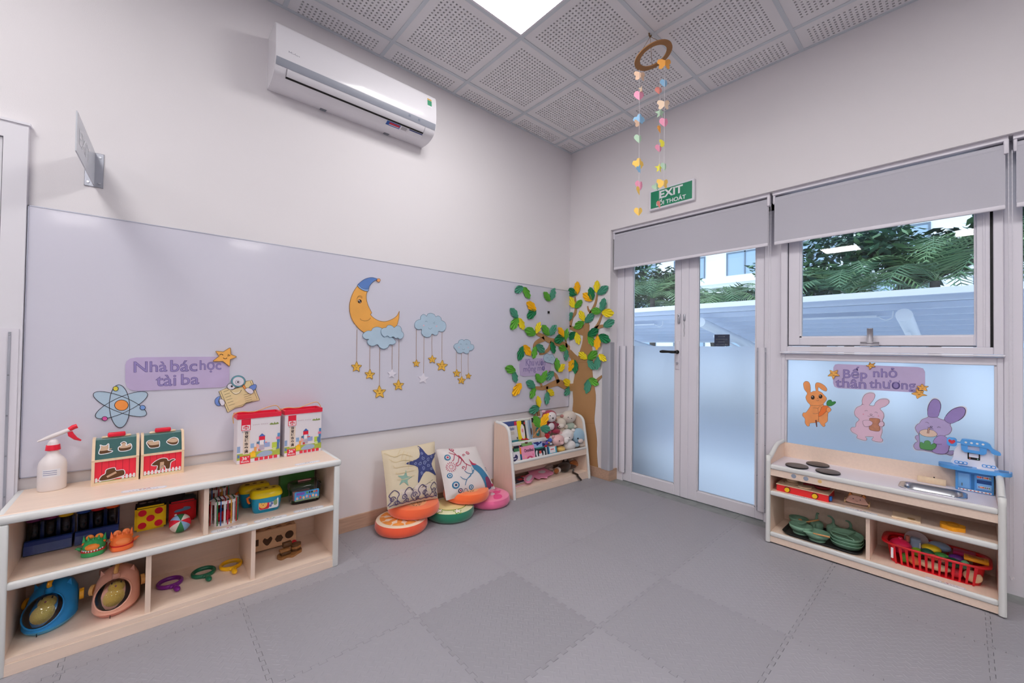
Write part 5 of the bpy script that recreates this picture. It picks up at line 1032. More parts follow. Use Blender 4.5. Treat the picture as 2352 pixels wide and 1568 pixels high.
b.stroke(zk(arc(375, 608, 6, 20, 160, 5)), .002, WL+.0094, TEALL, Xs2); b.build('cloud', sn2)

# ================================================================== display bookshelf in the corner
BSX = T(-1.005, -.03, 0) @ RZ(-3); BSI = BSX.inverted(); BW = .935
bs = thing('book_rack', 'pale birch sloping book rack in the corner under the tree', 'bookshelf', BSX)
sidep = [(0, 0), (-.275, 0), (-.255, .17), (-.236, .30), (-.205, .47), (-.192, .53), (-.170, .558), (-.13, .576), (-.02, .587), (0, .587)]
Xsd = Matrix(((0, 0, 1, 0), (1, 0, 0, 0), (0, 1, 0, 0), (0, 0, 0, 1)))
for x in (0, BW-.022):
    MB().prism(sidep, x, x+.022, PLYV, Xsd).build('side_panel', bs)
    b = MB(); b.tube([(x+.011, p, q) for p, q in cr(sidep[1:9], 4, False)], .0135, EDGE, 8); b.build('side_edge_band', bs)
IN = (.023, BW-.023)
MB().box((IN[0], -.012, .10), (IN[1], -.004, .575), PLY).build('back_panel', bs); MB().rbox((IN[0], -.03, .566), (IN[1], -.004, .588), .006, EDGE, 2).build('top_rail', bs)
def slope(y0, z0, y1, z1, th, m, name): 
    d = Vector((y1-y0, z1-z0)); n_ = Vector((-d.y, d.x)).normalized()*th; MB().prism([(y0, z0), (y1, z1), (y1+n_.x, z1+n_.y), (y0+n_.x, z0+n_.y)], IN[0], IN[1], m, Xsd).build(name, bs)
slope(-.070, .408, -.030, .566, .004, PLY, 'upper_back_board'); slope(-.140, .264, -.105, .402, .004, PLY, 'lower_back_board')
MB().box((IN[0], -.165, .402), (IN[1], -.03, .408), PLY).build('upper_ledge', bs); MB().rbox((IN[0], -.176, .398), (IN[1], -.160, .432), .006, EDGE, 2).build('upper_rail', bs)
MB().box((IN[0], -.238, .256), (IN[1], -.03, .264), PLY).build('lower_ledge', bs); MB().rbox((IN[0], -.250, .272), (IN[1], -.230, .296), .008, EDGE, 2).build('lower_rail', bs); MB().box((IN[0], -.247, .222), (IN[1], -.233, .275), PLY).build('apron', bs)
MB().box((IN[0], -.262, .052), (IN[1], -.006, .066), PLY).build('bottom_board', bs); MB().box((IN[0], -.264, .002), (IN[1], -.252, .0515), PLY).build('plinth', bs)
def bsl(px, py, yl):
    """point of the rack's local plane y=yl seen at a photo position -> local (x, z)"""
    o = BSI @ CAM; v = BSI.to_3x3() @ _ray(px, py); t = (yl-o.y)/v.y; p = o+v*t; return p.x, p.z
k7 = 2352/220
def bq(x, y, yl): return bsl(1140+x/k7, 930+y/k7, yl)
def book(label, tl, br, yl, lean, cover, art=None, th=.014, words=None, tcol=INK, cut=0):
    """upright book from its top-left and bottom-right crop positions on the rack plane yl, leaning back"""
    x0, z1 = bq(*tl, yl); x1, z0 = bq(*br, yl); z0 -= cut; X = BSX @ T((x0+x1)/2, yl, z0) @ RX(-lean); t = thing('picture_book', label, 'book', X); w_, h_ = (x1-x0), (z1-z0)/math.cos(R2(lean)); hw = w_/2
    MB().box((-hw, 0, 0), (hw, .0018, h_), M('cover_'+cover, cover, .4)).build('front_cover', t); MB().box((-hw+.001, .0018, .002), (hw-.002, th, h_-.002), LBL).build('pages', t); MB().box((-hw, th, 0), (hw, th+.0018, h_), M('cover_'+cover, cover, .4)).build('back_cover', t)
    Xf = Matrix(((1, 0, 0, 0), (0, 0, -1, -.0004), (0, 1, 0, 0), (0, 0, 0, 1))) @ T(-hw, 0, 0) @ S(w_, h_, 1)
    if art:
        for q, (c, P) in enumerate(art): MB().face(P, .0001*q, M('art_'+c, c, .5), Xf).build('cover_art', t)
    if words:
        for wd, q in words: b = MB(); text(b, wd, q, .0012, tcol, Xf, .02); b.build('cover_lettering', t)
    return t
R4 = lambda a, b_, c, d: [(a, b_), (c, b_), (c, d), (a, d)]
E4 = lambda x, y, rx, ry, n=14: circ(x, y, rx, n, ry)
book('blue and red picture book at the back of the top tier, left', (150, 445), (550, 560), -.085, 12, '41548c', [('c83a4a', R4(0, .0, 1, .2)), ('c82848', R4(.80, .35, 1, .95)), ('7a8cc0', E4(.3, .6, .2, .15))], cut=.06)
book("white picture book lettered 'Bobbi' on the top tier", (285, 550), (545, 850), -.118, 14, 'dcd6d4', [('8a7a5a', E4(.28, .25, .10, .09)), ('4a5a4a', R4(.86, .05, .97, .2)), ('c8bfb4', R4(.1, .4, .7, .62))], words=[('Bobbi', (.08, .72, .72, .92))], tcol=M('bobbi_blue', '3a5a92', .5))
book('yellow and black picture book on the top tier', (565, 415), (755, 800), -.105, 13, 'f0d81c', [('2a3a34', R4(.55, .72, 1, 1)), ('1c1418', R4(.85, 0, 1, .95)), ('f0e4e4', E4(.6, .45, .25, .38)), ('e8a0a0', E4(.58, .5, .12, .1)), ('c84040', R4(.84, .8, 1, .92))], cut=.02)
book('pale blue picture book on the top tier beside the yellow one', (772, 395), (910, 770), -.100, 12, 'b8cce0', [('e8ecf2', R4(.0, 0, .3, 1)), ('8aa4c0', R4(.55, 0, .8, 1)), ('6a4a3a', E4(.8, .4, .12, .2))], cut=.02)
book('brown and teal picture book half hidden by the paper palm leaves', (925, 330), (1110, 740), -.098, 12, 'c09a78', [('2f8a8a', E4(.6, .3, .25, .22)), ('e8e4e0', E4(.6, .32, .1, .1)), ('1c2a2a', R4(.0, .78, 1, 1))], cut=.02)
book('teal cloth picture book at the back of the lower tier, left', (340, 900), (600, 1000), -.165, 10, '3f8c96', [('8ac0c8', R4(0, .5, 1, .75))], cut=.06)
book('black picture book with red and white lettering on the lower tier', (338, 985), (655, 1210), -.190, 14, '141a2c', [('d02c38', R4(.05, .02, .85, .3)), ('141014', E4(.5, .16, .2, .1)), ('e8e8ee', R4(.05, .42, .35, .54)), ('4a8a5a', R4(.4, .46, .8, .66)), ('d85a7a', E4(.85, .75, .05, .1)), ('e8c890', E4(.35, .8, .04, .1))], cut=.03)
book('white booklet with a navy splash at the front left of the lower tier', (352, 1195), (605, 1400), -.222, 12, 'e8e4ea', [('2f2a58', [tuple(p) for p in cr([(.15, .35), (.2, .65), (.45, .6), (.6, .8), (.78, .62), (.72, .4), (.55, .3), (.4, .15), (.22, .2)], 4)]), ('e8d4a0', R4(.8, .05, .98, .3)), ('d8d4e0', R4(.3, .42, .62, .5))], th=.006, cut=.01)
book("pink picture book lettered 'Omnibus' at the front of the lower tier", (660, 1045), (970, 1320), -.215, 13, 'ee9cbc', [('c8446c', [tuple(p) for p in arc(.58, .02, .32, 0, 180, 14)+arc(.58, .02, .2, 180, 0, 14)]), ('ece4ec', E4(.58, .1, .10, .16)), ('f0b890', E4(.25, .35, .06, .06)), ('e87aa0', E4(.85, .4, .05, .06))], words=[('Omnibus', (.2, .62, .92, .82))], tcol=M('omni_ink', '4a1c3c', .5), cut=.01)
book('orange and teal spined book between the black and pink books', (605, 1060), (665, 1330), -.205, 12, '1f6a92', [('e88a2c', R4(0, .5, .7, 1)), ('145a7a', R4(.4, 0, 1, .4))], th=.01, cut=.01)
book('black penguin picture book at the front of the lower tier', (975, 1075), (1220, 1255), -.220, 12, '10202c', [('e8e8ec', E4(.18, .5, .12, .3)), ('e8e8ec', E4(.85, .4, .1, .25)), ('10202c', E4(.52, .5, .3, .45)), ('e8e8ec', E4(.52, .3, .17, .3)), ('e05a50', R4(.4, .45, .62, .7)), ('2f8a78', R4(.1, .9, .9, 1))], cut=.01)
book('small turquoise picture book beside the pink pig plush', (1275, 1035), (1500, 1190), -.215, 12, '4ab0c8', [('f0ecf0', R4(.25, .3, .85, .9)), ('e07080', R4(.35, .6, .7, .72)), ('d85060', E4(.5, .15, .15, .12)), ('1f3a6a', R4(0, 0, .15, 1)), ('e8a090', R4(.2, .92, 1, 1))], th=.02, cut=.01)
# cloth books and bags
def cloth(label, name, cat, pts, yl, m, th=.012, lean=12, art=()):
    P = [bq(x, y, yl) for x, y in pts]; cx = sum(p[0] for p in P)/len(P); cz = min(p[1] for p in P); X = BSX @ T(cx, yl, cz) @ RX(-lean); t = thing(name, label, cat, X)
    Xf = Matrix(((1, 0, 0, 0), (0, 0, -1, 0), (0, 1, 0, 0), (0, 0, 0, 1))); L_ = [(p[0]-cx, p[1]-cz) for p in P]; MB().prism([tuple(p) for p in cr(L_, 3)], -th/2, th/2, m, Xf).build('cloth_body', t)
    for nm, mm, pp in art: MB().prism([tuple(p) for p in cr([(bq(x, y, yl)[0]-cx, bq(x, y, yl)[1]-cz) for x, y in pp], 4)], th/2, th/2+.0012, mm, Xf).build(nm, t)
    return t
cloth('green crocodile cloth book with red spikes on the lower tier', 'cloth_book', 'cloth book', [(575, 890), (620, 850), (800, 840), (860, 870), (860, 1010), (700, 1030), (650, 1020)], -.178, M('cloth_green', '7aa462', .9, bump=(300, .2)), art=[('red_spikes', M('cloth_red', 'c01828', .9), [(620, 855), (660, 820), (700, 835), (740, 812), (780, 825), (810, 850), (720, 860)]), ('eye_patch', M('cloth_brown', '5a3a2a', .9), [(700, 920), (730, 895), (770, 905), (760, 945), (720, 950)])])
cloth('pale blue whale cloth book on the lower tier', 'cloth_book', 'cloth book', [(905, 850), (960, 815), (1060, 805), (1120, 830), (1115, 1050), (1000, 1060), (905, 1030)], -.180, M('cloth_sky', '9fbfe4', .9, bump=(300, .2)), art=[('whale', M('cloth_navy', '28347a', .9), [(915, 900), (950, 865), (1010, 880), (1060, 930), (1105, 880), (1110, 925), (1040, 970), (1000, 1000), (980, 960), (930, 950)])])
cloth('navy and pink patterned cloth book behind the whale book', 'cloth_book', 'cloth book', [(1120, 880), (1170, 860), (1220, 880), (1225, 1010), (1160, 1030), (1120, 1020)], -.172, M('cloth_pinkgrey', 'b8a4c0', .9), art=[('navy_patch', M('cloth_navy', '28347a', .9), [(1125, 950), (1160, 930), (1200, 960), (1170, 1000), (1130, 1010)]), ('red_patch', M('cloth_red', 'c01828', .9), [(1170, 1000), (1215, 985), (1240, 1010), (1200, 1040)])])
def plush(label, name, spec):
    """soft toy: parts given as (part name, material, crop x, crop y, local depth, radii in crop px (x, z), depth radius)"""
    t = None
    for nm, m, x, y, yl, rx, rz_, ry in spec:
        u, z = bq(x, y, yl); s_ = (bq(x+1, y, yl)[0]-u); sz = (z-bq(x, y+1, yl)[1])
        if t is None: t = thing(name, label, 'plush toy', BSX @ T(u, yl, z)); o0 = Vector((u, yl, z))
        MB().ell((u-o0.x, yl-o0.y, z-o0.z), (rx*s_, ry, rz_*sz), m, n=16, k=10).build(nm, t)
    return t
def pm(c): return M('plush_'+c, c, .95, bump=(260, .5), sheen=.3)
EY = M('bead_eye', '14141a', .2)
plush('blue plush bird with a red ball on its head on the lower tier', 'plush_bird', [('body', pm('3a62b8'), 1290, 860, -.165, 62, 62, .03), ('head_ball', pm('c81424'), 1250, 755, -.170, 50, 70, .022), ('wing', pm('6a4ab0'), 1250, 930, -.185, 40, 40, .012), ('beak', pm('d8a040'), 1290, 920, -.198, 18, 18, .01), ('foot', pm('d8d8e4'), 1340, 950, -.19, 28, 26, .012)])
plush('maroon and white plush panda sitting on the top tier', 'plush_panda', [('body', pm('93203f'), 1350, 520, -.115, 120, 150, .045), ('belly', pm('efe6ea'), 1352, 525, -.150, 72, 90, .016), ('head', pm('a8304c'), 1300, 270, -.108, 155, 150, .055), ('face', pm('f0e8e8'), 1350, 290, -.140, 108, 125, .036), ('ear', pm('e6b8c4'), 1160, 160, -.10, 34, 40, .02), ('arm', pm('93203f'), 1480, 480, -.13, 55, 40, .022), ('leg', pm('a02846'), 1260, 660, -.155, 72, 55, .035), ('leg', pm('a02846'), 1465, 640, -.15, 85, 60, .035), ('eye', EY, 1322, 262, -.176, 12, 14, .004), ('eye', EY, 1415, 272, -.170, 12, 14, .004), ('nose', EY, 1392, 320, -.178, 16, 20, .005)])
plush('beige plush bear with a mint jumper at the top right of the rack', 'plush_bear', [('body', pm('b4c4b4'), 1800, 520, -.10, 110, 105, .045), ('head', pm('e4d8cc'), 1775, 290, -.095, 160, 155, .055), ('ear', pm('c48a84'), 1615, 270, -.09, 36, 42, .02), ('ear', pm('dccabc'), 1920, 260, -.09, 30, 40, .02), ('arm', pm('e8dccb'), 1695, 530, -.125, 48, 55, .025), ('arm', pm('e8dccb'), 1905, 530, -.125, 48, 50, .025), ('eye', EY, 1765, 298, -.150, 10, 11, .004), ('eye', EY, 1848, 328, -.147, 10, 11, .004), ('cheek', pm('e0a8a8'), 1735, 345, -.149, 12, 9, .003)])
plush('cream plush giraffe between the maroon panda and the beige bear', 'plush_giraffe', [('head', pm('e8dccc'), 1580, 440, -.118, 105, 125, .045), ('ear', pm('c8a48c'), 1465, 350, -.11, 24, 40, .014), ('muzzle', pm('f0e6da'), 1585, 510, -.145, 70, 60, .028), ('body', pm('e6d8c4'), 1570, 620, -.11, 90, 80, .04), ('eye', EY, 1548, 520, -.170, 9, 11, .004)])
plush('white plush bear in front on the lower tier', 'plush_bear', [('body', pm('f0ecea'), 1790, 990, -.185, 130, 130, .05), ('head', pm('f2eeec'), 1740, 740, -.168, 130, 150, .05), ('ear', pm('f0e8e4'), 1885, 620, -.16, 36, 44, .018), ('ear', pm('ecdcd4'), 1690, 640, -.16, 36, 36, .018), ('paw', pm('f4f0ee'), 1700, 880, -.205, 50, 60, .025), ('eye', EY, 1795, 797, -.214, 10, 13, .004), ('muzzle', pm('f6f2f0'), 1730, 830, -.205, 60, 50, .02)])
plush('pale blue round plush whale at the right end of the rack', 'plush_whale', [('body', pm('9fc0d4'), 2010, 760, -.168, 145, 195, .058), ('snout', pm('ecd8d0'), 2070, 880, -.222, 52, 52, .02), ('ear', pm('e8dcd0'), 2140, 600, -.15, 30, 40, .015), ('foot', pm('b4cedc'), 1960, 985, -.20, 70, 50, .025), ('foot', pm('e8d8cc'), 2090, 980, -.20, 60, 50, .025), ('eye', EY, 2005, 820, -.225, 17, 19, .005), ('eye', EY, 2125, 795, -.210, 12, 17, .005)])
plush('pink plush pig in a yellow shirt on the lower tier', 'plush_pig', [('head', pm('efc2c0'), 1510, 860, -.180, 130, 140, .05), ('ear', pm('e0a0a4'), 1395, 780, -.175, 36, 46, .015), ('snout', pm('f2c8c6'), 1605, 930, -.222, 46, 44, .016), ('shirt', pm('f0c870'), 1580, 1075, -.19, 85, 75, .04), ('eye', EY, 1548, 880, -.229, 10, 14, .004), ('arm', pm('efc2c0'), 1560, 690, -.15, 50, 50, .02)])
# ---- bottom compartment
k8 = 2352/200
def bf(x, y, z):
    o = BSI @ CAM; v = BSI.to_3x3() @ _ray(1160+x/k8, 1030+y/k8); t = (z-o.z)/v.z; p = o+v*t; return p.x, p.y
ZZ = .0665
def flatb(label, x0, x1, y0, y1, z, c, th, rz=0, art=()):
    t = thing('picture_book', label, 'book', BSX @ T((x0+x1)/2, (y0+y1)/2, z) @ RZ(rz)); w_, d_ = (x1-x0)/2, (y1-y0)/2
    MB().box((-w_, -d_, 0), (w_, d_, .0012), M('cover_'+c, c, .4)).build('back_cover', t); MB().box((-w_+.001, -d_+.002, .0012), (w_-.002, d_-.002, th-.0012), LBL).build('pages', t); MB().box((-w_, -d_, th-.0012), (w_, d_, th), M('cover_'+c, c, .4)).build('front_cover', t)
    for cc, P in art: MB().face([((u-.5)*2*w_, (v-.5)*2*d_) for u, v in P], th+.0003, M('art_'+cc, cc, .5)).build('cover_art', t)
flatb('pink flat picture book lowest in the bottom compartment', .045, .26, -.205, -.06, ZZ, 'e8a4b4', .008, 4)
flatb('orange flat picture book in the pile in the bottom compartment', .050, .25, -.195, -.055, ZZ+.0085, 'd8a060', .008, 2, [('c83040', R4(.5, .1, .9, .4))])
flatb('navy flat picture book on top of the pile in the bottom compartment', .050, .245, -.19, -.06, ZZ+.017, '1c1a34', .009, 3, [('d8b860', R4(.1, .2, .35, .5)), ('d02c38', R4(.6, .3, .85, .6)), ('e8e4e8', R4(.15, .6, .5, .7))])
flatb('red and cream flat picture book behind the pink felt rabbit', .15, .36, -.12, -.03, ZZ, 'c82030', .012, -8, [('f0d8d0', R4(.2, .2, .7, .7))])
# pink felt rabbit
t = thing('felt_rabbit', 'pink felt rabbit cut-out lying in the bottom compartment', 'felt toy', BSX @ T(.30, -.15, ZZ+.018)); FP = M('felt_pink', 'f29cc0', .9); FW = M('felt_white', 'e8e4ee', .9)
def fz(pts, z=ZZ+.02): return [(bf(x, y, z)[0]-.30, bf(x, y, z)[1]+.15) for x, y in pts]
MB().prism([tuple(p) for p in cr(fz([(620, 620), (760, 560), (1000, 510), (1120, 560), (1310, 660), (1160, 740), (1130, 790), (990, 780), (930, 810), (820, 790), (720, 720)]), 4)], .0, .006, FP).build('body', t)
MB().prism([tuple(p) for p in cr(fz([(500, 850), (560, 760), (680, 690), (790, 720), (760, 840), (680, 930), (560, 930)]), 4)], .006, .011, FP).build('ear', t); MB().prism([tuple(p) for p in cr(fz([(575, 850), (640, 760), (720, 740), (730, 800), (660, 890), (590, 890)]), 4)], .011, .0125, FW).build('inner_ear', t); MB().prism([tuple(p) for p in cr(fz([(890, 640), (1000, 600), (1090, 620), (1060, 670), (950, 670)]), 4)], .006, .0075, FW).build('belly_patch', t)
# plush animals in the bottom compartment
def plush2(label, name, spec):
    t = None
    for nm, m, x, y, z, r in spec:
        u, v = bf(x, y, z)
        if t is None: t = thing(name, label, 'plush toy', BSX @ T(u, v, z)); o0 = Vector((u, v, z))
        MB().ell((u-o0.x, v-o0.y, z-o0.z), r, m, n=14, k=8).build(nm, t)
    return t
plush2('small grey spotted plush leopard lying in the bottom compartment', 'plush_leopard', [('body', pm('b8a49c'), 1190, 500, .095, (.05, .028, .026)), ('leg', pm('c4b0a8'), 1230, 560, .082, (.02, .045, .015)), ('leg', pm('b09a92'), 1140, 540, .082, (.016, .04, .015)), ('mane', pm('e6dcd4'), 1420, 580, .093, (.035, .028, .028)), ('head', pm('a05a24'), 1390, 600, .096, (.027, .022, .025)), ('muzzle', pm('ece4dc'), 1330, 620, .085, (.013, .014, .012))])
t = plush2('dark brown plush monkey with a long tail hanging out of the rack', 'plush_monkey', [('body', pm('3a2418'), 1600, 480, .108, (.075, .05, .040)), ('leg', pm('33200f'), 1610, 570, .086, (.045, .035, .020)), ('arm', pm('4a2e1c'), 1800, 480, .090, (.07, .022, .02)), ('head', pm('2e1c12'), 1640, 370, .125, (.035, .035, .035)), ('eye_patch', pm('c8bcb4'), 1640, 310, .150, (.018, .012, .012))])
o0 = BSI @ t.matrix_basis.translation
b = MB(); pth = [bf(1850, 560, .09)+(.086,), bf(1910, 590, .08)+(.078,), bsl(1160+1940/k8, 1030+640/k8, -.268)[:1]+(-.272,)+(.064,), ]
u1 = bsl(1160+1960/k8, 1030+740/k8, -.276); u2 = bsl(1160+2050/k8, 1030+810/k8, -.285)
b.tube(cr([Vector(p)-o0 for p in [(pth[0][0], pth[0][1], pth[0][2]), (pth[2][0]-.02, -.24, .080), (pth[2][0], -.273, .066), (u1[0], -.279, max(u1[1], .03)), (u2[0], -.288, .012)]], 5, False), .0095, pm('33200f'), 8); b.build('tail', t)
plush2('orange and white plush lion lying at the right of the bottom compartment', 'plush_lion', [('mane', pm('a8622c'), 1860, 400, .105, (.06, .04, .035)), ('face', pm('e4d0bc'), 1790, 330, .125, (.028, .025, .024)), ('body', pm('c47c3c'), 1950, 400, .100, (.04, .04, .03)), ('ear', pm('5a3a20'), 1930, 230, .150, (.016, .014, .014))])
# paper palm sprig glued in front of the rack
X = BSX @ T(.33, -.20, .46); t = thing('paper_leaves', 'paper palm sprig in green, orange and teal hanging in front of the books', 'paper leaf', X, 'paper leaves stuck on the whiteboard')
for a, t_, c in (((325, 1030), (285, 962), 'L'), ((325, 1025), (375, 945), 'O'), ((325, 1030), (386, 1046), 'T')):
    A_ = bsl(1120+a[0]/k6, 600+a[1]/k6, -.20); B_ = bsl(1120+t_[0]/k6, 600+t_[1]/k6, -.20); d = Vector(B_)-Vector(A_); L_ = d.length*1.05
    o = obj('leaf', leaf_mesh(c), t); o.matrix_local = X.inverted() @ BSX @ Matrix(((1, 0, 0, 0), (0, 0, -1, -.20), (0, 1, 0, 0), (0, 0, 0, 1))) @ T(A_[0], A_[1], .0) @ Matrix.Rotation(math.atan2(d.y, d.x), 4, 'Z') @ S(L_, L_*.95, L_*.8)
A_ = bsl(1120+325/k6, 600+1032/k6, -.196); B_ = bsl(1120+300/k6, 600+1075/k6, -.19); MB().tube([BSX.inverted() @ (BSX @ Vector((A_[0], -.196, A_[1])))-Vector((.33, -.20, .46)), Vector((B_[0], -.178, B_[1]))-Vector((.33, -.20, .46)), Vector((B_[0]-.005, -.16, B_[1]-.03))-Vector((.33, -.20, .46))], .008, CARD, 6).build('cardboard_stem', t)

# ================================================================== floor cushions and pillows
def cushion(x, y, z, r, h_, label, top, side, tilt=(0, 0), extra=None, rim=None):
    X = T(x, y, z) @ RX(tilt[0]) @ RY(tilt[1]); t = thing('floor_cushion', label, 'cushion', X, 'round fruit cushions'); MS_ = M('velour_'+side, side, .9, sheen=.5, bump=(400, .15)); MT = M('velour_'+top, top, .9, sheen=.3, bump=(400, .1))
    MB().lathe([(0, 0), (r*.86, 0), (r*.95, h_*.10), (r, h_*.35), (r*.995, h_*.65), (r*.955, h_*.90)], MS_, 48).build('side_band', t); MB().lathe([(r*.955, h_*.90), (r*.90, h_*.97), (r*.6, h_*1.04), (0, h_*1.06)], MT, 48).build('top_face', t)
    if extra: extra(t, r, h_)
    return t
def top_z(q, h_): return h_*(1.06-.02*min(1, q/.6)) if q < .6 else h_*(1.04-.07*(q-.6)/.3) if q < .9 else h_*(.97-.07*(q-.9)/.055)
def patch(t, name, m, pts, r, h_, lift=.0015):
    """printed patch that follows the domed top: rings towards its centre"""
    cx = sum(p[0] for p in pts)/len(pts); cy_ = sum(p[1] for p in pts)/len(pts); n_ = len(pts); vs_ = []; ks = (1, .75, .5, .25)
    for k in ks:
        for p in pts: u, v = cx+(p[0]-cx)*k, cy_+(p[1]-cy_)*k; vs_.append((u*r, v*r, top_z(math.hypot(u, v), h_)+lift))
    vs_.append((cx*r, cy_*r, top_z(math.hypot(cx, cy_), h_)+lift)); f = [(k*n_+i, k*n_+(i+1) % n_, (k+1)*n_+(i+1) % n_, (k+1)*n_+i) for k in range(3) for i in range(n_)]+[(3*n_+i, 3*n_+(i+1) % n_, 4*n_) for i in range(n_)]
    if area2(pts) < 0: f = [q[::-1] for q in f]
    MB().add(vs_, f, m, True).build(name, t)
def orange_x(t, r, h_):
    for k in range(10):
        a0 = k*36+2; pts = [(.06*math.cos(R2(a0+17)), .06*math.sin(R2(a0+17)))]+[(.82*math.cos(R2(a0+i*32/6)), .82*math.sin(R2(a0+i*32/6))) for i in range(7)]
        patch(t, 'segment', M('orange_flesh', 'f6a04a', .9, noise=(30, .15)), pts, r, h_)
cushion(-1.935, -.192, 0, .172, .078, 'round orange-slice cushion on the floor mat, leftmost', 'f4dcc0', 'ee5a34', extra=orange_x)
def papaya_x(t, r, h_):
    patch(t, 'pulp', M('papaya_pale', 'f2a878', .9), [tuple(p) for p in cr([(-.52, -.25), (-.4, -.58), (-.05, -.72), (.28, -.5), (.35, -.1), (.1, .2), (-.3, .15)], 4)], r, h_)
    b = MB(); rn = random.Random(5)
    for k in range(46):
        a, q = rn.uniform(0, 6.28), .38*math.sqrt(rn.random()); u, v = q*math.cos(a)-.10, q*math.sin(a)-.28; d = rn.uniform(0, 3.14); b.add([((u+.05*math.cos(d+s_)*e)*r, (v+.05*math.sin(d+s_)*e)*r, top_z(math.hypot(u, v), h_)+.003) for s_, e in ((0, 1), (1.57, .4), (3.14, 1), (4.71, .4))], [(0, 1, 2, 3)], M('papaya_seed', '2a1c1c', .7))
    o = b.build('printed_seeds', t); o['kind'] = 'stuff'
cushion(-1.838, -.178, .083, .174, .078, 'round orange papaya cushion under the starfish pillow', 'f4794a', 'f4683a', (0, 1.5), papaya_x)
def guava_x(t, r, h_):
    patch(t, 'pale_ring', M('guava_rim', '86a83c', .9), circ(0, .0, .70, 28), r, h_, .001); patch(t, 'pale_flesh', M('guava_flesh', 'ecdc9c', .9), circ(0, .0, .66, 28), r, h_, .0018)
    for cx, cy_ in ((-.18, -.80), (.62, -.5), (-.75, -.3)):
        patch(t, 'printed_flower_edge', M('guava_rim', '86a83c', .9), [(cx+(.15+.035*math.cos(5*a))*math.cos(a), cy_+(.15+.035*math.cos(5*a))*math.sin(a)) for a in [R2(i*12) for i in range(30)]], r, h_, .002); patch(t, 'printed_flower', M('flower_white', 'f4ece4', .9), [(cx+(.115+.035*math.cos(5*a))*math.cos(a), cy_+(.115+.035*math.cos(5*a))*math.sin(a)) for a in [R2(i*12) for i in range(30)]], r, h_, .003)
cushion(-1.566, -.222, 0, .172, .078, 'round green guava cushion with flowers on the floor mat', 'e2e4b8', '1f7a5c', extra=guava_x)
cushion(-1.408, -.195, .083, .174, .078, 'round orange papaya cushion under the coral pillow', 'f88048', 'fb6e34', (0, 2), papaya_x)
def pink_x(t, r, h_):
    patch(t, 'heart_lobe', M('pink_deep', 'e8508a', .9), [tuple(p) for p in cr([(.05, -.35), (-.25, -.7), (-.05, -.85), (.2, -.75), (.3, -.5)], 4)], r, h_); patch(t, 'heart_lobe', M('pink_deep', 'e8508a', .9), [tuple(p) for p in cr([(.1, -.3), (.2, -.05), (.45, .0), (.55, -.2), (.35, -.35)], 4)], r, h_); patch(t, 'white_patch', M('pink_white', 'f4dce4', .9), [tuple(p) for p in cr([(-.05, -.2), (.15, -.1), (.12, -.32), (-.1, -.35)], 4)], r, h_, .002)
    b = MB(); Xf = T(0, 0, h_*1.045) @ RZ(38); text(b, 'Lucky', (.03, -.05, .12, -.015), .0, M('pink_ink', 'b8286a', .9), Xf); text(b, 'is', (.05, -.085, .08, -.06), .0, M('pink_ink', 'b8286a', .9), Xf); text(b, 'love', (.07, .01, .14, .04), .0, M('pink_ink', 'b8286a', .9), Xf); b.build('printed_lettering', t)
cushion(-1.203, -.213, 0, .168, .072, 'round pink cushion with hearts beside the book rack', 'f284a8', 'ea6a98', extra=pink_x)

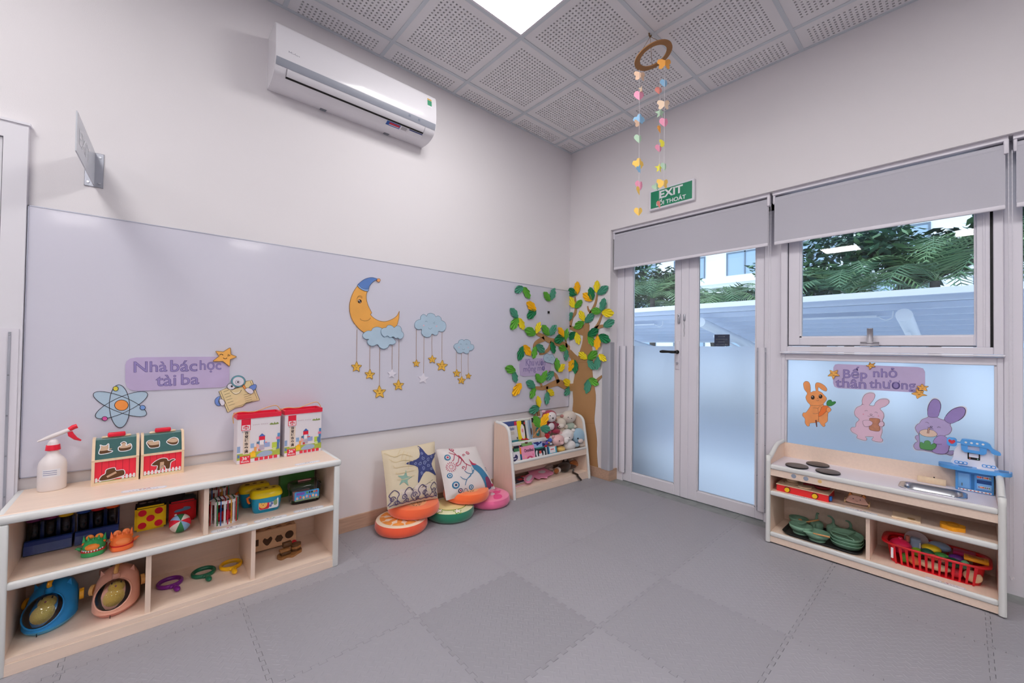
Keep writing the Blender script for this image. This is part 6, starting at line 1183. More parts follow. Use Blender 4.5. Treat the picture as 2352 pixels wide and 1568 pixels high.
def pillow(label, BL, BR, TL, TR, puff, m, draw):
    P = [Vector(p) for p in (BL, BR, TL, TR)]; c = (P[0]+P[1]+P[2]+P[3])/4; ex = ((P[1]-P[0])+(P[3]-P[2])).normalized(); ez = ((P[2]-P[0])+(P[3]-P[1])); ez = (ez-ex*ez.dot(ex)).normalized(); ny = ez.cross(ex).normalized(); ny = -ny if ny.y > 0 else ny
    X = Matrix((tuple(ex)+(0,), tuple(ez)+(0,), tuple(ny)+(0,), (0, 0, 0, 1))).transposed(); X.translation = c; XI = X.inverted(); Q = [XI @ p for p in P]
    t = thing('pillow', label, 'pillow', X)
    def S_(u, v, side=1, lift=0.0):
        """u, v in 0..1 -> local surface point"""
        a = 2*u-1; b_ = 2*v-1; pinch = 1-.045*((1-a*a)*abs(b_)**3 if 0 else 0); p = Q[0]*(1-u)*(1-v)+Q[1]*u*(1-v)+Q[2]*(1-u)*v+Q[3]*u*v
        ctr = (Q[0]+Q[1]+Q[2]+Q[3])/4; k = 1-.035*(1-a*a)*b_**4-.035*(1-b_*b_)*a**4; p = ctr+(p-ctr)*k
        h_ = puff*max(0, (1-a**4))**.6*max(0, (1-b_**4))**.6
        return p+Vector((0, 0, side*h_+side*lift))
    N = 20; b = MB()
    for sd in (1, -1):
        vs_ = [S_(i/N, j/N, sd) for j in range(N+1) for i in range(N+1)]; fs = [(j*(N+1)+i, j*(N+1)+i+1, (j+1)*(N+1)+i+1, (j+1)*(N+1)+i) for j in range(N) for i in range(N)]; b.add(vs_, fs if sd > 0 else [f[::-1] for f in fs], m, True)
    b.build('cover', t)
    rimp = [S_(i/N, 0) for i in range(N)]+[S_(1, i/N) for i in range(N)]+[S_(1-i/N, 1) for i in range(N)]+[S_(0, 1-i/N) for i in range(N)]; b = MB(); b.tube(rimp, .002, m, 5, closed=True); b.build('seam', t)
    def pat(name, mm, pts, lift=.002, stuff=False):
        cx = sum(p[0] for p in pts)/len(pts); cy_ = sum(p[1] for p in pts)/len(pts); n_ = len(pts); vs_ = []
        for k in (1, .75, .5, .25): vs_ += [S_(cx+(p[0]-cx)*k, cy_+(p[1]-cy_)*k, 1, lift) for p in pts]
        vs_.append(S_(cx, cy_, 1, lift)); f = [(k*n_+i, k*n_+(i+1) % n_, (k+1)*n_+(i+1) % n_, (k+1)*n_+i) for k in range(3) for i in range(n_)]+[(3*n_+i, 3*n_+(i+1) % n_, 4*n_) for i in range(n_)]
        if area2(pts) < 0: f = [q[::-1] for q in f]
        return MB().add(vs_, f, mm, True).build(name, t)
    def lines(name, mm, lst, wd, lift=.003):
        b = MB()
        for L_ in lst:
            D = [Vector(p) for p in L_]; vs_ = []
            for i in range(len(D)):
                d = D[min(i+1, len(D)-1)]-D[max(i-1, 0)]
                if d.length < 1e-9: d = Vector((1, 0))
                d.normalize(); q = Vector((-d.y, d.x))*wd/2; vs_ += [S_(D[i].x+q.x, D[i].y+q.y, 1, lift), S_(D[i].x-q.x, D[i].y-q.y, 1, lift)]
            b.add(vs_, [(2*i, 2*i+1, 2*i+3, 2*i+2) for i in range(len(D)-1)], mm)
        o = b.build(name, t); o['kind'] = 'stuff'; return o
    draw(pat, lines)
def spiral(cx, cy_, r, a0, turns, sgn=1, n=14): return [(cx+r*(1-.8*i/n)*math.cos(R2(a0+sgn*turns*360*i/n)), cy_+r*(1-.8*i/n)*math.sin(R2(a0+sgn*turns*360*i/n))) for i in range(n+1)]
def starfish(cx, cy_, R_, r_, rot, bend=.0): return [tuple(p) for p in cr([(cx+q*math.cos(R2(rot+k*36+(6 if k % 2 == 0 else 0))), cy_+q*math.sin(R2(rot+k*36+(6 if k % 2 == 0 else 0)))) for k in range(10) for q in ((R_ if k % 2 == 0 else r_),)], 4)]
def d1_(pat, lines):
    LB = M('print_lightblue', '9aa6c8', .85); FT = M('print_faint', 'd8c498', .85); PU = M('print_purple', '55496e', .85)
    pat('lace_ground', M('print_lace', 'd8c8bc', .85), [(.01, .02), (.99, .02), (.99, .26), (.86, .32), (.72, .22), (.55, .30), (.40, .22), (.22, .27), (.02, .18)], .0012)
    pat('starfish_print', M('print_navy', '3c4478', .85, noise=(60, .3)), starfish(.70, .63, .36, .15, 94), .002)
    lines('starfish_swirls', LB, [spiral(.70+.09*math.cos(R2(a)), .63+.09*math.sin(R2(a)), .035, a, 1.2) for a in range(30, 390, 72)]+[spiral(.70+.18*math.cos(R2(a)), .63+.18*math.sin(R2(a)), .028, a, 1.2) for a in (100, 172, 244, 316, 28)]+[spiral(.70, .63, .04, 0, 1.4)], .008)
    pat('small_starfish_print', M('print_teal', '8fb0a0', .85), starfish(.30, .43, .14, .06, 70), .002)
    lines('coral_lines', FT, [[tuple(p) for p in cr([(.02+k*.05, .95-k*.13), (.16, .84-k*.1), (.30, .86-k*.11), (.48, .78-k*.08)], 5, False)] for k in range(5)]+[[(.2+k*.06, .82-k*.08), (.26+k*.05, .92-k*.06), (.3+k*.05, .97-k*.05)] for k in range(4)], .009)
    lines('lace_scrolls', PU, [[tuple(p) for p in cr([(x, .05), (x+.06, .12), (x+.02, .2), (x+.10, .27), (x+.18, .2), (x+.14, .12), (x+.2, .05)], 5, False)] for x in (-.0, .26, .52, .78) if x < .8]+[spiral(x+.07, .13, .05, 0, 1.3) for x in (.0, .2, .4, .6, .8)]+[spiral(x+.13, .06, .04, 180, 1.3, -1) for x in (.0, .2, .4, .6, .8)]+[[(.02+i*.06, .03+.015*(i % 2)) for i in range(17)]], .014)
def L3(px, py, y): u, v = lw(px, py, y); return (u, y, v)
pillow('cream pillow printed with a navy starfish leaning on the wall', L3(890, 1170, -.255), L3(1005, 1143, -.255), L3(876, 1035, -.095), L3(998, 1014, -.095), .055, M('pillow_cream', 'dccdb0', .9, bump=(500, .15)), d1_)
def d2_(pat, lines):
    RDc = M('print_coral', 'b83a58', .85); BLc = M('print_blue', '3f7ea4', .85); NVc = M('print_ink', '4a4664', .85)
    pat('bird_print', BLc, [tuple(p) for p in cr([(.60, .60), (.66, .58), (.78, .50), (.86, .36), (.92, .16), (.90, .02), (.78, .03), (.74, .20), (.70, .36), (.62, .48)], 3)], .002); pat('bird_crest', RDc, [(.60, .56), (.585, .70), (.64, .60), (.72, .56), (.66, .54)], .003); pat('bird_breast', M('print_plum', '8a3a60', .85), [tuple(p) for p in cr([(.80, .24), (.88, .26), (.92, .10), (.88, .03), (.80, .05)], 3)], .003); pat('bird_tail', RDc, [(.90, .12), (.985, .10), (.97, .05), (.90, .05)], .003)
    for cx, cy_, r_, c1, c2 in ((.14, .78, .062, BLc, RDc), (.30, .95, .05, RDc, RDc), (.17, .22, .07, BLc, NVc), (.46, .12, .05, BLc, BLc), (.62, .83, .04, RDc, RDc), (.10, .42, .05, BLc, BLc), (.24, .10, .045, NVc, RDc)):
        pat('flower_print', c1, circ(cx, cy_, r_, 16), .002); pat('flower_centre', M('pillow_ivory', 'e6dedc', .9), circ(cx, cy_, r_*.62, 12), .003); pat('flower_centre', c2, circ(cx, cy_, r_*.35, 10), .004)
    lines('coral_branches', RDc, [[tuple(p) for p in cr([(.58, .54), (.48, .60), (.42, .70), (.34, .80), (.26, .84), (.20, .88)], 5, False)]]+[[tuple(p) for p in cr([(x, y), (x-.05, y+dy), (x-.09, y+dy*1.3)], 4, False)] for x, y, dy in ((.50, .60, -.10), (.44, .68, .08), (.38, .76, -.1), (.42, .70, -.08), (.34, .80, .1), (.30, .82, -.1), (.46, .64, .12))]+[spiral(.40, .52, .04, 0, .8), spiral(.30, .60, .04, 90, .8), spiral(.50, .78, .035, 0, .8)], .013)
    lines('blue_branches', BLc, [[tuple(p) for p in cr([(.58, .50), (.56, .40), (.48, .34), (.40, .28), (.34, .18)], 5, False)]]+[[(x, y), (x+dx, y+.03), (x+dx*1.6, y+.08)] for x, y, dx in ((.50, .36, .07), (.44, .31, .06), (.52, .38, -.07), (.40, .28, -.07), (.56, .42, .05))], .012)
    lines('dotted_ring', RDc, [[(.16+.07*math.cos(R2(a)), .58+.07*math.sin(R2(a))), (.16+.10*math.cos(R2(a)), .58+.10*math.sin(R2(a)))] for a in range(0, 360, 24)]+[[(.16+.03*math.cos(R2(a)), .58+.03*math.sin(R2(a))), (.16+.05*math.cos(R2(a)), .58+.05*math.sin(R2(a)))] for a in range(0, 360, 40)], .012)
    lines('ink_leaves', NVc, [[(.34+.04*math.cos(R2(a)), .06+.06*math.sin(R2(a))) for a in range(0, 361, 30)], [(.34, 0.0), (.34, .12)]]+[[(.9, .40+k*.03), (.97, .42+k*.03)] for k in range(3)], .008)
pillow('white pillow printed with coral branches and a bird leaning on the wall', L3(1025, 1149, -.27), L3(1137, 1122, -.27), L3(1001, 1031, -.09), L3(1093, 1025, -.09), .055, M('pillow_ivory', 'e6dedc', .9, bump=(500, .15)), d2_)
# ================================================================== toy kitchen unit under the window
KX0, KX1, KY0, KY1 = -.242, .078, -1.868, -2.852       # front, back, left, right
KC, K1, K2 = .500, .333, .073                          # counter, shelf, bottom board tops
kt = thing('toy_kitchen_unit', 'pale birch toy kitchen unit with sink and hobs under the window', 'toy kitchen', T((KX0+KX1)/2, (KY0+KY1)/2, .006)); _k = T((KX0+KX1)/2, (KY0+KY1)/2, .006).inverted()
def kp(mb, name, lab=None):
    o = mb.build(name, kt, _k)
    if lab: o['label'] = lab
    return o
CTOP = M('white_laminate', 'e9e4ee', .3)
sdp = [(KX0, .008), (KX0, .515), (KX0+.012, .532), (KX0+.06, .548), (KX0+.12, .575), (KX0+.16, .592), (KX0+.20, .600), (KX1, .602), (KX1, .008)]
Xk = Matrix(((1, 0, 0, 0), (0, 0, -1, 0), (0, 1, 0, 0), (0, 0, 0, 1)))
for y0, y1 in ((KY0, KY0-.022), (KY1+.022, KY1)):
    kp(MB().prism(sdp, -y0, -y1, PLYV, Xk), 'side_panel'); b = MB(); b.tube([(p[0]+.003, (y0+y1)/2, p[1]) for p in cr(sdp[:8], 4, False)], .0135, EDGE, 10); kp(b, 'side_edge_band', 'pale rounded edge band')
ya, yb = KY0-.0225, KY1+.0225
SKY0, SKY1, SKX0, SKX1 = -2.492, -2.722, -.185, -.030     # sink opening
for a, b_ in (((KX0+.016, ya, KC-.024), (KX1-.012, SKY0, KC)), ((KX0+.016, SKY1, KC-.024), (KX1-.012, yb, KC)), ((KX0+.016, SKY0, KC-.024), (SKX0, SKY1, KC)), ((SKX1, SKY0, KC-.024), (KX1-.012, SKY1, KC))): kp(MB().box(a, b_, CTOP), 'worktop')
kp(MB().rbox((KX0-.003, yb, KC-.029), (KX0+.016, ya, KC+.001), .009, EDGE, 3), 'worktop_edge', 'pale rounded edge band'); kp(MB().box((KX0+.004, ya, .431), (KX0+.014, yb, KC-.029), PLY), 'apron')
kp(MB().box((KX1-.012, ya, .02), (KX1-.002, yb, .597), PLY), 'back_panel')
for z in (K1, K2):
    kp(MB().box((KX0+.016, ya, z-.022), (KX1-.0125, yb, z), PLY), 'shelf_board'); kp(MB().rbox((KX0-.002, yb, z-.028), (KX0+.016, ya, z+.001), .009, EDGE, 3), 'shelf_edge_band', 'pale rounded edge band')
kp(MB().box((KX0+.004, ya, .009), (KX0+.016, yb, K2-.0285), PLY), 'plinth'); kp(MB().box((KX0+.020, -2.354, K2+.0005), (KX1-.0125, -2.371, K1-.0225), PLYV), 'divider')
for y in (-2.02, -2.36, -2.70): kp(MB().cyl((KX0+.03, y, 0), (KX0+.03, y, .012), .014, BLACK, n=12), 'rubber_foot')
for y in (-1.95, -2.77): kp(MB().cyl((KX1-.05, y, 0), (KX1-.05, y, .022), .014, BLACK, n=12), 'rubber_foot')
# sink
b = MB(); rim = rrect(SKX0-.012, SKY1-.012, SKX1+.012, SKY0+.012, .045, 6); inn = rrect(SKX0+.004, SKY1+.004, SKX1-.004, SKY0-.004, .040, 6); bot = rrect(SKX0+.022, SKY1+.022, SKX1-.022, SKY0-.022, .03, 6); n = len(rim)
vs_ = [(x, y, KC+.002) for x, y in rim]+[(x, y, KC+.003) for x, y in inn]+[(x, y, KC-.045) for x, y in bot]+[(x, y, KC) for x, y in rim]
b.add(vs_, [(i, (i+1) % n, n+(i+1) % n, n+i) for i in range(n)]+[(n+i, n+(i+1) % n, 2*n+(i+1) % n, 2*n+i) for i in range(n)]+[(3*n+i, 3*n+(i+1) % n, (i+1) % n, i) for i in range(n)], STEEL, True); b.add(vs_, [list(range(2*n, 3*n))], STEEL); kp(b, 'sink_bowl', 'steel sink bowl')
# hob discs, knob dots
for px, py, lab in ((1829, 1068, 'black hob disc nearest the left end of the worktop'), (1878, 1064, 'black hob disc at the back of the worktop'), (1901, 1081, 'black hob disc at the front right of the three')):
    x, y = fl(px, py, KC+.012); x = max(-.17, min(.0, x)); t = thing('hob_disc', lab, 'hob disc', T(x, y, KC), 'hob discs'); MB().lathe([(0, 0), (.058, 0), (.060, .002), (.060, .009)], BLACK, 36).build('rim', t); MB().lathe([(.060, .009), (.058, .0105), (0, .0105)], M('hob_grey', '5c514c', .45), 36).build('plate', t)
for px, py, c, r_ in ((1823, 1091, '9aa3b4', .013), (1851, 1097, '9aa3b4', .013), (1883, 1101, 'e0b878', .010)):
    u, v = rw(px, py, KX0+.004); o = kp(MB().prism(circ(u, min(v, .455), r_, 20), 0, .0012, M('dot_'+c, c, .5), MRX(KX0+.004)), 'knob_dot', 'round paper knob dot on the apron')
# ---- labels on the shelf edges
def kf(px, py, z): x, y = fl(px, py, z); return (max(x, -.226), y)
shelf_label('l', 'paper label on the shelf edge in front of the red toy stove', kf(1805, 1138, K1+.001), kf(1872, 1155, K1+.001), K1+.0012, .022, pic=('c08a8a', 'b86a6a'))
shelf_label('l', 'paper label on the shelf edge in front of the cat toy', kf(1938, 1168, K1+.001), kf(2013, 1188, K1+.001), K1+.0012, .022, pic=('8a6a8a', 'c06a6a', '9a9a6a'))
shelf_label('l', 'paper label under the red basket on the bottom shelf', kf(2124, 1329, K2+.001), kf(2219, 1357, K2+.001), K2+.0012, .024, pic=('e0b040', 'c06a6a'))
# ---- chopping board by the sink
x, y = fl(2110, 1110, KC); t = thing('chopping_board', 'small pale chopping board standing behind the sink', 'chopping board', T(.034, -2.600, KC) @ RY(14)); MB().rbox((-.004, -.056, 0), (.004, .056, .034), .002, PINE, 1).build('board', t); MB().cyl((0, -.01, .034), (0, -.01, .040), .003, BLACK, n=8).build('peg', t)
# ---- blue mini play kitchen on the worktop
BL1 = M('mini_blue', '58a4e8', .35); BL2 = M('mini_blue_dark', '2f74b4', .4); WH1 = M('mini_white', 'eeeef8', .35)
mk = thing('mini_kitchen', 'blue and white plastic mini kitchen at the right end of the worktop', 'toy kitchen', MRX(.012) @ T(2.756, KC, 0))     # local u right, v up, w to the room
def mp(mb, name): return mb.build(name, mk)
mp(MB().rbox((-.066, 0, -.050), (.068, .105, .000), .005, BL1, 2), 'cabinet'); mp(MB().rbox((-.056, .016, 0), (-.014, .094, .006), .003, M('mini_blue_light', '7ab6f0', .35), 2), 'cabinet_door'); mp(MB().box((-.044, .028, .006), (-.040, .042, .010), M('mini_handle', '6a7a88', .4)), 'door_handle')
mp(MB().box((-.010, .012, 0), (.002, .094, .0008), BL2), 'recess'); mp(MB().box((.010, .052, 0), (.060, .070, .0008), M('mini_navy', '1f4a8c', .4)), 'oven_window'); mp(MB().rbox((.008, .020, 0), (.062, .052, .007), .003, M('mini_blue_light', '7ab6f0', .35), 2), 'oven_door')
def deco(u0, u1, v0, v1, w_, n_=7, seed=1):
    rn = random.Random(seed); b = MB(); b.box((u0, v0, w_), (u1, v1, w_+.0005), LBL)
    for k in range(n_): u = u0+(u1-u0)*(k+.5)/n_; b.face(circ(u, (v0+v1)/2, (v1-v0)*.36, 8), w_+.0008, M('deco_%d' % rn.randrange(4), ('c84a4a', 'e8844a', '6a5a9a', '5a8a6a')[rn.randrange(4)], .5))
    o = mp(b, 'sticker_strip'); o['kind'] = 'stuff'
deco(.010, .058, .078, .090, .0004, 6, 2); deco(.014, .056, .030, .040, .0074, 6, 3); deco(-.056, .060, .004, .012, .0004, 9, 4)
tray = [tuple(p) for p in cr([(-.125, .050), (-.118, -.03), (-.06, -.062), (.06, -.062), (.118, -.03), (.125, .05), (.06, .058), (-.06, .058)], 4)]
b = MB(); Xtr = Matrix(((1, 0, 0, 0), (0, 0, 1, .108), (0, -1, 0, -.02), (0, 0, 0, 1))); b.prism([(p[0], p[1]*.8) for p in tray], 0, .018, BL1, Xtr, smooth=True); mp(b, 'tray_top'); b = MB(); b.prism(rrect(-.055, -.02, -.005, .02, .01), .018, .0186, BL2, Xtr); mp(b, 'hob_plate'); b = MB(); b.prism(rrect(.01, -.024, .07, .018, .01), .018, .0195, WH1, Xtr); mp(b, 'basin'); b = MB(); b.prism(rrect(.085, -.02, .118, .02, .008), .018, .0186, BL2, Xtr); mp(b, 'tray_dish')
pan = [tuple(p) for p in cr([(-.070, .125), (-.073, .17), (-.068, .205), (-.050, .235), (-.02, .243), (.03, .243), (.055, .23), (.068, .19), (.074, .150), (.074, .125)], 4)]
b = MB(); b.prism(pan, -.052, -.034, WH1); mp(b, 'back_panel')
b = MB(); b.prism(rrect(-.022, .165, .022, .200, .003), -.034, -.032, BLACK); b.face(rrect(-.017, .177, .017, .197, .002), -.0316, WH1); b.face(circ(-.014, .171, .003, 8), -.0316, M('mini_red', 'e08070', .5)); b.face(circ(.014, .171, .003, 8), -.0316, M('mini_green', '90c0a8', .5)); o = mp(b, 'microwave_sticker')
for s_ in (-1, 1):
    for k in range(3): b = MB(); u = s_*.046+(k-1)*.0155+(.006 if s_ > 0 else 0); b.prism(rrect(u-.0085, .134, u+.0085, .148, .005), -.034, -.030, BL1); b.prism(rrect(u-.0055, .137, u+.0055, .145, .004), -.030, -.0292, WH1); mp(b, 'spice_slot')
hood = [tuple(p) for p in cr([(-.044, .262), (-.03, .270), (.03, .268), (.055, .258), (.066, .236), (.090, .220), (.088, .206), (.062, .212), (.044, .236), (-.040, .240)], 4)]
b = MB(); b.prism(hood, -.050, -.018, BL1); mp(b, 'hood'); b = MB(); b.prism([(-.046, .244), (-.020, .244), (-.022, .216), (.020, .214), (.020, .242), (.046, .242), (.044, .208), (.034, .198), (-.034, .202), (-.044, .212)], -.034, -.022, BL1); mp(b, 'hood_frame')
b = MB(); b.prism(rrect(-.098, .222, -.060, .268, .012), -.050, -.036, BL1); b.face([tuple(p) for p in cr([(-.079, .234), (-.092, .248), (-.087, .258), (-.079, .253), (-.071, .258), (-.066, .248)], 3)], -.0354, M('heart_red', 'd03040', .5)); mp(b, 'clock_sign'); mp(MB().box((-.062, .244, -.046), (-.040, .250, -.040), BL1), 'sign_arm')
for u in (-.028, -.008, .012, .032): mp(MB().prism(circ(u, .254, .005, 10), -.018, -.0172, LBL), 'hood_sticker')
# ---- red wooden toy stove
t = thing('toy_stove', 'red wooden toy stove with yellow knobs on the kitchen shelf', 'toy stove', MRX(-.203) @ T(2.050, K1, 0)); SR = M('stove_red', 'e02a2c', .4); HWd = .134
MB().box((-HWd, 0, -.16), (HWd, .040, 0), SR).build('box', t); MB().rbox((-HWd-.002, .040, -.165), (HWd+.002, .046, .004), .001, PINE, 1, smooth=False).build('wooden_top', t); MB().rbox((HWd, .008, -.03), (HWd+.014, .034, -.006), .002, M('knob_blue', '1f6ac0', .4), 1).build('blue_knob', t)
for u in (-.075, .068): MB().cyl((u, .020, 0), (u, .020, .012), .013, M('knob_yellow', 'f2c41c', .4), n=20).build('yellow_knob', t); MB().cyl((u, .020, 0), (u, .020, .002), .017, M('knob_ring', '5a1c14', .5), n=20).build('knob_ring', t)
for u, w_ in ((-.07, -.08), (.005, -.05)): b = MB(); b.cyl((u, .046, w_), (u, .052, w_), .036, PINE, n=24); b.build('burner', t)
t = thing('toy_pan', 'dark red toy pan lying on the red toy stove', 'toy pan', MRX(-.203) @ T(2.050, K1+.0525, 0)); X_ = Matrix(((1, 0, 0, 0), (0, 0, 1, 0), (0, -1, 0, 0), (0, 0, 0, 1))); PR = M('pan_red', '8a0e1c', .4)
MB().lathe([(0, 0), (.038, 0), (.046, .016), (.043, .016), (.036, .003), (0, .003)], PR, 28, T(.085, 0, -.09) @ X_ ).build('pan', t); MB().tube([(.045, .012, -.075), (.0, .014, -.045)], .006, PR, 8).build('pan_handle', t)
t = thing('toy_pot', 'small wooden toy pot on the left of the red toy stove', 'toy pot', MRX(-.203) @ T(1.982, K1+.0525, -.085)); MB().lathe([(0, 0), (.030, 0), (.032, .022), (.029, .022), (.027, .003), (0, .003)], PINE, 24, X_).build('pot', t)
# ---- wooden cat car
t = thing('cat_car', 'pink wooden cat pull-along toy on the kitchen shelf', 'toy car', MRX(-.125) @ T(2.302, K1, 0) @ RY(4)); PK2 = M('cat_pink', 'd8ae9c', .5); CW = M('cat_wood', 'e0bc8c', .5)
MB().prism([tuple(p) for p in cr([(-.046, .010), (-.040, .034), (-.026, .052), (.026, .052), (.040, .034), (.046, .010)], 3)], -.05, 0, PK2).build('body', t)
for s_ in (-1, 1): MB().prism([(s_*.030-.010, .046), (s_*.030+.010, .046), (s_*.030, .066)], -.04, -.004, M('cat_ear', 'e89a50', .5)).build('ear', t); MB().prism(circ(s_*.016, .034, .0028, 8), 0, .001, INK).build('eye', t); MB().cyl((s_*.050, .011, -.012), (s_*.058, .011, -.012), .011, CW, n=16).build('wheel', t); MB().cyl((s_*.050, .011, -.042), (s_*.058, .011, -.042), .011, CW, n=16).build('wheel', t)
MB().stroke(arc(0, .026, .005, 200, 340, 6), .0012, .0008, INK).build('mouth', t); MB().rbox((-.022, .053, -.04), (.022, .064, -.008), .003, CW, 1).build('roof', t); MB().tube(cr([(.046, .006, 0), (.052, .0022, .02), (.02, .0022, .035), (-.03, .0022, .03)], 4, False), .0012, M('cord_tan', 'c8a060', .8), 5).build('pull_cord', t)
# ---- wooden plate and orange sponge
x0, y0 = fl(2080, 1191, K1); t = thing('wooden_tray', 'small wooden tray on the kitchen shelf', 'tray', T(-.148, -2.512, K1) @ RZ(2)); MB().rbox((-.058, -.056, 0), (.058, .056, .009), .002, PINE, 1, smooth=False).build('base', t); MB().prism(circ(-.03, -.02, .016, 16), .009, .0094, M('tray_mark', 'b8905c', .6)).build('round_mark', t)
t = thing('sponge', 'orange flower-shaped sponge on the kitchen shelf', 'sponge', T(-.150, -2.682, K1)); MB().prism([((.046+.003*math.cos(6*a))*math.cos(a), (.046+.003*math.cos(6*a))*math.sin(a)) for a in [R2(6*i) for i in range(60)]], 0, .020, M('sponge_orange', 'f0a41c', .8, bump=(150, .4)), smooth=True).build('body', t); MB().lathe([(.018, .020), (.022, .022), (.026, .020)], M('sponge_dark', 'd08a10', .8), 24).build('rim_line', t)
# ---- black tray with green tableware
t = thing('serving_tray', 'black tray of green tableware on the bottom shelf of the toy kitchen', 'tray', T(-.098, -2.140, K2)); b = MB(); o_ = rrect(-.132, -.196, .150, .196, .05, 6); i_ = rrect(-.116, -.180, .134, .180, .04, 6); n = len(o_)
BT = M('tray_black', '1c1a1a', .5); b.add([(x, y, .016) for x, y in o_]+[(x, y, .014) for x, y in [(p[0]*.97, p[1]*.97) for p in o_]]+[(x, y, .004) for x, y in i_]+[(x, y, 0) for x, y in i_], [(i, (i+1) % n, n+(i+1) % n, n+i) for i in range(n)]+[(n+i, n+(i+1) % n, 2*n+(i+1) % n, 2*n+i) for i in range(n)]+[(3*n+i, 3*n+(i+1) % n, (i+1) % n, i) for i in range(n)], BT, True); b.add([(x, y, .004) for x, y in i_], [list(range(n))], BT); b.build('tray', t)
SG = M('sage_silicone', '7ea88e', .55); SGD = M('sage_inside', '5c8a70', .55)
ZT2 = K2+.0045
def bowl(x, y, rz, label, r=.058, h_=.052):
    t = thing('baby_bowl', label, 'bowl', T(x, y, ZT2) @ RZ(rz), 'green baby bowls'); MB().lathe([(0, 0), (.040, 0), (.042, .004), (.030, .009), (.028, .012)], SG, 28).build('suction_foot', t)
    MB().lathe([(.026, .010), (r*.75, .016), (r*.95, .034), (r, h_), (r-.003, h_), (r*.92, .035), (r*.7, .019), (0, .015)], SG, 32, S(1, 1.08, 1)).build('bowl', t)
    return t
def spoon(x, y, z, rz, pit, label):
    t = thing('baby_spoon', label, 'spoon', T(x, y, z) @ RZ(rz) @ RY(pit)); MB().tube([(0, 0, 0), (.05, 0, .002), (.085, 0, .004)], [.0055, .0045, .0035], M('spoon_wood', 'c8925c', .5), 8).build('handle', t); b = MB(); b.ell((.108, 0, .005), (.026, .016, .006), SG); b.build('bowl_end', t)
x, y = fl(1836, 1232, ZT2); bowl(-.128, -2.030, 0, 'green baby bowl at the left front of the black tray'); x2, y2 = fl(1867, 1246, ZT2); bowl(-.165, -2.122, 20, 'green baby bowl holding a spoon at the front of the black tray', .060, .050)
t = bowl(.000, -1.99, 0, 'green leaf-edged bowl at the back of the black tray', .05, .05); MB().ell((-.01, -.01, .040), (.010, .012, .008), M('spoon_wood', 'c8925c', .5)).build('food_piece', t)
spoon(-.205, -2.190, K2+.058, 118, -4, 'green spoon with wooden handle lying across the front bowl'); spoon(-.02, -2.100, K2+.080, 140, 12, 'green spoon with wooden handle leaning on the left bowl')
# gourd-shaped cups with curled stems
for q, (px, py, lab) in enumerate(((1880, 1215, 'green gourd-shaped cup at the left behind the bowls'), (1917, 1222, 'green gourd-shaped cup with a handle behind the plates'), (1958, 1228, 'green gourd-shaped lid at the right behind the plates'))):
    x, y = (.01, -2.085-q*.085); t = thing('gourd_cup', lab, 'cup', T(x, y, ZT2) @ RZ(-20+q*20), 'gourd-shaped cups'); MB().lathe([(0, 0), (.026, 0), (.034, .012), (.035, .040), (.030, .052), (.015, .060), (.008, .070), (0, .074)], SG if q < 2 else SGD, 24).build('cup', t); MB().tube(cr([(0, 0, .066), (0, 0, .088), (-.006, .010 if q else -.006, .106), (-.012, .026 if q else -.018, .112)], 4, False), [.007]*6+[.006]*4+[.0045]*3, SG, 8).build('stem', t); MB().tube(cr([(-.030, -.010, .045), (-.052, -.016, .044), (-.054, -.016, .018), (-.032, -.010, .014)], 4, False), .0055, SG, 8).build('handle', t)
# stacked divided plates
for q in range(3):
    lab = ('lowest green divided plate of the stack on the black tray', 'middle green divided plate of the stack on the black tray', 'top green divided plate of the stack on the black tray')[q]; t = thing('divided_plate', lab, 'plate', T(-.115, -2.255, ZT2+q*.019) @ RZ(q*3), 'green divided plates')
    def pl(k, z): return [(.088*k*math.copysign(abs(math.cos(a))**.8, math.cos(a)), .078*k*math.copysign(abs(math.sin(a))**.8, math.sin(a)), z) for a in [2*math.pi*i/36 for i in range(36)]]
    b = MB(); n = 36; rs = [pl(.72, 0), pl(.86, .006), pl(.98, .026), pl(1.0, .030), pl(.96, .030), pl(.80, .010)]; loft(b, rs, SG, cap0=True, cap1=True); b.build('plate', t)
    if q == 2:
        for a in (90, 210, 330): MB().tube([(0, 0, .022), (.035*math.cos(R2(a)), .032*math.sin(R2(a)), .024), (.078*math.cos(R2(a)), .070*math.sin(R2(a)), .029)], .004, SG, 6).build('divider_wall', t)
# ---- red basket of toy food
RB = M('basket_red', 'd0101f', .35, coat=.15); bx, by = -.062, -2.612
bt = thing('toy_basket', 'red plastic basket of toy food on the bottom shelf', 'basket', T(bx, by, K2)); BWx, BWy, BH = .105, .186, .105
def bring(k, z, n_=48): return [(BWx*k*math.copysign(abs(math.cos(a))**.5, math.cos(a)), BWy*k*math.copysign(abs(math.sin(a))**.5, math.sin(a)), z) for a in [2*math.pi*i/n_ for i in range(n_)]]
MB().prism([(p[0], p[1]) for p in bring(.90, 0)], 0, .004, RB).build('floor', bt)
b = MB(); n = 48; A_ = bring(1.0, BH-.006); B_ = bring(1.0, BH); C_ = [(p[0]+math.copysign(.012, p[0])*(1 if abs(p[1]) < BWy*.6 else .8), p[1]*(1.10), BH+.004) for p in B_]; D_ = [(p[0], p[1], BH-.008) for p in C_]; I_ = bring(.975, BH); J_ = bring(.975, BH-.012); b.add(I_+C_+D_+J_, [(i, (i+1) % n, n+(i+1) % n, n+i) for i in range(n)]+[(n+i, n+(i+1) % n, 2*n+(i+1) % n, 2*n+i) for i in range(n)]+[(3*n+i, 3*n+(i+1) % n, (i+1) % n, i) for i in range(n)]+[(2*n+i, 2*n+(i+1) % n, 3*n+(i+1) % n, 3*n+i) for i in range(n)], RB, True); b.build('rim', bt)
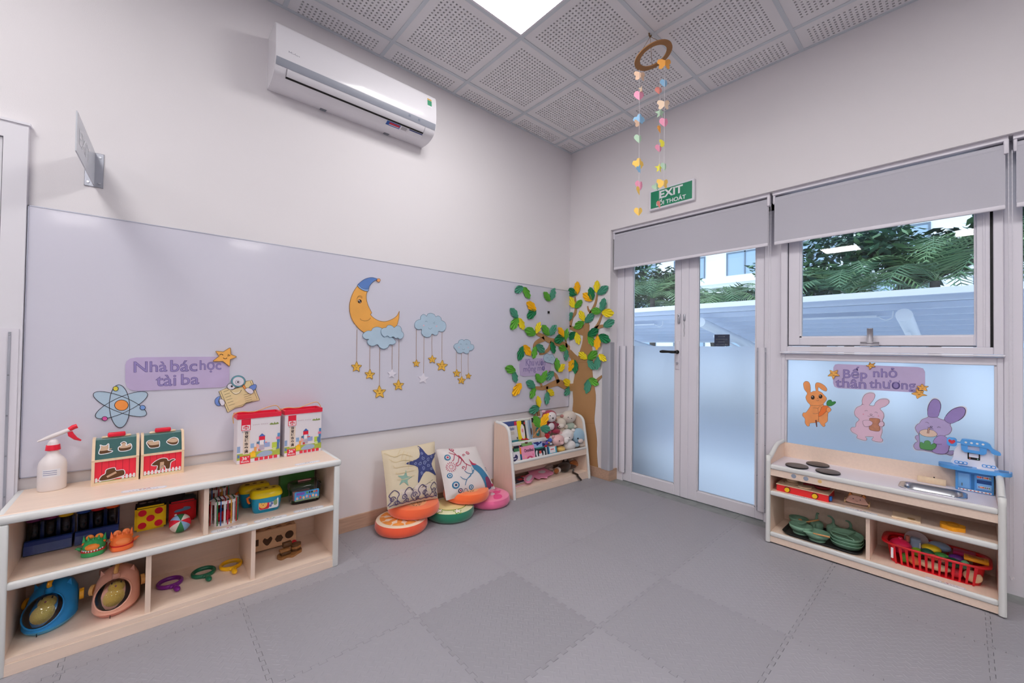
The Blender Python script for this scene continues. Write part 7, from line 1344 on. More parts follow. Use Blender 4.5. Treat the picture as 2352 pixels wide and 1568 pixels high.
def bslat(i, wd):
    a = 2*math.pi*i/96; p0, p1 = [Vector((BWx*k*math.copysign(abs(math.cos(a))**.5, math.cos(a)), BWy*k*math.copysign(abs(math.sin(a))**.5, math.sin(a)), z)) for k, z in ((.90, .002), (.99, BH-.004))]; d = Vector((-p0.y/BWy**2, p0.x/BWx**2, 0)) if 0 else Vector((0, 1, 0)) if abs(p0.x)/BWx > abs(p0.y)/BWy else Vector((1, 0, 0)); nn = Vector((math.copysign(1, p0.x), 0, 0)) if d.y else Vector((0, math.copysign(1, p0.y), 0))
    vs_ = [p0-d*wd*.4, p0+d*wd*.4, p1+d*wd*.7, p1-d*wd*.7]; vs_ += [v-nn*.003 for v in vs_]; MB().add(vs_, [(0, 1, 2, 3), (7, 6, 5, 4), (0, 3, 7, 4), (1, 5, 6, 2), (0, 4, 5, 1), (3, 2, 6, 7)], RB).build('slat', bt)
for sx in (-1, 1):
    for k in range(13):
        y = -.150+k*.025; p0 = Vector((sx*BWx*.895, y*.93, .002)); p1 = Vector((sx*BWx*.985, y, BH-.004)); wd = .0052; vs_ = [p0-Vector((0, wd*.7, 0)), p0+Vector((0, wd*.7, 0)), p1+Vector((0, wd*1.2, 0)), p1-Vector((0, wd*1.2, 0))]; vs_ += [v-Vector((sx*.003, 0, 0)) for v in vs_]; MB().add(vs_, [(0, 1, 2, 3), (7, 6, 5, 4), (0, 3, 7, 4), (1, 5, 6, 2), (0, 4, 5, 1), (3, 2, 6, 7)], RB).build('slat', bt)
for sy in (-1, 1):     # solid rounded ends
    b = MB(); lo = [p for p in bring(.90, .002, 96) if p[1]*sy > BWy*.72]; lo.sort(key=lambda p: math.atan2(p[0], p[1]*sy)); hi = [(p[0]/.90*.99, p[1]/.90*.99, BH-.004) for p in lo]; m_ = len(lo); b.add(lo+hi, [(i, i+1, m_+i+1, m_+i) for i in range(m_-1)], RB, True); b.build('end_wall', bt)
MB().box((-BWx*.955, .160, .030), (-BWx*.955-.006, .150, .085), LBL).build('paper_strip', bt)
def food(label, name, cat, prts):
    t = None
    for nm, kind_, c, loc, r in prts:
        m = M('food_'+c, c, .4, coat=.2)
        if t is None: o0 = Vector(loc); t = thing(name, label, cat, T(bx+loc[0], by+loc[1], K2+loc[2]))
        l_ = Vector(loc)-o0
        if kind_ == 'e': MB().ell(tuple(l_), r, m, n=16, k=10).build(nm, t)
        elif kind_ == 'b': MB().rbox(tuple(l_-Vector(r)), tuple(l_+Vector(r)), min(r)*.3, m, 2).build(nm, t)
        elif kind_ == 'd': MB().cyl((l_.x, l_.y, l_.z), (l_.x+r[1], l_.y, l_.z+r[2]), r[0], m, n=20).build(nm, t)
    return t
food('pink toy teapot at the left end of the red basket', 'toy_teapot', 'toy teapot', [('pot', 'e', 'd4184c', (-.02, .128, .078), (.052, .048, .040)), ('spout', 'd', 'b86a5a', (-.012, .100, .112), (.009, .0, .03)), ('lid_knob', 'e', 'e0305c', (-.02, .128, .120), (.01, .01, .008))])
food('pale grey toy plate standing in the red basket', 'toy_plate', 'toy plate', [('plate', 'd', 'cfc4c8', (.060, .070, .105), (.050, .006, 0))])
food('pale blue toy carton in the red basket', 'toy_carton', 'toy food', [('carton', 'b', '9ab4d0', (.020, .070, .100), (.018, .022, .030)), ('print', 'b', 'e8e8f0', (.001, .052, .100), (.001, .003, .014))])
food('yellow toy bowl in the red basket', 'toy_bowl', 'toy bowl', [('bowl', 'e', 'ecd024', (.010, .010, .098), (.034, .040, .020))])
food('pale blue toy bowl behind the yellow one in the red basket', 'toy_bowl', 'toy bowl', [('bowl', 'e', '8aa8c8', (.055, -.020, .105), (.036, .045, .024))])
food('lime green toy pear in the red basket', 'toy_fruit', 'toy food', [('pear', 'e', '8ab82c', (-.045, .062, .078), (.024, .024, .022))])
food('dark green toy pepper in the red basket', 'toy_vegetable', 'toy food', [('pepper', 'e', '145a44', (-.045, .022, .086), (.026, .028, .024))])
food('mid green toy avocado in the red basket', 'toy_fruit', 'toy food', [('avocado', 'e', '3a8a3c', (-.040, -.030, .086), (.024, .032, .020))])
food('orange toy prawn in the red basket', 'toy_prawn', 'toy food', [('body', 'e', 'ee7a58', (-.068, .000, .082), (.018, .030, .014)), ('tail', 'e', 'f09a7a', (-.066, -.030, .080), (.014, .018, .012))])
food('striped dark green toy melon in the red basket', 'toy_fruit', 'toy food', [('melon', 'e', '0f5a3c', (-.062, -.070, .078), (.026, .030, .024))])
food('purple toy aubergine in the red basket', 'toy_vegetable', 'toy food', [('aubergine', 'e', '5a1c7a', (-.020, -.085, .088), (.024, .034, .022))])
food('pale green toy cabbage piece in the red basket', 'toy_vegetable', 'toy food', [('cabbage', 'e', '6ab48c', (-.060, -.112, .084), (.018, .018, .022))])
food('orange toy grill plate at the right end of the red basket', 'toy_grill', 'toy food', [('slab', 'b', 'e89a14', (-.020, -.150, .112), (.030, .042, .007)), ('mark', 'b', 'b8720c', (-.020, -.150, .1195), (.018, .026, .0008))])
food('magenta toy slab behind the orange grill plate in the red basket', 'toy_slab', 'toy food', [('slab', 'b', 'b0185c', (.045, -.110, .106), (.03, .04, .008))])
food('cream toy fish fillet seen through the basket slats', 'toy_fillet', 'toy food', [('fillet', 'e', 'ead8b0', (-.068, .000, .036), (.018, .068, .020))])
food('round cream toy bread low at the right of the red basket', 'toy_bread', 'toy food', [('bread', 'e', 'e8c8a0', (-.072, -.138, .040), (.016, .034, .030))])
food('red toy tomato low in the red basket', 'toy_vegetable', 'toy food', [('tomato', 'e', 'd83040', (-.062, -.082, .032), (.020, .024, .024))])
food('orange toy carrot low at the left of the red basket', 'toy_vegetable', 'toy food', [('carrot', 'e', 'ee8a50', (-.064, .070, .034), (.018, .026, .024))])
food('green toy lettuce low in the red basket', 'toy_vegetable', 'toy food', [('lettuce', 'e', '5a9a34', (-.060, .108, .034), (.02, .02, .026))])

# ================================================================== stickers on the frosted pane
XG = XF+.024; XP = MRX(XG)
def zp(pts, ox, oy, k): return [rw(ox+x/k, oy+y/k, XG) for x, y in pts]
k9 = 2221/340
def zq(pts): return zp(pts, 1890, 820, k9)
t = thing('name_board', "lilac board lettered 'Bếp nhỏ thân thương' on the frosted pane", 'sign', XP @ T(*zq([(850, 310)])[0], 0)); Xn = t.matrix_basis.inverted() @ XP
P = zq([(160, 150), (185, 110), (230, 103), (800, 125), (1430, 148), (1505, 168), (1533, 220), (1535, 380), (1528, 480), (1490, 520), (1400, 530), (800, 495), (230, 465), (175, 440), (155, 390)]); card('board', P, LILAC, Xn, .0005, .004, None, parent=t)
def letters2(parent, words, bold=.010):
    for wd, x0, y0, x1, y1, dy in words:
        q = zq([(x0, y1), (x1, y1+dy), (x0, y0)]); b = MB(); text(b, wd, q, .0051, LETO, Xn, bold+.010); text(b, wd, q, .0054, LETF, Xn, bold*.5-.006); b.build('lettering', parent)
letters2(t, [('Bếp', 310, 145, 665, 350, 12), ('nhỏ', 760, 160, 1112, 298, 8), ('thân', 195, 315, 648, 445, 25), ('thương', 702, 335, 1390, 500, 30)])
for lab, pts, w_ in (('orange star on the left end of the kitchen board', [(105, 190), (165, 215), (232, 188), (215, 245), (262, 280), (190, 280), (160, 338), (138, 285), (72, 285), (120, 240)], .005), ('small orange star on the top edge of the kitchen board', [(705, 75), (735, 100), (795, 85), (762, 120), (798, 145), (745, 145), (700, 190), (700, 145), (645, 125), (690, 115)], .005),
    ('upper orange star at the right end of the kitchen board', [(1490, 395), (1520, 430), (1595, 435), (1550, 462), (1572, 508), (1500, 490), (1440, 500), (1450, 462), (1405, 432), (1465, 430)], .009), ('lower orange star overlapping the right end of the kitchen board', [(1405, 455), (1440, 500), (1520, 505), (1500, 545), (1575, 575), (1490, 580), (1415, 625), (1400, 575), (1322, 545), (1400, 520)], .005)):
    star_thing('star_cutout', lab, zq(pts), XP, w_, m=STARM, lw_=.0016)
def sticker(label, outline, m, white=True): 
    c = zq(outline); cx = sum(p[0] for p in c)/len(c); cy_ = sum(p[1] for p in c)/len(c); t = thing('rabbit_sticker', label, 'sticker', XP @ T(cx, cy_, .0004)); Xi = t.matrix_basis.inverted() @ XP; P = [tuple(p) for p in cr(c, 4)]
    if white: MB().prism([(cx+(p[0]-cx)*1.05, cy_+(p[1]-cy_)*1.045) for p in P], .0003, .0007, FOAMW, Xi).build('white_border', t)
    card('body', P, m, Xi, .0007, .0008, INK, .0014, t); return t, Xi
def stk(t, Xi, name, pts, m, w_, line=INK, smooth=True, wd=.0012):
    P = zq(pts); P = [tuple(p) for p in cr(P, 4)] if smooth else P; card(name, P, m, Xi, w_, .0005, line, wd, t)
def lns(t, Xi, lst, w_=.0022, wd=.0014, m=INK):
    b = MB()
    for L_ in lst: b.stroke([tuple(p) for p in cr([Vector(q) for q in zq(L_)], 4, False)], wd, w_, m, Xi)
    o = b.build('painted_lines', t); o['kind'] = 'stuff'
PKR = M('rabbit_pink', 'e8c6da', .6); ORR = M('rabbit_orange', 'f4a060', .6, noise=(20, .1)); PUR = M('rabbit_lilac', 'c0b0dc', .6, noise=(14, .06)); PUD = M('rabbit_violet', 'a08cc8', .6, noise=(14, .1))
# orange rabbit (traced in its own crop, scaled to this one)
def o2(pts): return [((1830+x/7.84-1890)*k9, (820+y/7.84-820)*k9) for x, y in pts]
t, Xi = sticker('orange rabbit sticker holding a carrot on the frosted pane', o2([(120, 490), (135, 450), (175, 432), (220, 450), (245, 510), (250, 580), (252, 632), (300, 612), (345, 605), (335, 540), (340, 480), (370, 457), (430, 468), (500, 510), (545, 570), (535, 610), (500, 608), (440, 575), (395, 540), (385, 580), (390, 605), (450, 635), (490, 680), (535, 730), (530, 780), (480, 840), (500, 870), (560, 880), (610, 920), (618, 960), (570, 1000), (560, 1080), (555, 1150), (510, 1195), (512, 1235), (480, 1252), (440, 1215), (400, 1165), (330, 1180), (240, 1190), (230, 1235), (190, 1240), (150, 1180), (150, 1110), (105, 1050), (120, 1000), (165, 995), (215, 930), (245, 865), (190, 800), (162, 720), (190, 650), (140, 580)]), ORR, False)
for x in (290, 430): stk(t, Xi, 'eye', o2([(x+32*math.cos(R2(a)), 725-(18 if x > 400 else 0)+36*math.sin(R2(a))) for a in range(0, 360, 45)]), DK, .0016)
for x in (282, 422): stk(t, Xi, 'eye_glint', o2([(x+9*math.cos(R2(a)), 712-(18 if x > 400 else 0)+9*math.sin(R2(a))) for a in range(0, 360, 60)]), FOAMW, .0022, None)
stk(t, Xi, 'carrot', o2([(395, 1065), (400, 1000), (430, 930), (480, 880), (540, 870), (575, 900), (555, 950), (510, 1000), (450, 1050)]), M('carrot_orange', 'f07a34', .6), .0017); stk(t, Xi, 'carrot_leaves', o2([(540, 860), (545, 800), (580, 770), (620, 770), (640, 800), (690, 795), (705, 820), (660, 860), (600, 882)]), M('leaf_green', '3a8a44', .6), .0017); stk(t, Xi, 'paw', o2([(535, 940), (560, 900), (610, 920), (615, 965), (570, 995), (540, 970)]), ORR, .0024); stk(t, Xi, 'paw', o2([(385, 925), (415, 890), (445, 900), (430, 950), (415, 985), (390, 980)]), ORR, .0024)
lns(t, Xi, [o2([(355, 770), (375, 785), (405, 765)]), o2([(365, 735), (380, 750), (390, 732)]), o2([(290, 912), (340, 912), (400, 930)]), o2([(290, 1015), (350, 1018), (400, 1000)]), o2([(245, 862), (330, 872), (430, 865), (490, 845)]), o2([(390, 1060), (400, 1110), (385, 1160)])]); stk(t, Xi, 'brown_stick', o2([(332, 1132), (362, 1130), (372, 1250), (355, 1258)]), M('stick_brown', '7a3a24', .7), .0022, None, False)
t, Xi = sticker('pink rabbit sticker eating bread on the frosted pane', [(585, 715), (590, 640), (630, 565), (700, 535), (765, 545), (785, 580), (760, 640), (712, 700), (700, 722), (765, 728), (790, 680), (850, 635), (930, 625), (985, 645), (990, 690), (940, 735), (860, 772), (905, 830), (918, 890), (895, 950), (920, 985), (918, 1025), (885, 1050), (892, 1110), (870, 1200), (900, 1235), (880, 1270), (790, 1262), (735, 1238), (755, 1205), (750, 1192), (640, 1190), (662, 1225), (640, 1248), (560, 1230), (510, 1205), (515, 1165), (440, 1120), (418, 1080), (440, 1050), (490, 1045), (500, 985), (545, 935), (490, 880), (475, 820), (510, 755)], PKR)
stk(t, Xi, 'bread', [(700, 930), (720, 912), (820, 918), (858, 940), (845, 1000), (862, 1060), (850, 1105), (790, 1108), (710, 1090), (695, 1050), (715, 1000)], M('bread_brown', 'c08468', .6, noise=(60, .2)), .0017); stk(t, Xi, 'paw', [(600, 960), (660, 945), (720, 955), (748, 985), (720, 1025), (630, 1038)], PKR, .0024); stk(t, Xi, 'paw', [(845, 985), (870, 962), (905, 970), (920, 1005), (895, 1040), (850, 1035), (835, 1005)], PKR, .0024)
lns(t, Xi, [[(628, 810), (650, 797), (675, 808)], [(778, 828), (800, 822), (822, 838)], [(705, 858), (725, 850), (742, 862), (725, 875), (705, 858)], [(672, 880), (700, 888), (725, 875), (748, 892), (772, 886)], [(585, 715), (600, 705), (620, 715)]]); PC = M('cheek_rose', 'e898b0', .6)
for x, y in ((608, 855), (835, 882)): stk(t, Xi, 'cheek', [(x+10*math.cos(R2(a)), y+9*math.sin(R2(a))) for a in range(0, 360, 60)], PC, .0018, None)
t, Xi = sticker('lilac rabbit sticker drinking from a cup on the frosted pane', [(1585, 890), (1570, 800), (1590, 710), (1640, 640), (1695, 626), (1750, 660), (1772, 730), (1755, 820), (1720, 900), (1820, 938), (1850, 870), (1930, 790), (2030, 750), (2110, 752), (2142, 800), (2120, 880), (2040, 950), (1915, 1000), (1935, 1080), (1895, 1150), (1830, 1180), (1880, 1230), (1900, 1330), (1885, 1400), (1960, 1400), (1970, 1440), (1920, 1470), (1840, 1448), (1740, 1450), (1660, 1425), (1500, 1395), (1400, 1385), (1362, 1330), (1390, 1280), (1420, 1262), (1388, 1210), (1400, 1175), (1440, 1160), (1400, 1100), (1388, 1050), (1420, 1005), (1450, 990), (1490, 935)], PUR)
stk(t, Xi, 'ear', [(1588, 890), (1572, 800), (1592, 712), (1640, 642), (1695, 630), (1748, 662), (1768, 730), (1752, 820), (1718, 895)], PUD, .0017); stk(t, Xi, 'ear', [(1825, 938), (1852, 872), (1932, 792), (2030, 754), (2106, 756), (2138, 800), (2116, 878), (2038, 946), (1915, 995)], PUD, .0017)
stk(t, Xi, 'cup', [(1445, 1130), (1500, 1165), (1600, 1190), (1712, 1165), (1690, 1280), (1665, 1400), (1570, 1395), (1465, 1370), (1452, 1250)], M('cup_aqua', 'a4cbe6', .5), .0019, INK, False); stk(t, Xi, 'drink', [(1448, 1128), (1480, 1095), (1560, 1082), (1660, 1100), (1715, 1150), (1690, 1185), (1600, 1195), (1500, 1175)], M('drink_cream', 'ecd0bc', .5), .0024); stk(t, Xi, 'bush', [(1462, 1360), (1455, 1290), (1480, 1272), (1515, 1290), (1530, 1258), (1580, 1248), (1615, 1275), (1622, 1310), (1665, 1290), (1702, 1310), (1690, 1360), (1640, 1392), (1540, 1385)], M('bush_green', '5ea060', .6), .0026); stk(t, Xi, 'straw', [(1565, 1140), (1575, 1070), (1600, 1050), (1612, 1062), (1598, 1090), (1592, 1142)], M('straw_tan', 'c8a090', .6), .003, INK, False)
stk(t, Xi, 'paw', [(1655, 1270), (1700, 1200), (1770, 1172), (1850, 1195), (1892, 1270), (1896, 1340), (1880, 1410), (1830, 1448), (1740, 1448), (1660, 1425), (1640, 1390), (1690, 1360), (1705, 1310)], M('rabbit_mauve', 'b49cd6', .6, noise=(14, .06)), .0028); lns(t, Xi, [[(1540, 975), (1565, 975), (1592, 992)], [(1718, 1052), (1740, 1042), (1768, 1055)], [(1610, 1038), (1630, 1032), (1648, 1040), (1630, 1052), (1610, 1038)], [(1565, 1045), (1590, 1055), (1625, 1050), (1640, 1068), (1662, 1075)]], .0036); lns(t, Xi, [[(1700, 1300), (1740, 1305), (1785, 1302)]], .0036)
# ================================================================== outside: yard, carport canopy, planting, apartment block
GZ = -.55
YARD = M('yard_concrete', 'd9dde2', .9, noise=(2, .06)); o = MB().box((.24, -30, GZ-.3), (60, 40, GZ), YARD).build('yard_ground'); tag(o, 'pale concrete yard outside the windows', 'ground', kind='structure')
o = MB().box((.24, -9, GZ), (1.5, 6, -.06), YARD).build('terrace'); tag(o, 'pale concrete terrace outside the glass door', 'terrace', kind='structure')
WST = M('canopy_white', 'eef1f8', .5); UND = M('canopy_sheet', 'ccd6e8', .6)
cp = thing('carport_canopy', 'white carport canopy with ribbed underside outside the windows', 'canopy', T(3, -1, 1.8))
def cpp(mb, name): return mb.build(name, cp, T(-3, 1, -1.8))
cpp(MB().box((2.96, 7, 1.855), (3.02, -7, 1.925), WST), 'fascia')
def und(x): return 1.86-(x-3)*.105
cpp(MB().add([(3.02, 7, und(3)+.03), (3.02, -7, und(3)+.03), (6.8, -7, und(6.8)+.03), (6.8, 7, und(6.8)+.03)], [(0, 1, 2, 3)], UND), 'roof_sheet')
for k in range(9):
    x = 3.12+k*.44; cpp(MB().box((x, 7, und(x)-.045), (x+.10, -7, und(x)+.028), M('purlin', 'd8e0f0', .55)), 'purlin'); cpp(MB().box((x+.15, 7, und(x)+.004), (x+.42, -7, und(x)+.026), UND), 'roof_rib')
cpp(MB().box((6.74, 7, und(6.8)-.05), (6.84, -7, und(6.8)+.05), WST), 'rear_beam')
for y in (-4.6, -2.25, .1, 2.5): 
    b = MB(); b.cyl((3.35, y, und(3.35)-.15), (6.2, y+.0, und(6.2)-.28), .075, WST, n=18); cpp(b, 'arm'); b = MB(); b.tube(cr([(4.9, y, und(4.9)-.2), (5.7, y, 1.18), (6.2, y, .6), (6.25, y, GZ)], 5, False), .075, WST, 14); cpp(b, 'post'); b = MB(); b.cyl((3.9, y, und(3.9)-.3), (5.6, y, und(5.6)-.42), .026, WST, n=10); cpp(b, 'tie_rod')
for y0, y1 in ((-1.95, -.6), (1.2, 2.2), (-4.2, -3.2)):
    cpp(MB().box((3.9, y0, und(3.9)-.075), (3.96, y1, und(3.9)-.05), WST), 'tube_lamp'); b = MB(); b.tube(cr([(3.93, y0, und(3.9)-.06), (3.93, y0-.08, und(3.9)-.11), (3.93, y0-.15, und(3.9)-.08), (3.93, y0-.16, und(3.9)-.0)], 4, False), .008, WST, 6); cpp(b, 'lamp_cable')
# ---- apartment block
AW = M('block_white', 'f0f2f6', .8); AG = M('block_glass', '9fb6cc', .15); AF = M('block_frame', '6f7c8c', .5)
ab = thing('apartment_block', 'white apartment block with wide windows far behind the trees', 'building', T(26, 4, GZ)); XBk = 26
def abp(mb, name): return mb.build(name, ab, T(-26, -4, -GZ))
abp(MB().box((XBk, 40, GZ), (XBk+10, -30, 14), AW), 'facade')
for fz_ in range(5):
    z = .9+fz_*2.7; abp(MB().box((XBk-.45, 40, z-.55), (XBk, -30, z-.2), AW), 'balcony_slab')
    for k in range(16):
        y = 34-k*3.7
        if y > 26 or y < -14: continue
        g = abp(MB().box((XBk-.02, y, z), (XBk+.02, y-2.3, z+1.55), AG), 'window'); 
        f = MB(); f.box((XBk-.06, y, z), (XBk-.021, y-.09, z+1.55), AF); f.box((XBk-.06, y-1.12, z), (XBk-.021, y-1.2, z+1.55), AF); f.box((XBk-.06, y-2.21, z), (XBk-.021, y-2.3, z+1.55), AF); f.box((XBk-.06, y-.09, z+1.46), (XBk-.021, y-2.21, z+1.55), AF); fo = f.build('window_frame', g)
# ---- broad-leaved trees: leaf clusters as real blades
def leaf_cloud(mb, rn, c, r, n, m, size):
    for _ in range(n):
        d = Vector((rn.gauss(0, 1), rn.gauss(0, 1), rn.gauss(0, 1))).normalized()*(rn.random()**.45); p = Vector(c)+Vector((d.x*r[0], d.y*r[1], d.z*r[2])); a = rn.uniform(0, 6.28); tl = rn.uniform(-.9, .5); s_ = size*rn.uniform(.7, 1.3)
        e = Vector((math.cos(a)*math.cos(tl), math.sin(a)*math.cos(tl), math.sin(tl))); q = e.cross(Vector((rn.uniform(-.4, .4), rn.uniform(-.4, .4), 1))).normalized()
        mb.add([p, p+e*s_*.5+q*s_*.24, p+e*s_, p+e*s_*.5-q*s_*.24], [(0, 1, 2, 3)], m[rn.randrange(len(m))])
GR = [M('foliage_'+c, c, .6) for c in ('3c5c4c', '4c7058', '2e4a44', '5e8258')]; BARK = M('bark', '5a5450', .9, noise=(10, .3)); PG = [M('palm_'+c, c, .55) for c in ('6f8f62', '86a276', '557a58')]
def tree(label, x, y, h_, clumps, seed, nleaf=380, size=.20):
    rn = random.Random(seed); t = thing('broadleaf_tree', label, 'tree', T(x, y, GZ)); b = MB(); top = Vector((0, 0, h_*.55)); b.tube([(0, 0, 0), (.03, .02, h_*.3), tuple(top)], [.15, .12, .09], BARK, 8); b.build('trunk', t)
    for cx, cy_, cz, rx, rz_ in clumps:
        b = MB(); e = Vector((cx, cy_, cz)); b.tube([top*.75, top*.9+e*.15, e*.8+top*.1, e], [.07, .055, .04, .02], BARK, 6); b.build('branch', t); b = MB(); leaf_cloud(b, rn, e, (rx, rx, rz_), nleaf, GR, size); o = b.build('foliage', t); o['kind'] = 'stuff'
tree('dark broad-leaved tree behind the canopy, seen through the window left side', 8.6, -.35, 3.9, [(-.6, -.35, 3.35, .8, .4), (.3, .55, 3.9, .9, .5), (-.2, .35, 2.95, .55, .35), (-.5, -1.2, 3.95, .85, .42), (.2, -2.2, 3.9, .85, .40), (.5, -.6, 4.5, 1.1, .5), (-.2, -3.2, 4.2, .8, .4), (-.3, -1.7, 3.5, .5, .25)], 11, 620, .24)
tree('broad-leaved tree behind the canopy, seen through the right door leaf', 10.5, 2.7, 3.9, [(-.3, -.9, 3.45, .6, .3), (.3, .6, 3.5, .7, .32), (0, -1.7, 3.3, .6, .3), (.2, 1.4, 4.2, .8, .4)], 12, 420, .22)
tree('dense broad-leaved tree behind the canopy, seen through the left door leaf', 9.5, 4.9, 4.6, [(0, -.6, 3.5, 1.0, .6), (-.5, .5, 3.7, .9, .6), (-.3, -1.2, 3.9, .8, .5), (0, .2, 4.5, 1.1, .6), (0, 1.0, 3.2, .9, .6)], 13, 620, .24)
tree('broad-leaved tree far right outside, mostly hidden by the window post', 8.2, -4.6, 4.2, [(0, 0, 3.4, .9, .6), (-.4, .9, 3.8, .8, .5), (0, -1.0, 3.3, .9, .6)], 14, 420, .24)
# ---- palms
def palm(label, x, y, h_, n, seed, L_=1.7):
    rn = random.Random(seed); t = thing('palm', label, 'palm', T(x, y, GZ)); MB().tube([(0, 0, 0), (.03, 0, h_*.5), (0, 0, h_)], [.10, .085, .07], BARK, 8).build('trunk', t)
    for k in range(n):
        a = 2*math.pi*k/n+rn.uniform(-.2, .2); el = rn.uniform(.25, 1.25); d = Vector((math.cos(a), math.sin(a), 0)); m = PG[rn.randrange(3)]; b = MB(); N = 26; pts = []
        for i in range(N+1): q = i/N; pts.append(Vector((0, 0, h_))+d*(L_*q*math.cos(el*(1-q*.9)))+Vector((0, 0, L_*(q*math.sin(el)-.75*q*q*q))))
        b.tube(pts, [.012*(1-.8*i/N) for i in range(N+1)], m, 5)
        for i in range(3, N+1):
            tg = (pts[i]-pts[i-1]).normalized(); sd = tg.cross(Vector((0, 0, 1))).normalized(); ln = .42*math.sin(math.pi*min(1, .15+.85*i/N))**.7+.06
            for s_ in (-1, 1):
                e = (sd*s_*.85+tg*.55+Vector((0, 0, -.18+rn.uniform(-.1, .1)))).normalized(); w_ = tg*.016; b.add([pts[i]-w_, pts[i]+e*ln*.5-w_*.9, pts[i]+e*ln, pts[i]+e*ln*.5+w_*.9, pts[i]+w_], [(0, 1, 2, 3, 4)], m)
        o = b.build('frond', t)
palm('feathery palm just behind the canopy at the window centre', 7.4, -1.15, 2.95, 14, 21, 1.35); palm('tall feathery palm behind the canopy at the window right side', 7.9, -2.35, 3.15, 17, 22, 1.7); palm('feathery palm behind the canopy seen through the right door leaf', 8.0, 1.55, 3.0, 14, 23, 1.4); palm('feathery palm behind the canopy seen through the left door leaf', 7.6, 3.3, 3.25, 15, 24, 1.5)
palm('feathery palm half hidden by the door stile outside', 8.4, 2.75, 2.9, 12, 25, 1.3); palm('feathery palm at the far right outside', 7.6, -3.6, 3.3, 14, 26, 1.7); palm('drooping palm at the left of the left door leaf outside', 8.0, 4.55, 3.3, 14, 27, 1.5)
# ================================================================== paper mobile hanging from the ceiling
HK = Vector((-.880, -1.386, H)); mo = thing('hanging_mobile', 'cardboard ring mobile with strings of pastel paper hearts, butterflies and stars', 'mobile', T(*HK)); CAR2 = M('mobile_card', 'a97c50', .8, noise=(8, .1)); STR = M('white_thread', 'dcd8dc', .8); TWN = M('jute_twine', '8a6a44', .9)
vd = Vector((CD.x, CD.y, 0)).normalized(); vr = Vector((vd.y, -vd.x, 0))
def mloc(px, py, depth=0.0):
    """point near the mobile's axis seen at a photo position, at given depth behind it"""
    v = _ray(px, py); n_ = vd; t = ((HK+vd*depth-CAM).dot(n_))/v.dot(n_); return CAM+v*t-HK
c0 = mloc(1500.5, 129); ax = (mloc(1541, 119)-mloc(1459, 138)).normalized(); R_ = .103
up = Vector((0, 0, 1)); nr = (up-ax*up.dot(ax)).normalized(); nr = (nr+vd*.10).normalized(); nr = (nr-ax*nr.dot(ax)).normalized(); az = nr.cross(ax)
Xr = Matrix((tuple(ax)+(0,), tuple(az)+(0,), tuple(nr)+(0,), (0, 0, 0, 1))).transposed(); Xr.translation = c0
MB().lathe([(R_-.019, 0), (R_+.015, 0), (R_+.015, .006), (R_-.019, .006), (R_-.019, 0)], CAR2, 40, Xr, smooth=False).build('cardboard_ring', mo)
b = MB(); b.tube([Vector((-.014, 0, .002)), Vector((-.010, 0, -.012)), Vector((0, 0, -.016)), Vector((.008, 0, -.006)), Vector((.012, 0, .002))], .0045, TWN, 6); b.build('ceiling_knot', mo)
for a in (75, 200, 335): q = Xr @ Vector((R_*math.cos(R2(a)), R_*math.sin(R2(a)), .006)); MB().tube([Vector((0, 0, -.014)), q], .0013, TWN, 5).build('twine', mo)
PAP = {'peach': 'f2cdb0', 'pink': 'ee9cb8', 'blue': '93c2e4', 'mint': 'bcdcc0', 'yellow': 'fbd068', 'coral': 'f0968a', 'orange': 'fcb256', 'lemon': 'f2ea50', 'cream': 'f4d8bc'}
def heart(r): return [(r*x, r*y) for x, y in [(0, -.95), (-.55, -.45), (-.95, .05), (-.98, .45), (-.70, .80), (-.35, .82), (0, .5), (.35, .82), (.70, .80), (.98, .45), (.95, .05), (.55, -.45)]]
def butterfly(r): return [tuple(p) for p in cr([(r*x, r*y) for x, y in [(0, .35), (.4, .62), (.95, .75), (1.1, .3), (.8, -.05), (.9, -.5), (.55, -.75), (.2, -.55), (0, -.35), (-.2, -.55), (-.55, -.75), (-.9, -.5), (-.8, -.05), (-1.1, .3), (-.95, .75), (-.4, .62)]], 2)]
def cloudp(r): return [tuple(p) for p in cr([(r*x, r*y) for x, y in [(-1.1, -.1), (-.9, .4), (-.5, .4), (-.3, .75), (.2, .75), (.45, .45), (.9, .45), (1.15, 0), (.8, -.35), (.5, -.75), (0, -.6), (-.4, -.8), (-.75, -.4)]], 3)]
SHP = {'h': ('heart', heart), 'b': ('butterfly', butterfly), 'c': ('cloud', cloudp), 's': ('star', lambda r: star_pts(0, 0, r*1.1, r*.5))}
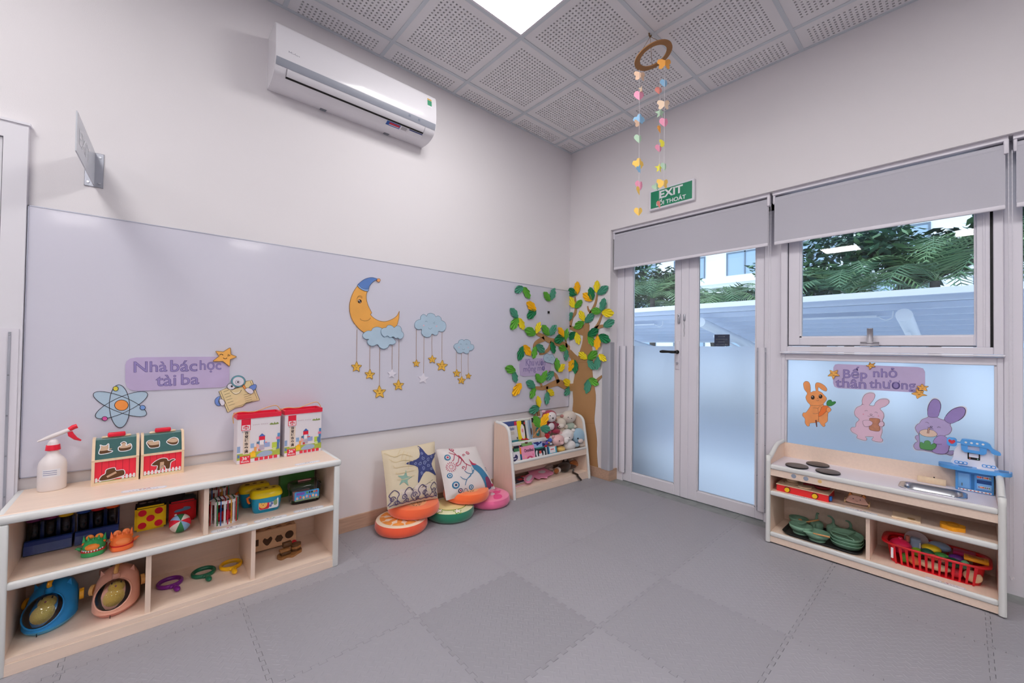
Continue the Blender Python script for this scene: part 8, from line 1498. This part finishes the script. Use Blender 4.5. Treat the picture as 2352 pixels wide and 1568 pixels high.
def orn(px, py, depth, kind_, col, size, rot, fold=55):
    """paper shape folded along its middle: two copies standing at an angle on the thread"""
    nm, fn = SHP[kind_]; p = mloc(px, py, depth); m = M('paper_'+col, PAP[col], .75); P = fn(size); b = MB(); yaw = math.degrees(math.atan2(vr.y, vr.x))+rot
    for s_, a in ((1, yaw+fold/2), (-1, yaw-fold/2), ):
        X = T(*p) @ RZ(a) @ RX(90); h_ = [q for q in P if q[0]*s_ >= -1e-6] if 0 else [(max(q[0]*s_, 0)*s_, q[1]) for q in P]
        b.prism(h_, -.0004, .0004, m, X)
    b.build(nm, mo)
for strand, dp, ytop, ybot, lst in ((1469, -.06, 160, 488, [(1472, 172, 'b', 'peach', .038, 10), (1469, 218, 'h', 'pink', .036, 0), (1474, 205, 's', 'cream', .022, 30), (1470, 272, 'c', 'blue', .038, 5), (1468, 284, 'b', 'peach', .030, 40), (1468, 318, 'h', 'mint', .032, 20), (1469, 374, 'c', 'yellow', .040, 15), (1471, 388, 'c', 'blue', .030, 50), (1471, 425, 'h', 'pink', .034, 25), (1469, 438, 'h', 'yellow', .030, 60), (1467, 485, 'h', 'yellow', .030, 0)]),
    (1527, -.05, 150, 425, [(1528, 144, 'b', 'orange', .044, 0), (1527, 190, 'h', 'blue', .030, 15), (1526, 238, 'b', 'cream', .040, 0), (1527, 280, 'h', 'pink', .034, 10), (1526, 330, 'b', 'lemon', .032, 40), (1527, 382, 'h', 'mint', .028, 25), (1524, 420, 'b', 'yellow', .038, 5)]),
    (1516, .06, 140, 470, [(1514, 207, 'h', 'coral', .028, 10), (1517, 258, 's', 'mint', .034, 0), (1517, 297, 'h', 'orange', .028, 50), (1515, 340, 'h', 'pink', .030, 20), (1515, 385, 's', 'lemon', .030, 15), (1508, 428, 'c', 'mint', .028, 10), (1516, 469, 'h', 'coral', .026, 40)])):
    MB().tube([mloc(strand, ytop, dp), mloc(strand-1, (ytop+ybot)/2, dp), mloc(strand-2, ybot, dp)], .0010, STR, 5).build('thread', mo)
    for px, py, k_, c_, s_, r_ in lst: orn(px, py, dp, k_, c_, s_, r_)
